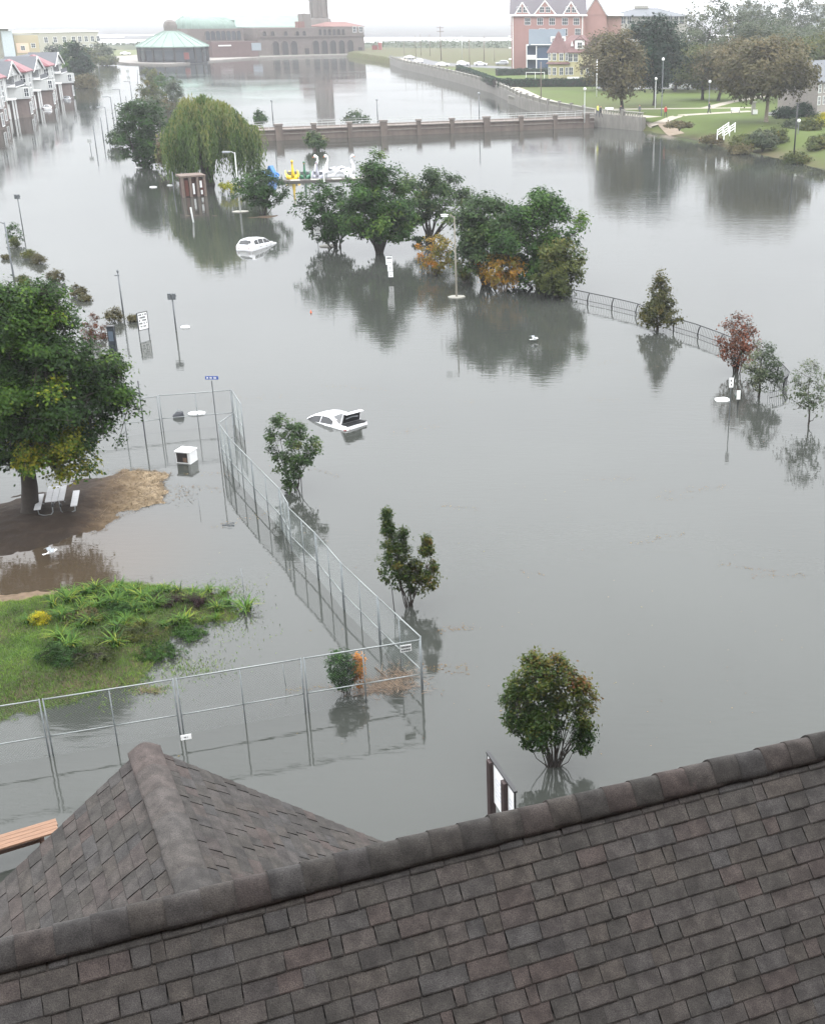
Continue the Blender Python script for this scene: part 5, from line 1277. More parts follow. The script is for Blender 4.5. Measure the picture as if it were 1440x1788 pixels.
# ------------------------------------------------------------------ cars
M_CARW = mat('car_white', (0.72, 0.72, 0.73), 0.25, 0.03, 3, coat=0.6); M_CARGREY = mat('car_silver', '#9ea2a6', 0.3, 0.03, 3, metal=0.4, coat=0.6)
M_CARDARK = mat('car_dark', '#2c3038', 0.3, 0.03, 3, coat=0.6); M_TYRE = mat('tyre', '#161616', 0.9); M_RIM = mat('rim', '#8a8c8e', 0.35, metal=0.7)
M_TAIL = mat('tail_light', '#7a1512', 0.3); M_HEAD = mat('head_light', '#cfd3d6', 0.15); M_TRIM = mat('car_trim', '#202124', 0.5)
SEDAN = dict(body=[(2.35, .55, .38, .62), (2.2, .78, .25, .76), (1.75, .88, .2, .86), (1.0, .9, .2, .94), (0, .91, .2, .96), (-1.0, .91, .2, .98), (-1.75, .89, .22, 1.0), (-2.2, .82, .28, .98), (-2.35, .7, .42, .92)],
             roof=[(1.05, .0, .74), (.62, .26, .7), (.22, .43, .62), (-.35, .475, .6), (-.9, .44, .6), (-1.35, .26, .64), (-1.78, .0, .72)], belt=.95, wins=[(.82, -.28), (-.34, -1.28)], shield=(1.0, .26), back=(-1.0, -1.7), wheels=(1.42, -1.4))
SUVD = dict(body=[(2.3, .58, .42, .78), (2.15, .8, .3, .92), (1.7, .9, .26, 1.0), (1.0, .93, .26, 1.05), (0, .94, .26, 1.08), (-1.2, .94, .26, 1.1), (-1.9, .92, .28, 1.1), (-2.25, .86, .34, 1.06), (-2.35, .76, .48, 1.0)],
            roof=[(1.0, .0, .78), (.6, .3, .73), (.2, .52, .66), (-.5, .58, .65), (-1.3, .55, .65), (-1.85, .47, .64), (-2.22, .0, .74)], belt=1.06, wins=[(.78, -.2), (-.28, -1.05), (-1.13, -1.72)], shield=(.96, .26), back=(-1.88, -2.18), wheels=(1.4, -1.4))
def car(label, D, paint, loc, rz, pitch=0.0, roll=0.0, group=None, trunk=False, name='car'):
    t = thing(name, label, 'car', loc, 0, group); t.rotation_euler = (roll, pitch, rz)
    st = D['body']; mb = MB(); ring = []
    for (x, w, zb, zt) in st:
        half = [(0, zb), (w * .86, zb), (w, zb + .14), (w * 1.0, zb + (zt - zb) * .6), (w * .965, zt - .05), (w * .86, zt + .005), (0, zt + .035)]
        ring.append([(x, y, z) for y, z in half] + [(x, -y, z) for y, z in half[-2:0:-1]])
    n = len(ring[0]); mb.v = [p for r in ring for p in r]
    for i in range(len(ring) - 1):
        mb.f += [(i * n + k, (i + 1) * n + k, (i + 1) * n + (k + 1) % n, i * n + (k + 1) % n) for k in range(n)]
    mb.f += [tuple(range(n)), tuple((len(ring) - 1) * n + k for k in range(n))[::-1]]; mb.mi = [0] * len(mb.f)
    rf = D['roof']; zb_ = D['belt']; xs = [r[0] for r in rf]
    H = lambda x: float(np.interp(-x, [-q for q in xs], [r[1] for r in rf])); WT = lambda x: float(np.interp(-x, [-q for q in xs], [r[2] for r in rf]))
    WB_ = lambda x: float(np.interp(-x, [-q for q in xs], [.78, .83, .85, .86, .85, .83, .78]))
    gr = []
    for x in np.linspace(xs[0], xs[-1], 19):
        h, wt, wb_ = H(x), WT(x), WB_(x); k = min(1.0, h / .42); we = wb_ + (wt - wb_) * k
        half = [(wb_, zb_ - .03), (wb_ * .99, zb_ + .02), (we, zb_ + max(.02, h - .05)), (we - .08 * k, zb_ + max(.025, h - .005)), (0, zb_ + h + .03)]
        gr.append([(x, y, z) for y, z in half] + [(x, -y, z) for y, z in half[-2::-1]])
    o = len(mb.v); n2 = len(gr[0]); mb.v += [p for r in gr for p in r]
    for i in range(len(gr) - 1):
        f = [(o + i * n2 + k, o + (i + 1) * n2 + k, o + (i + 1) * n2 + k + 1, o + i * n2 + k + 1) for k in range(n2 - 1)]; mb.f += f; mb.mi += [0] * len(f)
    body = mb.build('body', paint, t, smooth=True)
    try: body.data.set_sharp_from_angle(angle=math.radians(38))
    except Exception: pass
    def side(x, v, s, off=.008):
        h, wt, wb_ = H(x), WT(x), WB_(x); k = min(1.0, h / .42); we = wb_ + (wt - wb_) * k; z1 = zb_ + max(.02, h - .05)
        return (x, s * (wb_ * .99 + (we - wb_ * .99) * v + off), zb_ + .02 + (z1 - zb_ - .02) * v)
    for (xa, xb) in D['wins']:
        for s in (1, -1):
            g_ = MB(); X_ = np.linspace(xa, xb, 8); X_ = [x for x in X_ if H(x) > .12] or list(X_); lo = [side(x, .1, s) for x in X_]; hi = [side(x, .9, s) for x in X_]; k = len(X_)
            g_.add(lo + hi, [(i, i + 1, k + i + 1, k + i) if s < 0 else (i + 1, i, k + i, k + i + 1) for i in range(k - 1)]); g_.build('window', M_GLASS, t, smooth=True)
    for nm, (xa, xb) in (('windscreen', D['shield']), ('rear_window', D['back'])):
        g_ = MB(); X_ = np.linspace(xa, xb, 6); rows = []
        for x in X_:
            h = H(x); wt = WB_(x) + (WT(x) - WB_(x)) * min(1, h / .42) - .12; sx = .012 * (1 if nm == 'windscreen' else -1)
            rows.append([(x + sx, y * wt, zb_ + h + .03 * (1 - abs(y)) + .012 - .02 * abs(y) * (h > .04)) for y in (-1, -.5, 0, .5, 1)])
        g_.v = [p for r in rows for p in r]; g_.f = [(i * 5 + k, i * 5 + k + 1, (i + 1) * 5 + k + 1, (i + 1) * 5 + k) for i in range(5) for k in range(4)]; g_.mi = [0] * 20
        g_.build(nm, M_GLASS, t, smooth=True)
    xr, xf = st[-1][0], st[0][0]; zt = st[-1][3]
    for s in (1, -1):
        MB().box((xr + .1, s * .66, zt - .16), (.14, .34, .16), s * -.25).build('tail_light', M_TAIL, t); MB().box((xf - .17, s * .62, st[0][3] - .02), (.2, .34, .13), s * .35).build('headlight', M_HEAD, t)
        trunk or MB().box((.78, s * 1.0, zb_ + .06), (.14, .2, .14)).build('wing_mirror', paint, t)
        for x in D['wheels']:
            w = MB(); o = 0; w.lathe([(.2, -.11), (.31, -.11), (.335, -.06), (.335, .06), (.31, .11), (.2, .11)], 18); w.v = [(x + a, s * .84 + c, .33 + b_) for a, b_, c in w.v]; wh = w.build('wheel', M_TYRE, t, smooth=True)
            w = MB(); w.lathe([(0, -.085), (.2, -.1), (.2, .1), (0, .085)], 14); w.v = [(x + a, s * .845 + c, .33 + b_) for a, b_, c in w.v]; w.build('rim', M_RIM, wh)
    for s in (1, -1):
        for x in (D['wins'][0][0] + .06, D['wins'][0][1] - .03, D['wins'][1][1] + .02): MB().box((x, s * .918, .62), (.012, .012, .6)).build('door_seam', M_TRIM, t)
        for x in (.05, -.95): MB().box((x, s * .93, zb_ - .16), (.2, .03, .03)).build('door_handle', M_TRIM, t)
    MB().box((xr - .02, 0, .5), (.1, 1.35, .2)).build('rear_bumper', paint, t); MB().box((xf + .0, 0, .5), (.1, 1.1, .22)).build('front_bumper', M_TRIM, t)
    MB().box((xr - .03, 0, zt - .2), (.02, .46, .12)).build('number_plate', M_WHITE, t)
    if trunk:
        MB().box((-2.06, 0, 1.02), (.52, 1.3, .05)).build('boot_opening', mat('boot_inside', '#141517', 0.8), t)
        lid = MB(); R = Matrix.Rotation(math.radians(68), 3, 'Y')
        pts = [(0, -.68, 0), (0, .68, 0), (-.62, .6, 0), (-.62, -.6, 0), (0, -.68, .045), (0, .68, .045), (-.62, .6, .045), (-.62, -.6, .045), (-.66, .58, -.22), (-.66, -.58, -.22), (-.70, .58, -.22), (-.70, -.58, -.22)]
        pts = [R @ Vector(p) + Vector((-1.8, 0, 1.03)) for p in pts]
        lid.add(pts, [(4, 5, 6, 7), (0, 3, 2, 1), (0, 1, 5, 4), (1, 2, 6, 5), (3, 0, 4, 7), (2, 3, 9, 8), (7, 6, 10, 11), (8, 9, 11, 10), (2, 8, 10, 6), (3, 7, 11, 9)])
        lo = lid.build('boot_lid', paint, t)
        li = MB(); pts = [R @ Vector(p) + Vector((-1.8, 0, 1.03)) for p in [(-.04, -.6, -.012), (-.04, .6, -.012), (-.58, .52, -.012), (-.58, -.52, -.012)]]
        li.add(pts, [(0, 3, 2, 1)]); li.build('lid_lining', mat('boot_inside', '#141517'), lo)
        MB().tube([R @ Vector((-.3, -.4, -.03)) + Vector((-1.8, 0, 1.03)), R @ Vector((-.38, 0, -.05)) + Vector((-1.8, 0, 1.03)), R @ Vector((-.3, .4, -.03)) + Vector((-1.8, 0, 1.03))], .03, 6).build('lid_brace', M_CARGREY, lo)
    return t
def car_between(rear_px, front_px, z):
    a, c = at(*rear_px), at(*front_px); d = c - a; return (a + c) / 2 + Vector((0, 0, z)), math.atan2(d.y, d.x)
p, rz = car_between((622, 746), (528, 717), -1.02)
car('white sedan sinking nose first with its boot lid open, behind the small young tree', SEDAN, M_CARW, p, rz, math.radians(5.0), math.radians(2), trunk=True, name='flooded_car')
p, rz = car_between((420, 440), (478, 421), -0.76)
car('white hatchback utility car half under water in mid picture, below the willow', SUVD, M_CARW, p, rz, math.radians(3.5), math.radians(-1), name='flooded_car')
p, rz = car_between((84, 190), (82, 183), -0.5); car('white car flooded to its windows before the middle terraced house', SEDAN, M_CARW, (*at(83, 190).xy, -0.55), 2.0, name='flooded_car')
car('silver car flooded before the last terraced house', SEDAN, M_CARGREY, (*at(118, 174).xy, -0.6), 1.9, name='flooded_car')

# ------------------------------------------------------------------ pedal boats, dock and hut
def pedal_boat(px, py, lab, m, rz, neck=True, s=1.0, style='swan'):
    p = at(px, py); t = thing('pedal_boat', lab, 'pedal boat', p, rz, 'pedal boats moored at the dock'); t.scale = (s, s, s)
    h = MB(); st = [(1.25, .12, .32), (1.0, .42, .42), (.4, .72, .48), (-.4, .76, .5), (-1.0, .6, .62), (-1.3, .28, .85)]; ring = []
    for (x, w, z) in st: ring.append([(x, 0, -.25), (x, w * .75, -.2), (x, w, .1), (x, w * .95, z), (x, w * .7, z + .02), (x, 0, z * .75), (x, -w * .7, z + .02), (x, -w * .95, z), (x, -w, .1), (x, -w * .75, -.2)])
    n = 10; h.v = [q for r in ring for q in r]; h.f = [(i * n + k, (i + 1) * n + k, (i + 1) * n + (k + 1) % n, i * n + (k + 1) % n) for i in range(5) for k in range(n)] + [tuple(range(n)), tuple(50 + k for k in range(n))[::-1]]; h.mi = [0] * len(h.f)
    h.build('hull', m, t, smooth=True)
    for sd_ in (1, -1):
        MB().add([(.7, sd_ * .74, .3), (-.9, sd_ * .7, .4), (-1.25, sd_ * .74, .95), (-.4, sd_ * .86, .8), (.5, sd_ * .84, .6), (.7, sd_ * .66, .3), (-.9, sd_ * .62, .4), (-1.25, sd_ * .66, .95), (-.4, sd_ * .76, .8), (.5, sd_ * .74, .6)],
                 [(0, 1, 2, 3, 4), (9, 8, 7, 6, 5)] + [(i, (i + 1) % 5, 5 + (i + 1) % 5, 5 + i) for i in range(5)]).build('wing', m, t)
    if neck:
        MB().tube([(1.0, 0, .3), (1.3, 0, .8), (1.22, 0, 1.3), (1.0, 0, 1.75), (1.02, 0, 2.1), (1.2, 0, 2.25)], [.24, .2, .15, .12, .12, .13], 10).build('neck', m, t, smooth=True)
        hd = MB(); hd.lathe([(0, -.2), (.12, -.12), (.16, 0), (.12, .14), (0, .2)], 10, (1.26, 0, 2.22)); ho_ = hd.build('head', m, t, smooth=True)
        MB().add([(1.36, -.06, 2.16), (1.36, .06, 2.16), (1.62, 0, 2.1), (1.36, 0, 2.28)], [(0, 2, 1), (0, 3, 2), (1, 2, 3), (0, 1, 3)]).build('beak', mat('beak_orange', '#b8682a', 0.6), ho_)
    else:
        MB().extr([(-.9, 0), (.9, 0), (.7, .5), (.1, 1.25), (-.25, 1.2), (-.7, .5)], (0, -.25, .4), (1, 0, 0), (0, 0, 1), (0, .5, 0)).build('fin', m, t)
    for y in (-.32, .32): MB().box((-.35, y, .62), (.1, .5, .5)).build('seat', mat('seat_grey', '#5a5d60', 0.7), t)
    return t
pedal_boat(475, 312, 'blue peaked pedal boat partly hidden behind the dark rounded shrub', mat('boat_blue', '#2a6fb0', 0.4), -0.8, False, 1.0)
pedal_boat(511, 313, 'yellow swan necked pedal boat at the left end of the dock', mat('boat_yellow', '#d8b50c', 0.4), -1.3, s=1.05)
pedal_boat(533, 312, 'green swan necked pedal boat beside the yellow one', mat('boat_green', '#0f5a3a', 0.4), -1.4, s=0.95)
pedal_boat(556, 312, 'grey swan necked pedal boat between the green and the white ones', mat('boat_grey', '#8d8d98', 0.4), -1.5, s=0.95)
pedal_boat(572, 309, 'white swan pedal boat nearest the grey one, head turned left', M_CARW, -2.6, s=1.2)
pedal_boat(588, 308, 'white swan pedal boat in the middle of the white row', M_CARW, -2.4, s=1.2)
pedal_boat(603, 308, 'white swan pedal boat at the right end beside the tall dark tree', M_CARW, -0.6, s=1.2)
a, c = at(488, 318), at(650, 312); d = c - a; dk = thing('dock', 'low floating dock with white and dark edges under the pedal boats', 'dock', a, math.atan2(d.y, d.x))
nd_ = 9
for k in range(nd_): MB().box((d.length * (k + .5) / nd_, 0, .12), (d.length / nd_ - .06, 1.5, .12)).build('deck_board', M_CONC if k % 2 else mat('dock_dark', '#4a4542', 0.9), dk)
MB().box((d.length / 2, -.78, .06), (d.length, .08, .26)).build('edge_beam', mat('dock_dark', '#4a4542'), dk)
for x in np.linspace(0.3, d.length - .3, 5): MB().tube([(x, -.7, -1), (x, -.7, 1.0)], .05, 6).build('pile', M_STEEL, dk)
a, c = at(320, 345), at(362, 342); d = c - a; W = d.length; hh = height_at(a, 311)
ht = thing('hut', 'brown wooden hut with open dark bays and white posters under the willow', 'hut', a, math.atan2(d.y, d.x))
M_HUT = mat('hut_timber', '#655850', 0.85, 0.2, 5); M_HUTD = mat('hut_inside', '#3a2620', 0.9)
MB().box((W / 2, 1.2, hh / 2 - .4), (W - .5, 1.9, hh + .6)).build('inner_wall', M_HUTD, ht)
for x in (.14, W * .36, W * .66, W - .14): MB().box((x, 0.1, hh / 2 - .4), (.28, .3, hh + .8)).build('post', M_HUT, ht)
MB().box((W / 2, 1.1, hh + .12), (W + .1, 2.4, .2)).build('roof', M_HUT, ht)
for (x, z, w_, h_) in ((W * .5, hh * .4, .22, hh * .55), (W * .81, hh * .62, .26, hh * .35), (W * .82, hh * .2, .22, hh * .22)): MB().box((x, .2, z), (w_, .03, h_)).build('poster', M_WHITE, ht)
for x in (W * .22, W * .88): MB().box((x, .22, hh * .45), (W * .14, .05, hh * .8)).build('door', mat('hut_door', '#5a3026', 0.8), ht)
rod(333, 362, 338, 388, 'short pale post in the water below the brown hut', 0.09, M_POLEL, 'post', 'post')
rod(301, 300, 304, 336, 'dark pole left of the brown hut under the willow', 0.07, M_POLE, 'pole', 'pole')
strip = [at(*p) for p in ((308, 381), (350, 378), (420, 383), (470, 384), (500, 378), (498, 372), (440, 377), (350, 373), (312, 375))]
structure(terrain('mud_strip', [(p.x, p.y) for p in strip], 0.3, lambda X, Y, d: np.clip(-0.08 + d * 0.09, -0.4, 0.02) + (fbm(X, Y, 0.8) - 0.5) * 0.12, M_MUD, 0.6, lambda X, Y, d: 0.42 + 0 * X))

# ------------------------------------------------------------------ bridge across the lake
M_BRIDGE = mat('bridge_stone', '#625851', 0.92, 0.28, 0.9, streak=(1, 1, 0.35), bump=0.4); M_BRIDGEL = mat('bridge_coping', '#77706a', 0.9, 0.2, 1.5)
bl, br_ = at(440, 247), at(1024, 223); d = br_ - bl; u = d.normalized(); Lb = d.length
bo = bl - u * 16; brg = thing('bridge', 'long brown stone foot bridge with lamp piers crossing the lake', 'bridge', bo, math.atan2(d.y, d.x)); Lx = Lb + 17.5
MB().box((Lx / 2, 2.2, .25), (Lx, 4.4, 2.7)).build('wall', M_BRIDGE, brg)
MB().box((Lx / 2, -.02, 1.68), (Lx, .5, .16)).build('coping', M_BRIDGEL, brg); MB().box((Lx / 2, -.06, 1.0), (Lx, .14, .14)).build('string_course', M_BRIDGEL, brg)
MB().box((Lx / 2, 4.35, 1.68), (Lx, .5, .16)).build('coping', M_BRIDGEL, brg)
for i, px in enumerate((488, 549, 611, 670, 731, 789, 849, 909, 968, 1022)):
    q = at(px, 247 + (px - 440) * (223 - 247) / 584); x = (q - bo).dot(u); big = i in (0, 3, 6, 9)
    pb = MB().box((x, -.12, .6), (1.2 if big else .75, .5, 3.6)).build('pier', M_BRIDGE, brg)
    MB().box((x, -.12, 2.52 if big else 2.45), (1.4 if big else .95, .75, .3)).build('pier_cap', M_BRIDGEL, pb)
rl = MB()
for y in (.15, 4.2):
    for z in (2.25, 2.65): rl.tube([(0, y, z), (Lx, y, z)], .03, 5)
    for x in np.arange(1, Lx, 2.0): rl.tube([(x, y, 1.7), (x, y, 2.65)], .025, 4)
o = rl.build('handrail', M_POLEL, brg); o['kind'] = 'stuff'
for (px, py, tp, lab) in ((482, 222, 178, 'slim globe lamp at the left end of the bridge'), (664, 214, 176, 'slim globe lamp at the middle of the bridge'), (841, 208, 165, 'slim globe lamp toward the right end of the bridge')):
    p = at(px, 240 + (px - 482) * -0.041); p = Vector((p.x, p.y, 1.65)) + Vector((-u.y, u.x, 0)) * 1.2
    h = height_at(p, tp) - 1.65; t = thing('bridge_lamp', lab, 'street lamp', p, 0, 'lamps on the bridge')
    MB().tube([(0, 0, -.05), (0, 0, h)], [.1, .07], 8).build('pole', M_POLE, t, smooth=True); MB().lathe([(.06, 0), (.2, .1), (.2, .3), (0, .42)], 8, (0, 0, h)).build('globe', M_LHEAD, t, smooth=True)

# ------------------------------------------------------------------ right bank: lake wall, paths, road, hedges
M_WALLST = mat('lake_wall_stone', '#6f6c66', 0.92, 0.3, 1.2, streak=(1, 1, 0.3), bump=0.4)
lw = thing('lake_wall', 'long curving grey stone lake wall with a pale balustrade on the right shore', 'wall', (0, 0, 0))
wp = [Vector((p.x, p.y, 0)) for p in wall_w]; off = []
for i, p in enumerate(wp):
    t_ = (wp[min(i + 1, len(wp) - 1)] - wp[max(i - 1, 0)]).normalized(); off.append(Vector((-t_.y, t_.x, 0)))
mb = MB()
def wall_strip(mb, lo, hi, o0, o1):
    n = len(wp); vs = []
    for p, nrm in zip(wp, off):
        nn = nrm
        vs += [p + nn * o0 + Vector((0, 0, lo)), p + nn * o0 + Vector((0, 0, hi)), p + nn * o1 + Vector((0, 0, hi)), p + nn * o1 + Vector((0, 0, lo))]
    for i in range(n - 1):
        for k in range(4): mb.f.append((i * 4 + k, i * 4 + (k + 1) % 4, (i + 1) * 4 + (k + 1) % 4, (i + 1) * 4 + k)); mb.mi.append(0)
    mb.v += vs; mb.f += [(0, 1, 2, 3), tuple((n - 1) * 4 + k for k in (3, 2, 1, 0))]; mb.mi += [0, 0]
    return mb
wall_strip(mb, -1.5, 2.35, -0.1, 0.9); mb.build('wall', M_WALLST, lw)
cp_ = MB(); wall_strip(cp_, 3.05, 3.2, 0.0, 0.42); cp_.build('coping', M_CONC, lw)
cum = [0.0]
for i in range(len(wp) - 1): cum.append(cum[-1] + (wp[i + 1] - wp[i]).length)
s_ = 1.0; k = 0
pm = bpy.data.meshes.new('post'); q = MB().box((0, 0, 0.42), (0.7, 0.5, 1.3)); pm.from_pydata(q.v, [], q.f); pm.materials.append(M_WALLST)
bal = MB()
while s_ < cum[-1]:
    i = max(j for j in range(len(cum)) if cum[j] <= s_); i = min(i, len(wp) - 2); f = (s_ - cum[i]) / (cum[i + 1] - cum[i]); p = wp[i].lerp(wp[i + 1], f); nn = off[i]
    dr = wp[i + 1] - wp[i]; a = math.atan2(dr.y, dr.x)
    if k % 10 == 0:
        o = bpy.data.objects.new('post', pm); COL.objects.link(o); o.parent = lw; o.location = p + nn * .2 + Vector((0, 0, 2.4)); o.rotation_euler = (0, 0, a)
    else: bal.box((p.x + nn.x * .2, p.y + nn.y * .2, 2.7), (.2, .2, .72), a)
    s_ += 0.62; k += 1
o = bal.build('baluster', M_CONC, lw); o['kind'] = 'stuff'

M_PATH = mat('park_path', '#8f887c', 0.95, 0.12, 0.6); M_ROAD = mat('asphalt', '#5a5a5b', 0.95, 0.15, 0.7); M_SAND = mat('worn_path', '#6f6252', 0.95, 0.25, 0.8)
def bank_at(x, y):
    X, Y = np.array([[x]]), np.array([[y]]); return float(bank_z(X, Y, signed_dist(X, Y, bank_poly))[0, 0])
def ribbon(name, pts, w, m, z=LAWN_Z + 0.012):
    P0 = [at(x, y, LAWN_Z) for x, y in pts]; P = []; vs = []
    for i in range(len(P0) - 1):
        k = max(1, int((P0[i + 1] - P0[i]).length / 2)); P += [P0[i].lerp(P0[i + 1], j / k) for j in range(k)]
    P.append(P0[-1]); dz_ = z - LAWN_Z
    for i, p in enumerate(P):
        t_ = (P[min(i + 1, len(P) - 1)] - P[max(i - 1, 0)]).normalized(); n_ = Vector((-t_.y, t_.x, 0)) * w / 2
        for s in (1, -1):
            q = p + n_ * s; vs.append((q.x, q.y, max(bank_at(q.x, q.y), bank_at(p.x, p.y) - .2) + dz_ + (0.03 if bank_at(q.x, q.y) < LAWN_Z - .01 else 0)))
    fs = [(2 * i, 2 * i + 1, 2 * i + 3, 2 * i + 2) for i in range(len(P) - 1)]
    return structure(MB().add(vs, fs).build(name, m))
pv = []
for p, nn in zip(wp, off): pv += [(p.x + nn.x * 1.2, p.y + nn.y * 1.2, LAWN_Z + .03), (p.x + nn.x * 5.0, p.y + nn.y * 5.0, LAWN_Z + .03)]
structure(MB().add(pv, [(2 * i, 2 * i + 2, 2 * i + 3, 2 * i + 1) for i in range(len(wp) - 1)]).build('promenade', M_PATH))
# a lower landing with its own balustrade where the bridge meets the wall
la, lb_ = at(890, 180), at(952, 200); d = lb_ - la; ldg = thing('boat_landing', 'low stone boat landing with a pale railing below the lake wall behind the bridge', 'landing', la, math.atan2(d.y, d.x)); L = d.length
MB().box((L / 2, 1.2, .1), (L, 3.6, 1.6)).build('platform', M_WALLST, ldg); MB().box((L / 2, -.4, 1.75), (L, .2, .14)).build('top_rail', M_CONC, ldg)
pk2 = MB()
for x in np.arange(.3, L, .8): pk2.box((x, -.4, 1.3), (.16, .16, .8))
stuff(pk2.build('baluster', M_CONC, ldg))
ribbon('road', [(700, 99), (730, 107), (780, 113), (840, 116), (900, 119), (980, 123)], 12.0, M_ROAD, LAWN_Z + 0.006)
ribbon('path', [(1030, 206), (1100, 207), (1160, 203), (1240, 198), (1312, 194)], 2.6, M_PATH, LAWN_Z + 0.014)
ribbon('path', [(1060, 191), (1140, 190), (1230, 189), (1318, 188)], 2.2, M_PATH, LAWN_Z + 0.010)
ribbon('path', [(1232, 189), (1270, 179), (1320, 170), (1370, 162), (1440, 158)], 2.4, M_PATH, LAWN_Z + 0.018)
ribbon('worn_path', [(1158, 204), (1170, 209), (1182, 214)], 2.6, M_SAND, LAWN_Z + 0.022)
ribbon('road', [(1040, 153), (1100, 153), (1200, 154), (1300, 155), (1480, 158)], 10.0, M_ROAD, LAWN_Z + 0.008)

L_HEDGE = leaf_mat('leaf_hedge', ['#16261a', '#22382a', '#2e4a34', '#3d5a3c'])
def hedge(p0, p1, top, w, lab, seed):
    a, b_ = at(*p0, LAWN_Z), at(*p1, LAWN_Z); h = height_at(a, top) - LAWN_Z; d = b_ - a; L = d.length; g = np.random.default_rng(seed)
    t = thing('hedge', lab, 'hedge', a, math.atan2(d.y, d.x), 'clipped hedges before the houses')
    MB().box((L / 2, 0, h / 2 - .2), (L - .2, w * .8, h + .2)).build('branches', M_BARK_DARK, t)
    n = int(L * 95); f = g.random(n); X = g.uniform(0, L, n); lump = 0.12 * np.sin(X * .9) + .08 * np.sin(X * 2.7)
    top = f < .4; Y = np.where(top, g.uniform(-w / 2, w / 2, n), np.where(f < .85, -w / 2, w / 2) + g.normal(0, .08, n)); Z = np.where(top, h + g.normal(0, .07, n) + lump, g.uniform(0, h, n))
    P = np.stack([X, Y, Z], 1); nr = np.stack([g.normal(0, .5, n), np.where(top, 0, np.sign(Y)) + g.normal(0, .4, n), np.where(top, 1, .4) + g.normal(0, .3, n)], 1); nr /= np.linalg.norm(nr, axis=1, keepdims=True)
    ax = np.cross(nr, g.normal(0, 1, (n, 3))); ax /= np.linalg.norm(ax, axis=1, keepdims=True); ay = np.cross(nr, ax); Lf = g.uniform(.25, .5, n)[:, None]
    V = np.stack([P - ax * Lf * .5, P + ay * Lf * .35, P + ax * Lf * .5, P - ay * Lf * .35], 1).reshape(-1, 3)
    np_obj('foliage', V, np.arange(4 * n).reshape(-1, 4), L_HEDGE, t, tint=np.repeat(np.clip(g.normal(.4, .2, n), 0, 1), 4))
hedge((868, 152), (1072, 151), 138, 1.6, 'long dark hedge in front of the yellow house lawn', 1)
hedge((866, 150), (800, 124), 138, 1.6, 'dark hedge running back beside the lake road', 2)
hedge((866, 132), (955, 130), 121, 2.0, 'dark hedge in front of the blue house', 3)
def rail_fence(p0, p1, h, n, lab, rails=3, posts=None):
    a, b_ = at(*p0, LAWN_Z), at(*p1, LAWN_Z); d = b_ - a; L = d.length; t = thing('railing', lab, 'railing', (a.x, a.y, LAWN_Z), math.atan2(d.y, d.x))
    for k in range(n): MB().box((L * k / (n - 1), 0, h / 2), (.14, .14, h)).build('post', M_WHITE, t)
    for k in range(rails): MB().box((L / 2, -.08, h * (k + 1) / rails - .1), (L, .06, .13)).build('rail', M_WHITE, t)
    return t
rail_fence((918, 139), (950, 139), 2.0, 3, 'white rail fence between the two hedges', 1)
p0, p1 = at(1263, 242, 1.6), at(1282, 231, 2.1); d = p1 - p0
t = thing('stair_railing', 'white sloping handrail beside steps on the grassy right bank', 'railing', p0, math.atan2(d.y, d.x)); L = max(d.length, 2.6)
for side in (0, 1.1):
    for k in range(3): MB().box((L * k / 2, side, .55 + .35 * k), (.12, .12, 1.5)).build('post', M_WHITE, t)
    for z in (.45, .85, 1.2): MB().tube([(0, side, z), (L, side, z + .7)], .06, 5).build('rail', M_WHITE, t)

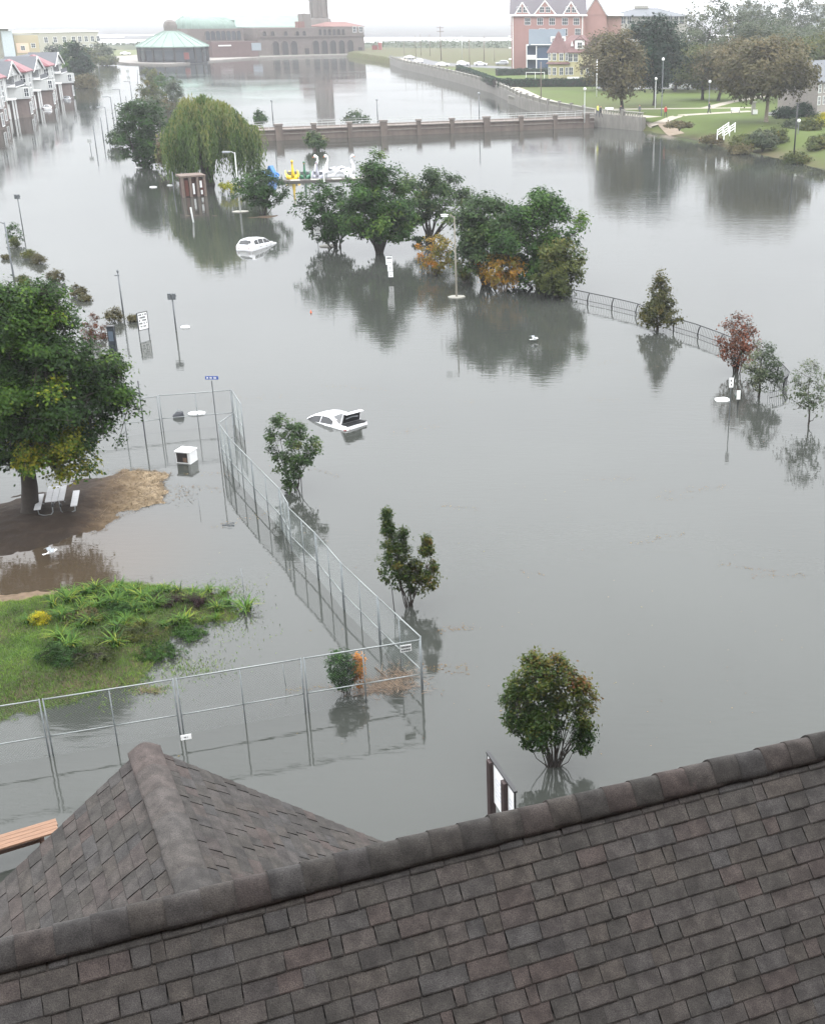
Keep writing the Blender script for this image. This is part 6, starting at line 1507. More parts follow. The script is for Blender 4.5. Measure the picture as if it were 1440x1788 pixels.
# ------------------------------------------------------------------ right bank: trees
rb = 'big trees in the park on the right bank'
LZ = LAWN_Z
park = [((1054, 158), (1020, 1090, 60, 152), 'round', L_BROWN, 'dull brown tree hiding the right half of the yellow house', dict(nclump=170, per=44)),
        ((1087, 196), (1046, 1122, 56, 168), 'round', L_BROWN, 'reddish brown tree with a black trunk right of the white flagpole', dict(nclump=170, per=42, tint_fn=lambda C, t, g: 0.15 + 0.5 * g.random(len(t)))),
        ((1141, 184), (1094, 1188, 31, 152), 'round', L_HEDGE, 'tall rounded dark green tree in the park', dict(nclump=240, per=56, tint_fn=lambda C, t, g: 0.15 + 0.35 * g.random(len(t)))),
        ((1176, 160), (1148, 1236, 74, 146), 'round', L_OLIVE, 'olive tree right of the tall dark green tree', dict(nclump=140, per=42)),
        ((1205, 152), (1172, 1342, -2, 128), 'dome', L_GREY, 'tallest grey green tree rising above the right bank roofs', dict(nclump=330, per=46, rough_edge=0.5)),
        ((1225, 174), (1186, 1262, 84, 150), 'round', L_OLIVE, 'olive tree with a leaning dark trunk in the middle of the park', dict(nclump=140, per=42)),
        ((1252, 176), (1222, 1322, 70, 152), 'round', L_BROWN, 'brown tree with a thick trunk beside the leaning one', dict(nclump=170, per=42)),
        ((1337, 213), (1252, 1416, 66, 166), 'flat', L_BROWN, 'wide brown tree with a pale forked trunk nearest the right shore', dict(nclump=300, per=46, bark=M_BARK_PALE, tint_fn=lambda C, t, g: 0.2 + 0.7 * np.clip(t, 0, 1) * g.random(len(t)))),
        ((1402, 176), (1360, 1480, 60, 158), 'round', L_OLIVE, 'olive brown tree before the pale house at the right edge', dict(nclump=190, per=44)),
        ((1300, 158), (1290, 1400, 34, 120), 'round', L_GREY, 'grey green tree behind the wide brown tree', dict(nclump=190, per=42)),
        ((1420, 152), (1380, 1490, 44, 110), 'round', L_GREY, 'grey green tree at the far right above the olive one', dict(nclump=150, per=42)),
        ((1166, 148), (1100, 1176, 52, 140), 'round', L_GREY, 'grey green tree filling the gap behind the tall dark green tree', dict(nclump=150, per=44)),
        ((1215, 148), (1160, 1262, 58, 140), 'round', L_OLIVE, 'olive crown behind the leaning dark trunk', dict(nclump=170, per=44)),
        ((1300, 150), (1236, 1338, 56, 146), 'round', L_BROWN, 'brown crown behind the wide brown tree on its left', dict(nclump=170, per=44)),
        ((1372, 152), (1320, 1432, 48, 146), 'round', L_GREY, 'grey crown behind the wide brown tree on its right', dict(nclump=170, per=44)),
        ((1446, 160), (1402, 1500, 66, 158), 'round', L_BROWN, 'brown crown cut by the right edge of the photo', dict(nclump=150, per=44)),
        ((1118, 150), (1092, 1130, 96, 146), 'round', L_BROWN, 'small dull brown tree behind the tall dark green tree', dict(nclump=70, per=40))]
for i, (b, bx, pf, lm, lab, kw) in enumerate(park):
    kw.setdefault('bark', M_BARK_DARK)
    cx_, hw_ = (bx[0] + bx[1]) / 2, (bx[1] - bx[0]) / 2 * 1.16; bx = (cx_ - hw_, cx_ + hw_, bx[2], bx[3])
    tree_px('tree', lab, 'tree', b, bx, pf, ground=LZ, leaf=0.55, spread=0.9, trunk_r=0.38, limbs=16, lmat=lm, seed=120 + i, group=rb, stems=1, **kw)
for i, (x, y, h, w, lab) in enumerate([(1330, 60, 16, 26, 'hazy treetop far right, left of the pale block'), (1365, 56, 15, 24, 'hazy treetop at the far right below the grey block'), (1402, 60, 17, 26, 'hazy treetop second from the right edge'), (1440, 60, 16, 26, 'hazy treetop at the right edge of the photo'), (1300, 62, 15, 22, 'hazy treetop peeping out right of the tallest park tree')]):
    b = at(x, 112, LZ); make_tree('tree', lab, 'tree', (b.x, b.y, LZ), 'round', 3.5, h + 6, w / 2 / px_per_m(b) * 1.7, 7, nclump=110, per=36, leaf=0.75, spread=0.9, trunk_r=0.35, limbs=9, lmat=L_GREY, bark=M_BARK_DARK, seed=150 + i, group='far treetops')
shore = [((1300, 258), (1268, 1330, 236, 262), L_OLIVE, 'olive bush on the shore right of the white handrail', 0.7), ((1330, 258), (1305, 1356, 226, 258), L_GREY, 'grey bush above the shore right of the handrail', 0.8), ((1352, 252), (1332, 1376, 222, 252), L_OLIVE, 'round bush at the top of the little green slope', 0.9),
         ((1386, 232), (1366, 1408, 208, 234), L_GREY, 'bush behind the tall dark shore pole', 1.4), ((1415, 236), (1392, 1440, 205, 240), L_OLIVE, 'large olive bush left of the yellowish one at the right edge', 1.4), ((1436, 226), (1420, 1462, 198, 226), L_YEL, 'yellowish bush at the right edge before the pale house', 1.6),
         ((1432, 266), (1406, 1470, 236, 272), L_OLIVE, 'wide bush on the shore at the right edge', 0.8), ((1240, 250), (1222, 1262, 238, 251), L_BROWN, 'low brown brush on the shore left of the handrail', 0.4), ((1290, 266), (1268, 1316, 252, 268), L_BROWN, 'low brown brush at the foot of the handrail', 0.2),
         ((1370, 206), (1346, 1398, 188, 206), L_HEDGE, 'dark evergreen bush left of the pale house', 2.2), ((1404, 204), (1384, 1426, 178, 206), L_HEDGE, 'dark evergreen bush against the pale house', 2.2), ((1185, 222), (1160, 1210, 214, 226), L_BROWN, 'patch of brown brush below the worn path', 1.8), ((1390, 284), (1366, 1412, 268, 286), L_OLIVE, 'low bush at the foot of the tall dark shore pole', 0.1)]
for i, (b, bx, lm, lab, gz) in enumerate(shore):
    tree_px('bush', lab, 'bush', b, bx, 'dome', ground=gz, nclump=70, per=40, leaf=0.32, spread=0.35, trunk_r=0.07, stems=4, limbs=7, lmat=lm, bark=M_BARK_DARK, seed=170 + i, group='bushes on the right shore', fork=0.1)

# ------------------------------------------------------------------ right bank: poles, lamps, cars, people
lamp((1143, 190), 140, 'pale park lamp in front of the tall dark green tree trunk', [], 0.1, M_POLEL, ground=LZ, globe=True, group='park lamps')
lamp((1154, 200), 106, 'tall thin park lamp with a white globe against the dark green tree', [], 0.08, M_POLE, ground=LZ, globe=True, group='park lamps')
lamp((1236, 196), 145, 'park lamp with a small white globe beside the leaning trunk', [], 0.08, M_POLE, ground=LZ, globe=True, group='park lamps')
lamp((1020, 206), 158, 'short globe lamp at the right end of the bridge', [], 0.08, M_POLEL, ground=LZ, globe=True, group='park lamps')
lamp((1392, 238), 214, 'low white globe lamp on the little green slope', [], 0.06, M_POLE, ground=1.8, globe=True, group='park lamps')
def gpole(px, yb, yt, lab, r=0.14, m=None, arms=0, name='utility_pole', cat='utility pole', gz=LZ):
    b = at(px, yb, gz); h = height_at(b, yt) - gz; t = thing(name, lab, cat, b)
    MB().tube([(0, 0, -.3), (0, 0, h)], [r, r * .75], 8).build('pole', m or M_WOODD, t, smooth=True)
    for k in range(arms): MB().box((0, -.1, h - .5 - 1.3 * k), (2.6, .16, .18)).build('crossarm', m or M_WOODD, t)
    return t
M_UTIL = mat('utility_timber', '#6a5f57', 0.9)
gpole(770, 106, 46, 'tall utility pole with two crossarms standing above the parked cars', 0.2, M_UTIL, 2)
gpole(845, 107, 63, 'utility pole with one crossarm right of the parked cars', 0.18, M_UTIL, 1)
for (x, yb, yt, lab) in ((726, 100, 62, 'far thin pole left of the tall utility pole'), (735, 98, 60, 'far thin pole second left of the tall utility pole'), (751, 98, 60, 'thin pole just left of the tall utility pole'), (807, 104, 62, 'pale thin pole behind the second parked car'),
                         (820, 124, 68, 'brown pole standing in front of the parked cars'), (863, 107, 86, 'short pole right of the parked cars'), (706, 98, 64, 'farthest thin pole near the dunes')):
    gpole(x, yb, yt, lab, 0.13, M_POLEL if 'pale' in lab else M_UTIL, 0, 'pole', 'pole')
gpole(944, 170, 108, 'brown pole on the lawn before the blue house', 0.13, M_UTIL, 0, 'pole', 'pole')
gpole(1041, 169, 104, 'white flagpole on the lawn before the yellow house', 0.13, M_WHITE, 0, 'flagpole', 'flagpole')
gpole(1384, 286, 180, 'tall black pole on the shore at the right', 0.12, M_BLACK, 0, 'pole', 'pole', 0.0)
for i, (x, y, lab) in enumerate([(773, 116, 'white car parked first from the left below the tall utility pole'), (809, 115, 'white car parked second from the left by the dunes'), (839, 115, 'white long car parked third from the left by the dunes'), (876, 114, 'silver white car parked nearest the pink building'),
                                 (714, 103, 'white car driving far along the lake road by the dunes'), (730, 110, 'white car low behind the lake wall at its far end')]):
    p = at(x, y, LZ)
    o = car(lab, SEDAN if i % 2 == 0 else SUVD, M_CARW if i != 3 else M_CARGREY, (p.x, p.y, LZ + .01), (0.1, 0.0, 0.05, 3.2, 2.4, 2.2)[i], group='cars parked along the lake road', name='parked_car')
p = at(1187, 157, LZ); o = car('white van parked under the park trees', SUVD, M_CARW, (p.x, p.y, LZ + .01), 0.3, name='parked_van'); o['category'] = 'van'; o.scale = (1.15, 1.1, 1.3)
p = at(1108, 158, LZ); car('white car parked behind the dark green park tree', SEDAN, M_CARW, (p.x, p.y, LZ + .01), 0.2, name='parked_car')
p = at(1288, 200, LZ); 
def bench(px, py, rz, lab, gz=LZ):
    p = at(px, py, gz); t = thing('park_bench', lab, 'bench', (p.x, p.y, gz), rz, 'benches on the right bank')
    MB().box((0, 0, .45), (1.7, .45, .06)).build('seat', M_WHITE, t); MB().box((0, .24, .78), (1.7, .06, .4)).build('backrest', M_WHITE, t)
    for x in (-.75, .75): MB().box((x, .05, .3), (.08, .4, .6)).build('leg', M_CONC, t)
bench(1283, 198, 0.1, 'pale bench on the path left of the forked tree'); bench(1064, 197, 0.3, 'pale bench beside the promenade near the hi-vis walker'); bench(1362, 203, -0.3, 'white bench right of the forked tree trunk'); bench(1345, 206, 0.2, 'white bench close to the foot of the forked tree')
ta = [at(1314, 200, LZ)]
t = thing('stone_pillar', 'pale stone pillar with a white plate left of the forked tree', 'pillar', ta[0]); MB().box((0, 0, 1.0), (.7, .5, 2.2)).build('shaft', M_CONC, t); MB().box((0, 0, 2.15), (.9, .7, .2)).build('cap', M_CONC, t); MB().box((.3, -.4, .5), (.9, .1, .8)).build('plate', M_WHITE, t)

def person(px, py, lab, jacket, trousers, hair, rz, stride=0.22, gz=LZ, s=1.0):
    """one skinned figure, mid-stride, coloured by clothing zone"""
    P = {'pel': (0, 0, .95), 'ch': (0, -.01, 1.22), 'sh': (0, 0, 1.42), 'nk': (0, .0, 1.52), 'hd': (0, -.02, 1.63), 'tp': (0, -.01, 1.74)}
    V = [P['pel'], P['ch'], P['sh'], P['nk'], P['hd'], P['tp']]; E = [(0, 1), (1, 2), (2, 3), (3, 4), (4, 5)]; R = [.15, .15, .13, .06, .095, .07]
    for sx, st in ((1, stride), (-1, -stride)):
        k = len(V); V += [(sx * .1, -st * .15, .86), (sx * .11, -st * .6, .5), (sx * .11, -st * 1.1 + .03, .08), (sx * .12, -st * 1.1 - .14, .035)]; R += [.095, .07, .05, .045]
        E += [(0, k), (k, k + 1), (k + 1, k + 2), (k + 2, k + 3)]
        k = len(V); V += [(sx * .2, 0, 1.39), (sx * .26, st * .4 + .02, 1.12), (sx * .25, st * .9 - .06, .88), (sx * .24, st * 1.0 - .08, .80)]; R += [.075, .055, .042, .04]
        E += [(2, k), (k, k + 1), (k + 1, k + 2), (k + 2, k + 3)]
    me = bpy.data.meshes.new('skeleton'); me.from_pydata(V, E, []); ob = bpy.data.objects.new('skeleton', me); COL.objects.link(ob)
    ob.modifiers.new('s', 'SKIN'); sv = me.skin_vertices[0].data
    for i, r in enumerate(R): sv[i].radius = (r, r * .85)
    sv[0].use_root = True; ss_ = ob.modifiers.new('u', 'SUBSURF'); ss_.levels = 1
    dg_ = bpy.context.evaluated_depsgraph_get(); m2 = bpy.data.meshes.new_from_object(ob.evaluated_get(dg_)); bpy.data.objects.remove(ob)
    m2.name = 'person'; m2.materials.clear()
    sk = mat('skin', '#b58a70', 0.6); sh_ = mat('shoes', '#22201f', 0.7)
    for m in (jacket, trousers, sk, sh_, hair): m2.materials.append(m)
    for f in m2.polygons:
        c = f.center
        f.material_index = 3 if c.z < .1 else 1 if c.z < .92 and abs(c.x) < .19 else 2 if (c.z > 1.5 and not (c.z > 1.67 or (c.y > .03 and c.z > 1.56))) or (c.z < .86 and abs(c.x) >= .19) else 4 if c.z > 1.5 else 0
    o = bpy.data.objects.new('person', m2); COL.objects.link(o); p = at(px, py, gz); o.location = (p.x, p.y, gz); o.rotation_euler = (0, 0, rz); o.scale = (s,) * 3
    f_ = MB().add([(-.02, -.11, 1.62), (.02, -.11, 1.62), (0, -.14, 1.6), (0, -.1, 1.66)], [(0, 2, 3), (2, 1, 3), (0, 1, 2)]).build('nose', sk, o)
    return tag(o, lab, 'person', 'people walking on the right bank')
J = lambda n, c: mat(n, c, 0.8, 0.1)
HAIR = J('dark_hair', '#241d19')
person(1161, 206, 'person in a red jacket and dark trousers walking on the path by the worn track', J('red_jacket', '#a53a36'), J('dark_trousers', '#2a2a2e'), HAIR, 0.4, s=1.2)
person(1043, 203, 'person in a yellow hi-vis top at the right end of the bridge', J('hi_vis', '#c9cf5a'), J('blue_trousers', '#3a4452'), HAIR, 0.9, s=1.15)
person(1048, 205, 'person in dark clothes beside the hi-vis walker', J('black_coat', '#1f2023'), J('dark_trousers', '#2a2a2e'), HAIR, 1.2, s=1.15)
person(1083, 203, 'person in black with a pale bag on the promenade', J('black_coat', '#1f2023'), J('dark_trousers', '#2a2a2e'), HAIR, 0.2, s=1.1)
person(1116, 202, 'person in grey bending forward along the promenade', J('grey_coat', '#4d4f55'), J('dark_trousers', '#2a2a2e'), HAIR, -1.2, s=1.1)
person(1237, 198, 'person in dark clothes alone on the path below the park trees', J('navy_coat', '#22262f'), J('dark_trousers', '#2a2a2e'), HAIR, 1.5, s=1.2)
p = at(1086, 203, LZ); o = MB().box((0, 0, 0), (.34, .2, .4)).build('bag', M_WHITE, loc=(p.x, p.y - .1, LZ + .75)); tag(o, 'pale bag carried beside the person in black on the promenade', 'bag')

# low scrub all over the dunes between the lake road and the sea
g = np.random.default_rng(91); n0 = 16000; X, Y = g.uniform(-330, 60, n0), g.uniform(640, 785, n0); d = signed_dist(X, Y, dune_poly); k = (d > 4) & (fbm(X, Y * 1.6, 0.045) + g.normal(0, .05, n0) > .47) & ((X > -95) | (Y > 690)); X, Y, d = X[k], Y[k], d[k]; n = len(X)
Z = dune_z(X, Y, d) + g.uniform(0.1, 1.3, n) ** 1.3; nr = g.normal(0, .5, (n, 3)) + np.array([0, -.4, .8]); nr /= np.linalg.norm(nr, axis=1, keepdims=True); ax = np.cross(nr, g.normal(0, 1, (n, 3))); ax /= np.linalg.norm(ax, axis=1, keepdims=True); ay = np.cross(nr, ax); P = np.stack([X, Y, Z], 1); L_ = g.uniform(.6, 1.8, n)[:, None]
V = np.stack([P - ax * L_ * .5, P + ay * L_ * .35, P + ax * L_ * .5, P - ay * L_ * .35], 1).reshape(-1, 3)
stuff(np_obj('dune_scrub', V, np.arange(4 * n).reshape(-1, 4), L_GREY, tint=np.repeat(np.clip(fbm(X, Y, .03) * 1.2 - .2 + g.normal(0, .1, n), 0, 1), 4)))

# ------------------------------------------------------------------ buildings
M_PANE = mat('window_pane', '#3a3f44', 0.15, 0.2, 0.6, spec=0.6); M_WTRIM = mat('white_trim', (0.74, 0.74, 0.73), 0.6, 0.05, 3)
_wm = {}
def window(parent, x, y, z, w, h, rz=0.0, mull=1, bars=1, m=None):
    """a framed window on a wall facing -y: frame with mullions, pane set behind"""
    m = m or M_WTRIM; key = (round(w, 2), round(h, 2), mull, bars, m.name)
    if key not in _wm:
        b = .09 if w < 2 else .13; f = MB()
        for s in (-1, 1): f.box((s * (w / 2 - b / 2), 0, 0), (b, .12, h)); f.box((0, 0, s * (h / 2 - b / 2)), (w - 2 * b, .12, b))
        for k in range(mull): f.box((-w / 2 + w * (k + 1) / (mull + 1), .01, 0), (.06, .08, h - 2 * b))
        for k in range(bars): f.box((0, .012, -h / 2 + h * (k + 1) / (bars + 1)), (w - 2 * b, .06, .06))
        me = bpy.data.meshes.new('window'); me.from_pydata(f.v, [], f.f); me.materials.append(m)
        q = MB().box((0, .03, 0), (w - .1, .02, h - .1)); pe = bpy.data.meshes.new('pane'); pe.from_pydata(q.v, [], q.f); pe.materials.append(M_PANE)
        _wm[key] = (me, pe)
    me, pe = _wm[key]
    o = bpy.data.objects.new('window', me); COL.objects.link(o); o.parent = parent; o.location = (x, y, z); o.rotation_euler = (0, 0, rz)
    p = bpy.data.objects.new('pane', pe); COL.objects.link(p); p.parent = o
    return o
def gable(mb, x0, x1, y0, y1, z0, z1, axis='x', over=0.4, th=0.25, m=0):
    """two roof slabs; the ridge runs along axis"""
    if axis == 'x':
        yc = (y0 + y1) / 2; k = (z1 - z0) / (yc - y0); a, b = x0 - over, x1 + over
        for (ye, s) in ((y0 - over, 1), (y1 + over, 1)):
            ze = z0 - over * k
            mb.add([(a, ye, ze), (b, ye, ze), (b, yc, z1), (a, yc, z1), (a, ye, ze + th), (b, ye, ze + th), (b, yc, z1 + th), (a, yc, z1 + th)], [(0, 3, 2, 1), (4, 5, 6, 7), (0, 1, 5, 4), (1, 2, 6, 5), (2, 3, 7, 6), (3, 0, 4, 7)], m)
    else:
        xc = (x0 + x1) / 2; k = (z1 - z0) / (xc - x0); a, b = y0 - over, y1 + over
        for xe in (x0 - over, x1 + over):
            ze = z0 - over * k
            mb.add([(xe, a, ze), (xe, b, ze), (xc, b, z1), (xc, a, z1), (xe, a, ze + th), (xe, b, ze + th), (xc, b, z1 + th), (xc, a, z1 + th)], [(0, 3, 2, 1), (4, 5, 6, 7), (0, 1, 5, 4), (1, 2, 6, 5), (2, 3, 7, 6), (3, 0, 4, 7)], m)
    return mb
def hip(mb, x0, x1, y0, y1, z0, z1, over=0.5, r=None, th=.2):
    x0 -= over; x1 += over; y0 -= over; y1 += over; ins = r if r is not None else (y1 - y0) / 2; yc = (y0 + y1) / 2
    a, b = (x0 + ins, yc, z1), (x1 - ins, yc, z1)
    mb.add([(x0, y0, z0), (x1, y0, z0), (x1, y1, z0), (x0, y1, z0), a, b, (x0, y0, z0 - th), (x1, y0, z0 - th), (x1, y1, z0 - th), (x0, y1, z0 - th)],
           [(0, 1, 5, 4), (1, 2, 5), (2, 3, 4, 5), (3, 0, 4), (0, 6, 7, 1), (1, 7, 8, 2), (2, 8, 9, 3), (3, 9, 6, 0), (9, 8, 7, 6)])
    return mb
def frame_on(p0, p1, gz):
    """a house whose front runs from p0 to p1 (photograph pixels at ground gz)"""
    a, b = at(*p0, gz), at(*p1, gz); d = b - a; return a, math.atan2(d.y, d.x), d.length
class Scale:
    """metres above ground for a row of the photograph, metres along the front for a column, y metres behind the front"""
    def __init__(s, a, rz, gz): s.a, s.u, s.n, s.g = a, Vector((math.cos(rz), math.sin(rz), 0)), Vector((-math.sin(rz), math.cos(rz), 0)), gz
    def z(s, py, y=0.0, x=0.0): return height_at(s.a + s.n * y + s.u * x, py) - s.g
    def x(s, px, y=0.0, h=6.0):
        lo, hi = -120.0, 200.0
        for _ in range(44):
            m = (lo + hi) / 2; p = s.a + s.n * y + s.u * m
            if proj((p.x, p.y, s.g + h))[0] < px: lo = m
            else: hi = m
        return lo
M_PINK = mat('pink_stucco', '#93706a', 0.85, 0.08, 0.4); M_SLATE = mat('slate_roof', '#4a4549', 0.8, 0.15, 1.2, streak=(1, 1, 4)); M_REDROOF = mat('dull_red_roof', '#5f4543', 0.85, 0.18, 1.0, streak=(1, 1, 4))
a, rz, W = frame_on((893, 124), (1020, 124), LZ); S = Scale(a, rz, LZ)
pk_ = thing('apartment_building', 'tall pink apartment building with slate roof and white edged gables', 'building', a, rz)
ze = S.z(26); zr = S.z(-6); Dp = 17
MB().box((W / 2, Dp / 2, ze / 2 - .5), (W, Dp, ze + 1)).build('wall', M_PINK, pk_)
rf = gable(MB(), 0, W, 0, Dp, ze, zr, 'x', .5).build('roof', M_SLATE, pk_)
MB().box((W / 2, -.35, ze - .1), (W + 1.4, .8, .5)).build('cornice', M_WTRIM, pk_)
for s in (0, W):
    MB().add([(s, 0, ze), (s, Dp, ze), (s, Dp / 2, zr), (s + .3 * (1 if s else -1), 0, ze), (s + .3 * (1 if s else -1), Dp, ze), (s + .3 * (1 if s else -1), Dp / 2, zr)], [(0, 1, 2), (5, 4, 3), (0, 3, 4, 1), (1, 4, 5, 2), (2, 5, 3, 0)]).build('gable_wall', M_PINK, pk_)
for (cx_, w_, top_) in ((912, 26, 5), (951, 38, 2), (996, 28, 4)):
    x = S.x(cx_); hw = S.x(cx_ + w_ / 2) - x; zt = S.z(top_)
    g_ = MB().add([(x - hw, -.2, ze), (x + hw, -.2, ze), (x, -.2, zt), (x - hw, 4, ze), (x + hw, 4, ze), (x, 6, zt)], [(0, 1, 2), (1, 4, 5, 2), (3, 0, 2, 5)]).build('gable', M_PINK, pk_)
    for s in (-1, 1): MB().tube([(x + s * hw, -.3, ze + .1), (x, -.3, zt + .15)], .22, 4).build('barge_board', M_WTRIM, g_)
    gr_ = gable(MB(), x - hw, x + hw, -.1, 6, ze, zt, 'y', .15, .18).build('gable_roof', M_SLATE, g_)
    for k in (-1, 1): window(pk_, x + k * .95, -.28, ze + 1.5, 1.5, 1.7)
for cx_ in (921, 942.5, 963.3, 985.5, 1005.5): window(pk_, S.x(cx_), -.06, S.z(37.5), 1.9, 2.1, mull=2)
for cx_ in (946, 963, 985, 1008): window(pk_, S.x(cx_), -.06, S.z(56), 1.9, 2.1, mull=2)
for k in range(4): window(pk_, -.06, 5 + 0 * k, S.z(36 + 22 * k), 1.6, 2.4, -math.pi / 2)
for k in range(4): MB().box((-.5, 3.2, S.z(44 + 20 * k)), (1.0, 3.0, .3)).build('balcony', M_WTRIM, pk_)
MB().tube([(.5, -.15, 0), (.5, -.15, ze)], .14, 5).build('downpipe', M_WTRIM, pk_); MB().tube([(W - .8, -.15, 0), (W - .8, -.15, ze)], .14, 5).build('downpipe', M_WTRIM, pk_)
# its right wing, stepping back
x0 = W; MB().box((x0 + 3.4, 6.5, ze / 2 - .4), (6.8, 9, ze + .8)).build('side_wing', M_PINK, pk_)
w2 = gable(MB(), x0, x0 + 6.8, 2, 11, ze, S.z(-4), 'y', .4).build('wing_roof', M_SLATE, pk_)
MB().add([(x0, 1.9, ze), (x0 + 6.8, 1.9, ze), (x0 + 3.4, 1.9, S.z(-4)), (x0, 2.2, ze), (x0 + 6.8, 2.2, ze), (x0 + 3.4, 2.2, S.z(-4))], [(0, 1, 2), (5, 4, 3), (0, 3, 4, 1), (1, 4, 5, 2), (2, 5, 3, 0)]).build('gable_wall', M_PINK, pk_)
for s in (0, 6.8): MB().tube([(x0 + s, 1.75, ze + .1), (x0 + 3.4, 1.75, S.z(-4) + .2)], .2, 4).build('barge_board', M_WTRIM, pk_)
MB().box((x0 + 9.2, 7.5, S.z(26)), (6.0, 9, .6)).build('porch_roof', M_WTRIM, pk_); MB().box((x0 + 9.0, 8.5, S.z(26) / 2), (5.2, 8, S.z(26) - .6)).build('rear_wing', mat('brown_brick', '#8f6f68', 0.9), pk_)

M_BLUE = mat('blue_siding', '#36465c', 0.8, 0.08, 0.6, streak=(1, 1, 8)); M_BLUEROOF = mat('grey_blue_roof', '#4c555c', 0.8, 0.12, 1, streak=(1, 1, 4))
a, rz, W = frame_on((937, 128), (984, 128), LZ); S = Scale(a, rz, LZ)
bh = thing('house', 'blue sided house with a grey roof and white two storey porch', 'house', a, rz)
ze, zr = S.z(78), S.z(53); Db = 12
MB().box((W / 2, Db / 2, ze / 2 - .4), (W, Db, ze + .8)).build('wall', M_BLUE, bh); gable(MB(), -2.0, W, 0, Db, ze, zr, 'x', .5).build('roof', M_BLUEROOF, bh)
MB().box((W / 2 - .5, -.3, ze - .1), (W + 2.5, .3, .5)).build('fascia', M_WTRIM, bh); MB().box((W / 2, -.08, S.z(103)), (W, .14, .35)).build('belt_trim', M_WTRIM, bh)
for zt in (S.z(103), S.z(79)): MB().box((-1.6, 1.5, zt), (3.2, 3.4, .3)).build('porch_deck', M_WTRIM, bh)
for x in (-3.1, -.15):
    MB().box((x, -.1, ze / 2 - .3), (.25, .25, ze)).build('porch_post', M_WTRIM, bh)
for zt in (.2, S.z(103)): MB().box((-1.6, -.1, zt + .75), (3.0, .1, .8)).build('porch_railing', M_WTRIM, bh)
MB().box((-1.6, 3.4, ze / 2 - .3), (3.0, .3, ze)).build('porch_wall', M_BLUE, bh)
dz_ = S.z(70); MB().box((S.x(974), 2.2, dz_), (4.6, 3.0, 1.8)).build('dormer', M_WTRIM, bh)
for k in (-1, 0, 1): window(bh, S.x(974) + k * 1.4, .68, dz_, 1.1, 1.2)
window(bh, S.x(977), -.06, S.z(92), 1.4, 2.0); window(bh, S.x(975), -.06, S.z(113), 1.4, 2.0)

M_YELLOW = mat('yellow_siding', '#a59d78', 0.8, 0.05, 0.6, streak=(1, 1, 8))
a, rz, W = frame_on((989, 138), (1040, 138), LZ); S = Scale(a, rz, LZ)
yh = thing('house', 'yellow house with a dull red roof and a rounded corner bay', 'house', a, rz)
ze, zr = S.z(91), S.z(62); Dy = 13
MB().box((W / 2, Dy / 2, ze / 2 - .4), (W, Dy, ze + .8)).build('wall', M_YELLOW, yh); hip(MB(), -3.0, W + 1, 0, Dy, ze, zr, .6, 5.0).build('roof', M_REDROOF, yh)
bay = MB().lathe([(2.9, -.8), (2.9, ze - .2)], 10, (-2.3, 1.2, 0)).build('corner_bay', M_YELLOW, yh)
MB().lathe([(3.4, ze - .3), (3.3, ze), (1.4, ze + 3.0), (0.5, S.z(58)), (0, S.z(54))], 12, (-2.3, 1.6, 0)).build('bay_roof', M_REDROOF, yh, smooth=False)
MB().lathe([(3.5, S.z(112)), (3.6, S.z(111)), (2.9, S.z(108))], 12, (-2.3, 1.2, 0)).build('bay_skirt_roof', M_REDROOF, yh)
for zt in (S.z(99), S.z(124)):
    for k in (-1.35, -.75, -.1, .5):
        t_ = k - math.pi / 2 + .35; window(yh, -2.3 + 2.98 * math.cos(t_), 1.2 + 2.98 * math.sin(t_), zt, 1.15, 2.0, t_ + math.pi / 2)
for cx_, py in ((995.5, 101), (1004.5, 101), (996.5, 124), (1017, 124)): window(yh, S.x(cx_), -.06, S.z(py), 1.25, 2.1)
dz_ = S.z(79); dm = MB().box((S.x(1011.5), 1.9, dz_), (2.6, 2.4, 2.4)).build('dormer', M_WTRIM, yh); gable(MB(), S.x(1011.5) - 1.3, S.x(1011.5) + 1.3, .7, 4.2, dz_ + 1.2, dz_ + 2.3, 'y', .25).build('dormer_roof', M_REDROOF, yh); window(yh, S.x(1011.5), .64, dz_, 1.4, 1.6)
MB().add([(S.x(996), 1.2, S.z(81)), (S.x(1001), 1.2, S.z(81)), (S.x(998), 1.2, S.z(71)), (S.x(998), 3.5, S.z(76))], [(0, 1, 2), (1, 3, 2), (0, 2, 3)]).build('roof_vent', M_WTRIM, yh)
MB().box((W / 2 + 4, .5, 1.4), (W * .9, 4.0, 3.6)).build('sun_porch', M_YELLOW, yh)
MB().box((W / 2 + 4, .4, 3.35), (W * .95, 4.6, .4)).build('porch_roof', M_REDROOF, yh)
for k in range(6): window(yh, W * .35 + k * 1.75 + 3, -1.56, 1.9, 1.2, 1.9)
MB().box((W / 2 - 1, -.1, .2), (W + 6, .5, .8)).build('plinth', M_WTRIM, yh)

M_CREAM = mat('cream_wall', '#92908a', 0.85, 0.06, 0.5); M_GREYROOF = mat('grey_roof', '#5a5d61', 0.85, 0.1, 1)
a, rz, W = frame_on((1064, 110), (1196, 110), LZ); S = Scale(a, rz, LZ)
wh_ = thing('house', 'white building with a grey hipped roof behind the park trees', 'building', a, rz); ze = S.z(28)
MB().box((W / 2, 8, ze / 2), (W, 16, ze)).build('wall', M_CREAM, wh_); hip(MB(), 0, W, 0, 16, ze, S.z(14), 1.0, 11).build('roof', M_GREYROOF, wh_)
for cx_ in (1067, 1077, 1087, 1097, 1168, 1178, 1188): window(wh_, S.x(cx_), -.06, S.z(35), 1.7, 2.6)
MB().box((S.x(1120), 8, S.z(12.5)), (5, 2.5, .9)).build('roof_plant', M_CONC, wh_)
a, rz, W = frame_on((1424, 205), (1475, 198), LZ); S = Scale(a, rz, LZ)
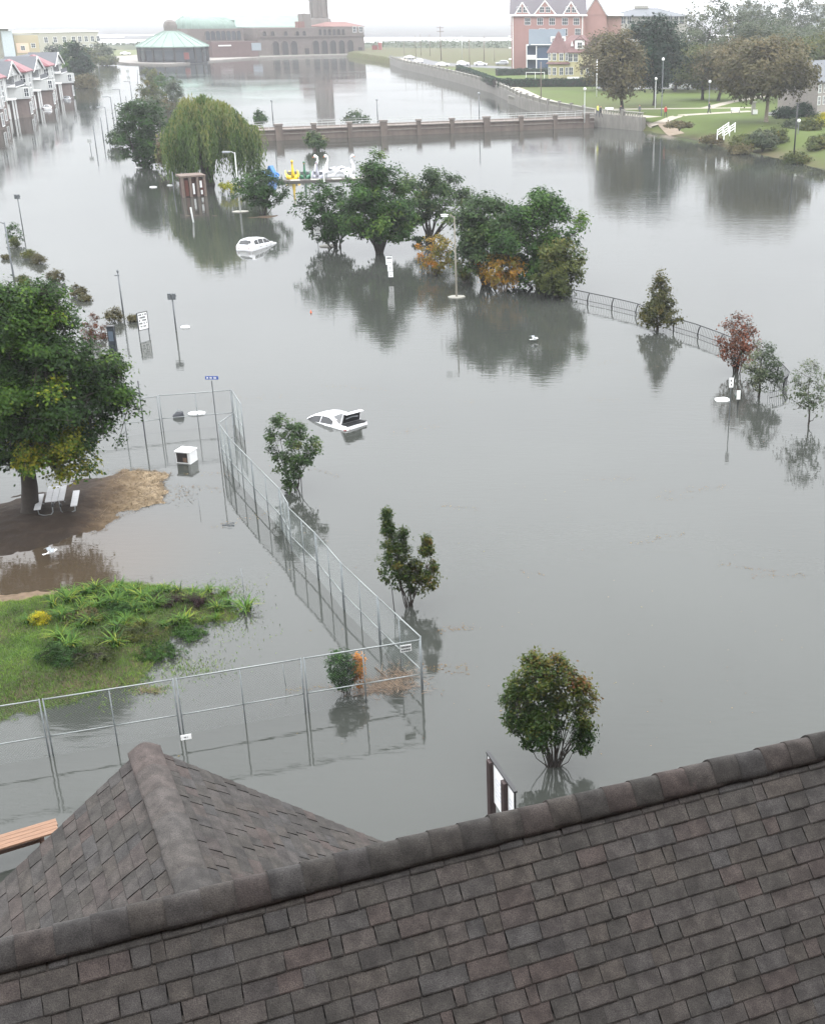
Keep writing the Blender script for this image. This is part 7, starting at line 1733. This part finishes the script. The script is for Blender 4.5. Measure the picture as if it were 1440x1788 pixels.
gh = thing('house', 'pale grey shingled house cut by the right edge of the photo', 'house', a, rz); ze = S.z(142)
MB().box((W / 2, 4, ze / 2 - .3), (W, 8, ze + .6)).build('wall', mat('pale_shingle_wall', '#8f8984', 0.9, 0.12, 2), gh); gable(MB(), 0, W, 0, 8, ze, ze + 3, 'x', .4).build('roof', M_GREYROOF, gh)
for cx_ in (1431, 1440, 1452): window(gh, S.x(cx_), -.06, S.z(176), 1.0, 1.5); window(gh, S.x(cx_), -.06, S.z(155), 1.0, 1.5)
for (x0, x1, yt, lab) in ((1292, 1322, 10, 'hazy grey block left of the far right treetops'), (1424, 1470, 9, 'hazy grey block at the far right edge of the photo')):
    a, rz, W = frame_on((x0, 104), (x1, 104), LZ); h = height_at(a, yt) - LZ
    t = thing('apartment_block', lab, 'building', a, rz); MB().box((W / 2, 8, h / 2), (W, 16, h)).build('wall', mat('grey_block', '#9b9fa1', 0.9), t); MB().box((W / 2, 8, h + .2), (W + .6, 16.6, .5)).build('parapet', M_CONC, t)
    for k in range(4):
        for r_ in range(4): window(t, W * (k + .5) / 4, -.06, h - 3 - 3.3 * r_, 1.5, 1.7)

# ------------------------------------------------------------------ the casino on the sea front
M_COPPER = mat('green_copper', '#6b7c73', 0.7, 0.12, 0.25, streak=(1, 1, 0.5)); M_CASBR = mat('tan_brick', '#5f5651', 0.92, 0.15, 0.6); M_CASRED = mat('red_brick', '#594643', 0.92, 0.15, 0.6)
M_TILE = mat('red_tile', '#6b4a43', 0.85, 0.15, 0.8); M_ARCHD = mat('dark_arch', '#2c2928', 0.9); M_CASGR = mat('dark_glazing', '#2b2e34', 0.5, 0.15, 0.5); M_TOWER = mat('tower_concrete', '#66605b', 0.92, 0.12, 0.3, streak=(1, 1, .3))
PZ = 0.6
prom = [at(228, 113), at(300, 114), at(372, 108), at(440, 103), at(560, 99), at(640, 97), at(662, 98)]
pb_ = MB().prism([(p.x, p.y) for p in prom] + [(-60, 720), (-330, 720)], -1.5, PZ).build('sea_front_terrace', mat('terrace_stone', '#75706a', 0.95, 0.15, .4)); structure(pb_)
def arch_win(parent, x, y, z, w, h, m=None, name='arch'):
    n = 8; poly = [(-w / 2, 0), (w / 2, 0)] + [(w / 2 * math.cos(t), h - w / 2 + w / 2 * math.sin(t)) for t in np.linspace(0, math.pi, n)]
    o = MB().extr(poly, (x, y, z), (1, 0, 0), (0, 0, 1), (0, -.06, 0)).build(name, m or M_ARCHD, parent)
    ring = MB(); pts = [(x + (w / 2 + .2) * math.cos(t), y - .12, z + h - w / 2 + (w / 2 + .2) * math.sin(t)) for t in np.linspace(0, math.pi, n)]
    ring.tube([(x + w / 2 + .2, y - .12, z)] + pts + [(x - w / 2 - .2, y - .12, z)], .2, 4); ring.build('arch_trim', M_CASBR, o); return o
c = at(305, 112); s = px_per_m(Vector((c.x, c.y, PZ))); R = 62 / s; cc = c * ((c.length + R) / c.length); cc.z = 0; Zc = lambda py: height_at(cc, py) - PZ
cr_ = thing('carousel_house', 'round carousel house with a pale green copper roof and dark glazed walls', 'building', (cc.x, cc.y, PZ))
zw = Zc(80); MB().lathe([(R * .95, -.5), (R * .95, zw)], 20).build('wall', M_CASGR, cr_)
MB().lathe([(R * 1.02, zw - .4), (R * 1.02, zw), (R * .6, Zc(66)), (R * .2, Zc(54)), (R * .17, Zc(53))], 20).build('roof', M_COPPER, cr_)
MB().lathe([(R * .19, Zc(55)), (R * .19, Zc(44)), (R * .16, Zc(38)), (R * .08, Zc(35)), (0, Zc(34))], 14).build('cupola', M_TOWER, cr_)
rib = MB()
for k in range(20):
    t = 2 * math.pi * k / 20; rib.tube([(R * 1.02 * math.cos(t), R * 1.02 * math.sin(t), zw + .1), (R * .6 * math.cos(t), R * .6 * math.sin(t), Zc(66) + .1), (R * .2 * math.cos(t), R * .2 * math.sin(t), Zc(54) + .1)], .12, 4)
rib.build('roof_rib', M_COPPER, cr_)
for k in range(20):
    t = 2 * math.pi * (k) / 20; MB().box((R * .97 * math.cos(t), R * .97 * math.sin(t), zw / 2), (.7, .7, zw), t).build('pier', M_ARCHD, cr_)
for k in range(20):
    t = 2 * math.pi * (k + .5) / 20 ; 
    if math.sin(t) > .3: continue
    o = MB().box((R * .95 * math.cos(t), R * .95 * math.sin(t), zw * .42), (.14, 3.2, zw * .6), t).build('glazing', M_PANE, cr_)
MB().box((R * .6, -R * .8, 2.4), (2.0, .5, 2.6)).build('red_panel', mat('red_mural', '#6e3a37', 0.8), cr_)
a = at(370, 104); b_ = at(636, 97); d = b_ - a; a = a * 1.008; b_ = b_ * 1.004; d = b_ - a; W = d.length; az = math.atan2(d.y, d.x)
S = Scale(a, az, PZ)
cz = thing('casino_building', 'long brick casino with arcades, green copper roofs and a red tiled end', 'building', (a.x, a.y, PZ), az)
MB().box((S.x(410), 9, S.z(73) / 2 - .3), (S.x(450) - S.x(370), 18, S.z(73) + .6)).build('low_wing', M_CASRED, cz)
x0, x1 = S.x(450), S.x(636); MB().box(((x0 + x1) / 2, 8, S.z(50) / 2 - .3), (x1 - x0, 16, S.z(50) + .6)).build('arcade_wall', M_CASBR, cz)
MB().box(((x0 + x1) / 2, -.2, S.z(66)), (x1 - x0, .6, .5)).build('cornice', M_CASBR, cz); MB().box(((x0 + x1) / 2, -.3, .1), (x1 - x0, 1.6, .6)).build('plinth', M_CONC, cz)
for cx_ in (481, 497, 513, 551, 566, 581, 596, 611): arch_win(cz, S.x(cx_), -.05, .4, 3.0, S.z(73) - .6)
for cx_ in (535, 628): MB().box((S.x(cx_), -.1, 1.6), (2.0, .2, 3.0)).build('door', M_ARCHD, cz)
for k in range(6): arch_win(cz, S.x(560 + 8 * k), -.05, S.z(64), 1.4, S.z(53) - S.z(64), name='upper_window')
for cx_ in (463, 477, 500, 520, 532): arch_win(cz, S.x(cx_), -.05, S.z(64), 1.6, S.z(56) - S.z(64), name='upper_window')
for cx_ in (620, 631): window(cz, S.x(cx_), -.06, S.z(54), 2.0, 2.6)
MB().box((S.x(447), .0, S.z(83)), (4.6, .3, 3.2)).build('shutter', mat('steel_shutter', '#7d868c', 0.6), cz)
MB().box((S.x(392), -.1, S.z(80)), (6.0, .4, .5)).build('white_sill', M_WTRIM, cz)
hip(MB(), S.x(566, 2), S.x(632, 2), 1, 15, S.z(48), S.z(38, 8, W), .8, 6).build('tile_roof', M_TILE, cz)
# the hall with its long green roof, and the half-dome in front
y0, y1 = 18, 44; xl, xr = S.x(316, 31), S.x(534, 31); zb_ = S.z(47, y0, xr * .5); zt_ = S.z(26.5, (y0 + y1) / 2, xr * .5)
MB().box(((xl + xr) / 2, (y0 + y1) / 2, zb_ / 2), (xr - xl - 1, y1 - y0, zb_)).build('hall_wall', M_CASBR, cz)
hip(MB(), xl, xr - 1.5, y0, y1, zb_, zt_, .6, 3.0, .4).build('hall_roof', M_COPPER, cz)
MB().add([(xr - 1, y0, zb_ - .5), (xr - 1, y1, zb_ - .5), (xr - 1, (y0 + y1) / 2, zt_ + .8), (xr + 1, y0, zb_ - .5), (xr + 1, y1, zb_ - .5), (xr + 1, (y0 + y1) / 2, zt_ + .8)], [(0, 1, 2), (5, 4, 3), (0, 3, 4, 1), (1, 4, 5, 2), (2, 5, 3, 0)]).build('hall_gable', M_CASBR, cz)
xa, xb = S.x(322, 10), S.x(419, 10); dx = (xa + xb) / 2; rx_ = (xb - xa) / 2; dm = MB(); zd = S.z(50, 6, dx); hd_ = S.z(31, 12, dx) - zd; n = 26
vs, fs = [], []
for i in range(n + 1):
    t = math.pi * i / n
    for j in range(9):
        e = (math.pi / 2) * j / 8; ce = max(0.0, math.cos(e))
        vs.append((dx - rx_ * math.cos(t) * (0.55 + .45 * ce ** .6), 17 - 12 * max(0.0, math.sin(t)) ** .6 * ce ** .8, zd + hd_ * math.sin(e)))
for i in range(n):
    for j in range(8): fs.append((i * 9 + j, (i + 1) * 9 + j, (i + 1) * 9 + j + 1, i * 9 + j + 1))
dm.add(vs, fs).build('half_dome', mat('dome_copper', '#5b6c63', 0.7, 0.15, 0.3), cz, smooth=True)
rb_ = MB()
for i in range(2, n - 1, 2): rb_.tube([vs[i * 9 + j] for j in range(9)], .16, 4)
rb_.build('dome_rib', M_COPPER, cz)
MB().box((dx, 11.5, zd / 2), (rx_ * 2 - .5, 13, zd)).build('dome_wall', M_CASBR, cz)
for k in range(7): arch_win(cz, S.x(364 + 9 * k, 5), 4.9, S.z(70, 5, dx), 2.0, S.z(54, 5, dx) - S.z(70, 5, dx), M_CASGR if k % 2 else M_PANE, 'tall_window')
tcx = S.x(560, 18); hT = 38.0; zt0 = S.z(34, 18, tcx)
tb_ = MB(); tb_.lathe([(7.2, 8), (6.6, zt0 - 5), (5.4, zt0), (5.1, zt0 + .5)], 8, (tcx, 18, 0), phase=math.pi / 8); tb_.build('tower_base', M_TOWER, cz)
tw = MB().lathe([(4.4, zt0 - 3), (4.2, S.z(10)), (3.9, hT), (3.4, hT + 2), (0, hT + 2)], 8, (tcx, 18, 0), phase=math.pi / 8).build('tower', M_TOWER, cz)
fl = MB()
for k in range(8):
    t = 2 * math.pi * k / 8; fl.box((tcx + 4.15 * math.cos(t), 18 + 4.15 * math.sin(t), (zt0 + hT) / 2), (.5, 1.2, hT - zt0 - 2), t)
fl.build('tower_fin', M_TOWER, tw)
MB().box((S.x(545), 6, S.z(44)), (4, 5, 9)).build('stair_turret', M_TOWER, cz); MB().box((S.x(531), 3, S.z(45)), (3.4, 3, 3)).build('corner_block', M_TILE, cz)
MB().box((S.x(428), 12, S.z(42)), (2.2, 2.2, 3)).build('roof_vent', M_COPPER, cz)
p = at(652, 96); t = thing('beach_hut', 'small red structure on the sea wall right of the casino', 'hut', (p.x, p.y + 6, .8)); MB().box((0, 0, 1.4), (2.4, 2, 3.6)).build('wall', mat('hut_red', '#8a4a45', 0.8), t); MB().box((2.6, 0, 2.2), (1.6, 2, 5)).build('tower', mat('hut_red', '#8a4a45'), t); MB().box((.6, 0, 3.4), (3.2, 2.4, .3)).build('roof', M_TILE, t)

# ------------------------------------------------------------------ terraced houses on the left
M_SIDING = mat('white_siding', '#b0b1af', 0.75, 0.05, 0.6, streak=(1, 1, 9)); M_BRICKB = mat('brown_brick_base', '#6a5e59', 0.92, 0.15, 1); M_RED = mat('red_metal_roof', '#6b383d', 0.6, 0.1, 1, streak=(9, 1, 1)); M_DARKROOF = mat('dark_grey_roof', '#434549', 0.85, 0.12, 1)
A = at(-74, 247); B = at(114, 168); u = (B - A).normalized(); Ltot = (B - A).length; az = math.atan2(u.y, u.x); row = 'terraced houses along the flooded left street'
# local frame: x along the row going away, front faces -y (towards the lake)
hs = height_at(at(0, 214), 128)
def terr(kind, s0, w, lab):
    p = A + u * s0; t = thing('terraced_house', lab, 'house', (p.x, p.y, 0), az, row); H = 8.0
    MB().box((w / 2, 6, 1.4), (w, 12, 4.4)).build('brick_base', M_BRICKB, t); MB().box((w / 2, 6, 5.8), (w, 12, 4.2)).build('upper_wall', M_SIDING, t)
    gable(MB(), 0, w, 0, 12, H - .1, H + 2.0, 'x', .05, .25).build('main_roof', M_DARKROOF, t)
    MB().box((w / 2, -.2, 3.72), (w, .5, .22)).build('belt_trim', M_WTRIM, t)
    for x in (.2, w - .2): MB().box((x, -.1, 4.0), (.3, .3, 7.6)).build('corner_trim', M_WTRIM, t)
    if kind == 'red':
        bw = w * .5; bx = w * .36
        MB().prism([(bx - bw / 2, 0), (bx - bw / 2 + .9, -1.5), (bx + bw / 2 - .9, -1.5), (bx + bw / 2, 0)], 3.9, H + .3).build('bay', M_SIDING, t)
        MB().prism([(bx - bw / 2, 0), (bx - bw / 2 + .9, -1.4), (bx + bw / 2 - .9, -1.4), (bx + bw / 2, 0)], -.8, 3.85).build('bay_base', M_BRICKB, t)
        hip(MB(), bx - bw / 2 - .3, bx + bw / 2 + .3, -1.6, 5.6, H + .3, H + 2.6, .3, 2.6).build('red_roof', M_RED, t)
        MB().box((bx, -1.6, H + .2), (bw + .8, .3, .3)).build('fascia', M_WTRIM, t)
        for z in (4.9, 6.9): window(t, bx, -1.56, z, 1.9, 1.9); window(t, bx - bw / 2 + .45, -.8, z, 1.2, 1.8, -1.03)
        window(t, bx, -1.46, 1.6, 1.8, 2.2)
        gx = w * .82; MB().box((gx, -.12, 1.3), (2.4, .12, 3.0)).build('garage_door', M_WTRIM, t); window(t, gx, -.06, 5.4, 1.3, 1.7); window(t, gx, -.06, 6.9, 1.3, 1.7)
    else:
        g_ = MB().add([(0.4, -.6, H - .2), (w - .4, -.6, H - .2), (w / 2, -.6, H + 2.3), (0.4, 3, H - .2), (w - .4, 3, H - .2), (w / 2, 6, H + 2.3)], [(0, 1, 2), (1, 4, 5, 2), (3, 0, 2, 5), (0, 3, 4, 1)]).build('gable', M_SIDING, t)
        gable(MB(), .4, w - .4, -.7, 5.5, H - .1, H + 2.4, 'y', .35, .2).build('gable_roof', M_DARKROOF, t)
        for s in (-1, 1): MB().tube([(w / 2 + s * (w / 2 - .1), -1.0, H - .35), (w / 2, -1.0, H + 2.5)], .16, 4).build('barge_board', M_WTRIM, g_)
        window(t, w / 2, -.7, H + .8, 1.1, 1.2)
        MB().box((w / 2, .02, 6.9), (w * .56, .1, 1.8)).build('balcony_opening', M_PANE, t); MB().box((w / 2, -.9, 5.95), (w * .62, 1.8, .2)).build('balcony_deck', M_WTRIM, t); MB().box((w / 2, -1.75, 6.45), (w * .62, .08, .9)).build('balcony_railing', mat('railing_dark', '#4a4d52', 0.6), t)
        MB().lathe([(w * .26, 3.6), (w * .26, 5.85)], 10, (w / 2, 0, 0), phase=math.pi, arc=math.pi).build('bay', M_SIDING, t); MB().lathe([(w * .22, -.8), (w * .22, 3.5)], 10, (w / 2, 0, 0), phase=math.pi, arc=math.pi).build('bay_base', M_BRICKB, t)
        for x in (w * .02, w * .2, w * .8, w * .98): MB().box((x, -1.2, 1.6), (.28, .28, 4.4)).build('porch_post', M_WTRIM, t)
        for x in (w * .11, w * .89): MB().box((x, -.7, 3.75), (w * .24, 1.5, .3)).build('porch_roof', M_WTRIM, t)
        for k in (-.6, 0, .6): window(t, w / 2 + (w * .26 + .04) * math.sin(k), -(w * .26 + .04) * math.cos(k), 4.8, 1.3, 1.7, k)
        window(t, w / 2, -w * .22 - .06, 1.7, 2.0, 2.4)
        for x in (w * .1, w * .9): MB().box((x, -.12, 1.3), (1.1, .12, 2.9)).build('door', M_WTRIM, t)
n_h = 8; w_h = Ltot / n_h
names = ['red roofed', 'gabled'] * 4; posn = ['just outside the left edge', 'mostly outside the left edge', 'at the left edge, nearest in view', 'second in view from the left edge', 'third in view from the left edge', 'fourth in view from the left edge', 'second from the far end', 'at the far end of the row']
for k in range(n_h): terr('red' if k % 2 == 0 else 'gab', k * w_h, w_h, f'white {names[k]} terraced house over a brick base, {posn[k]}')

# ------------------------------------------------------------------ beyond the terrace: pale blocks by the beach, trees
M_SAND2 = mat('yellow_stucco', '#a09375', 0.85, 0.05, 0.3); M_PALE = mat('pale_stucco', '#9b988b', 0.85, 0.05, 0.3)
a, rz, W = frame_on((74, 96), (176, 92), .6); S = Scale(a, rz, .6)
cb_ = thing('beach_block', 'long pale cream block with a row of square windows by the beach', 'building', a, rz); ze = S.z(57)
MB().box((W / 2, 10, ze / 2), (W, 20, ze)).build('wall', M_PALE, cb_); MB().box((W / 2, 10, ze + .2), (W + .8, 20.8, .6)).build('parapet', M_WTRIM, cb_)
for cx_ in (81, 97, 113, 129, 140, 151, 162, 172): window(cb_, S.x(cx_), -.06, S.z(70), 2.4, 2.6)
for cx_ in (133, 146, 158): window(cb_, S.x(cx_), -.06, S.z(84), 2.4, 2.2)
a, rz, W = frame_on((30, 100), (72, 99), .6); S = Scale(a, rz, .6)
t = thing('beach_block', 'sand yellow block between the grey tower and the cream block', 'building', a, rz); ze = S.z(62)
MB().box((W / 2, 8, ze / 2), (W, 16, ze)).build('wall', M_SAND2, t); MB().box((W * .45, 8, ze + .3), (W * .9, 15, .5)).build('roof_slab', M_CONC, t); MB().box((W * .3, -.1, S.z(84)), (W * .5, .2, 4)).build('pink_band', mat('peach_band', '#d8b8a0', 0.85), t)
window(t, W * .3, -.3, S.z(84), 2, 2); window(t, W * .75, -.06, S.z(80), 2, 2)
a, rz, W = frame_on((-30, 102), (29, 101), .6); S = Scale(a, rz, .6)
t = thing('beach_block', 'grey tower block with a flat roof at the far left edge', 'building', a, rz); ze = S.z(50)
MB().box((W * .45, 8, ze / 2), (W * .9, 14, ze)).build('wall', M_PALE, t); MB().box((W * .82, -.5, ze / 2 - .5), (W * .33, 2, ze - 1)).build('stair_tower', mat('blue_grey_wall', '#a9b2b8', 0.6), t); MB().box((W * .6, 6, ze + .2), (W * .95, 18, .5)).build('roof_slab', M_WTRIM, t)
for r_ in range(4): window(t, W * .2, -.06, ze - 3 - 3.4 * r_, 2, 1.8); window(t, W * .45, -.06, ze - 3 - 3.4 * r_, 2, 1.8)
lt = [((140, 148), (122, 158, 72, 142), L_HEDGE, 'dark tree behind the end of the terrace'), ((128, 140), (110, 140, 76, 138), L_DARK, 'dark tree rising behind the last terraced roof'), ((178, 112), (160, 198, 76, 108), L_GREY, 'rounded grey green tree beside the cream block'),
      ((152, 122), (140, 168, 84, 120), L_OLIVE, 'olive tree below the cream block'), ((100, 112), (76, 124, 80, 110), L_HEDGE, 'dark hedge of trees below the cream block windows'), ((150, 152), (132, 168, 134, 152), L_BROWN, 'low brown brush on the bank past the terrace'),
      ((186, 113), (172, 202, 98, 114), L_OLIVE, 'low olive brush on the far bank near the carousel')]
for i, (b, bx, lm, lab) in enumerate(lt):
    tree_px('tree' if 'tree' in lab and 'hedge' not in lab else 'bush', lab, 'tree' if 'tree' in lab and 'hedge' not in lab else 'bush', b, bx, 'round', ground=.3, nclump=90, per=34, leaf=0.7, spread=0.8, trunk_r=0.25, stems=2, limbs=8, lmat=lm, bark=M_BARK_DARK, seed=220 + i, group='trees on the far left bank', fork=1.0)
p = at(220, 96, .9); car('white car far away beside the carousel house', SEDAN, M_CARW, (p.x, p.y, .95), 0.1, name='parked_car')
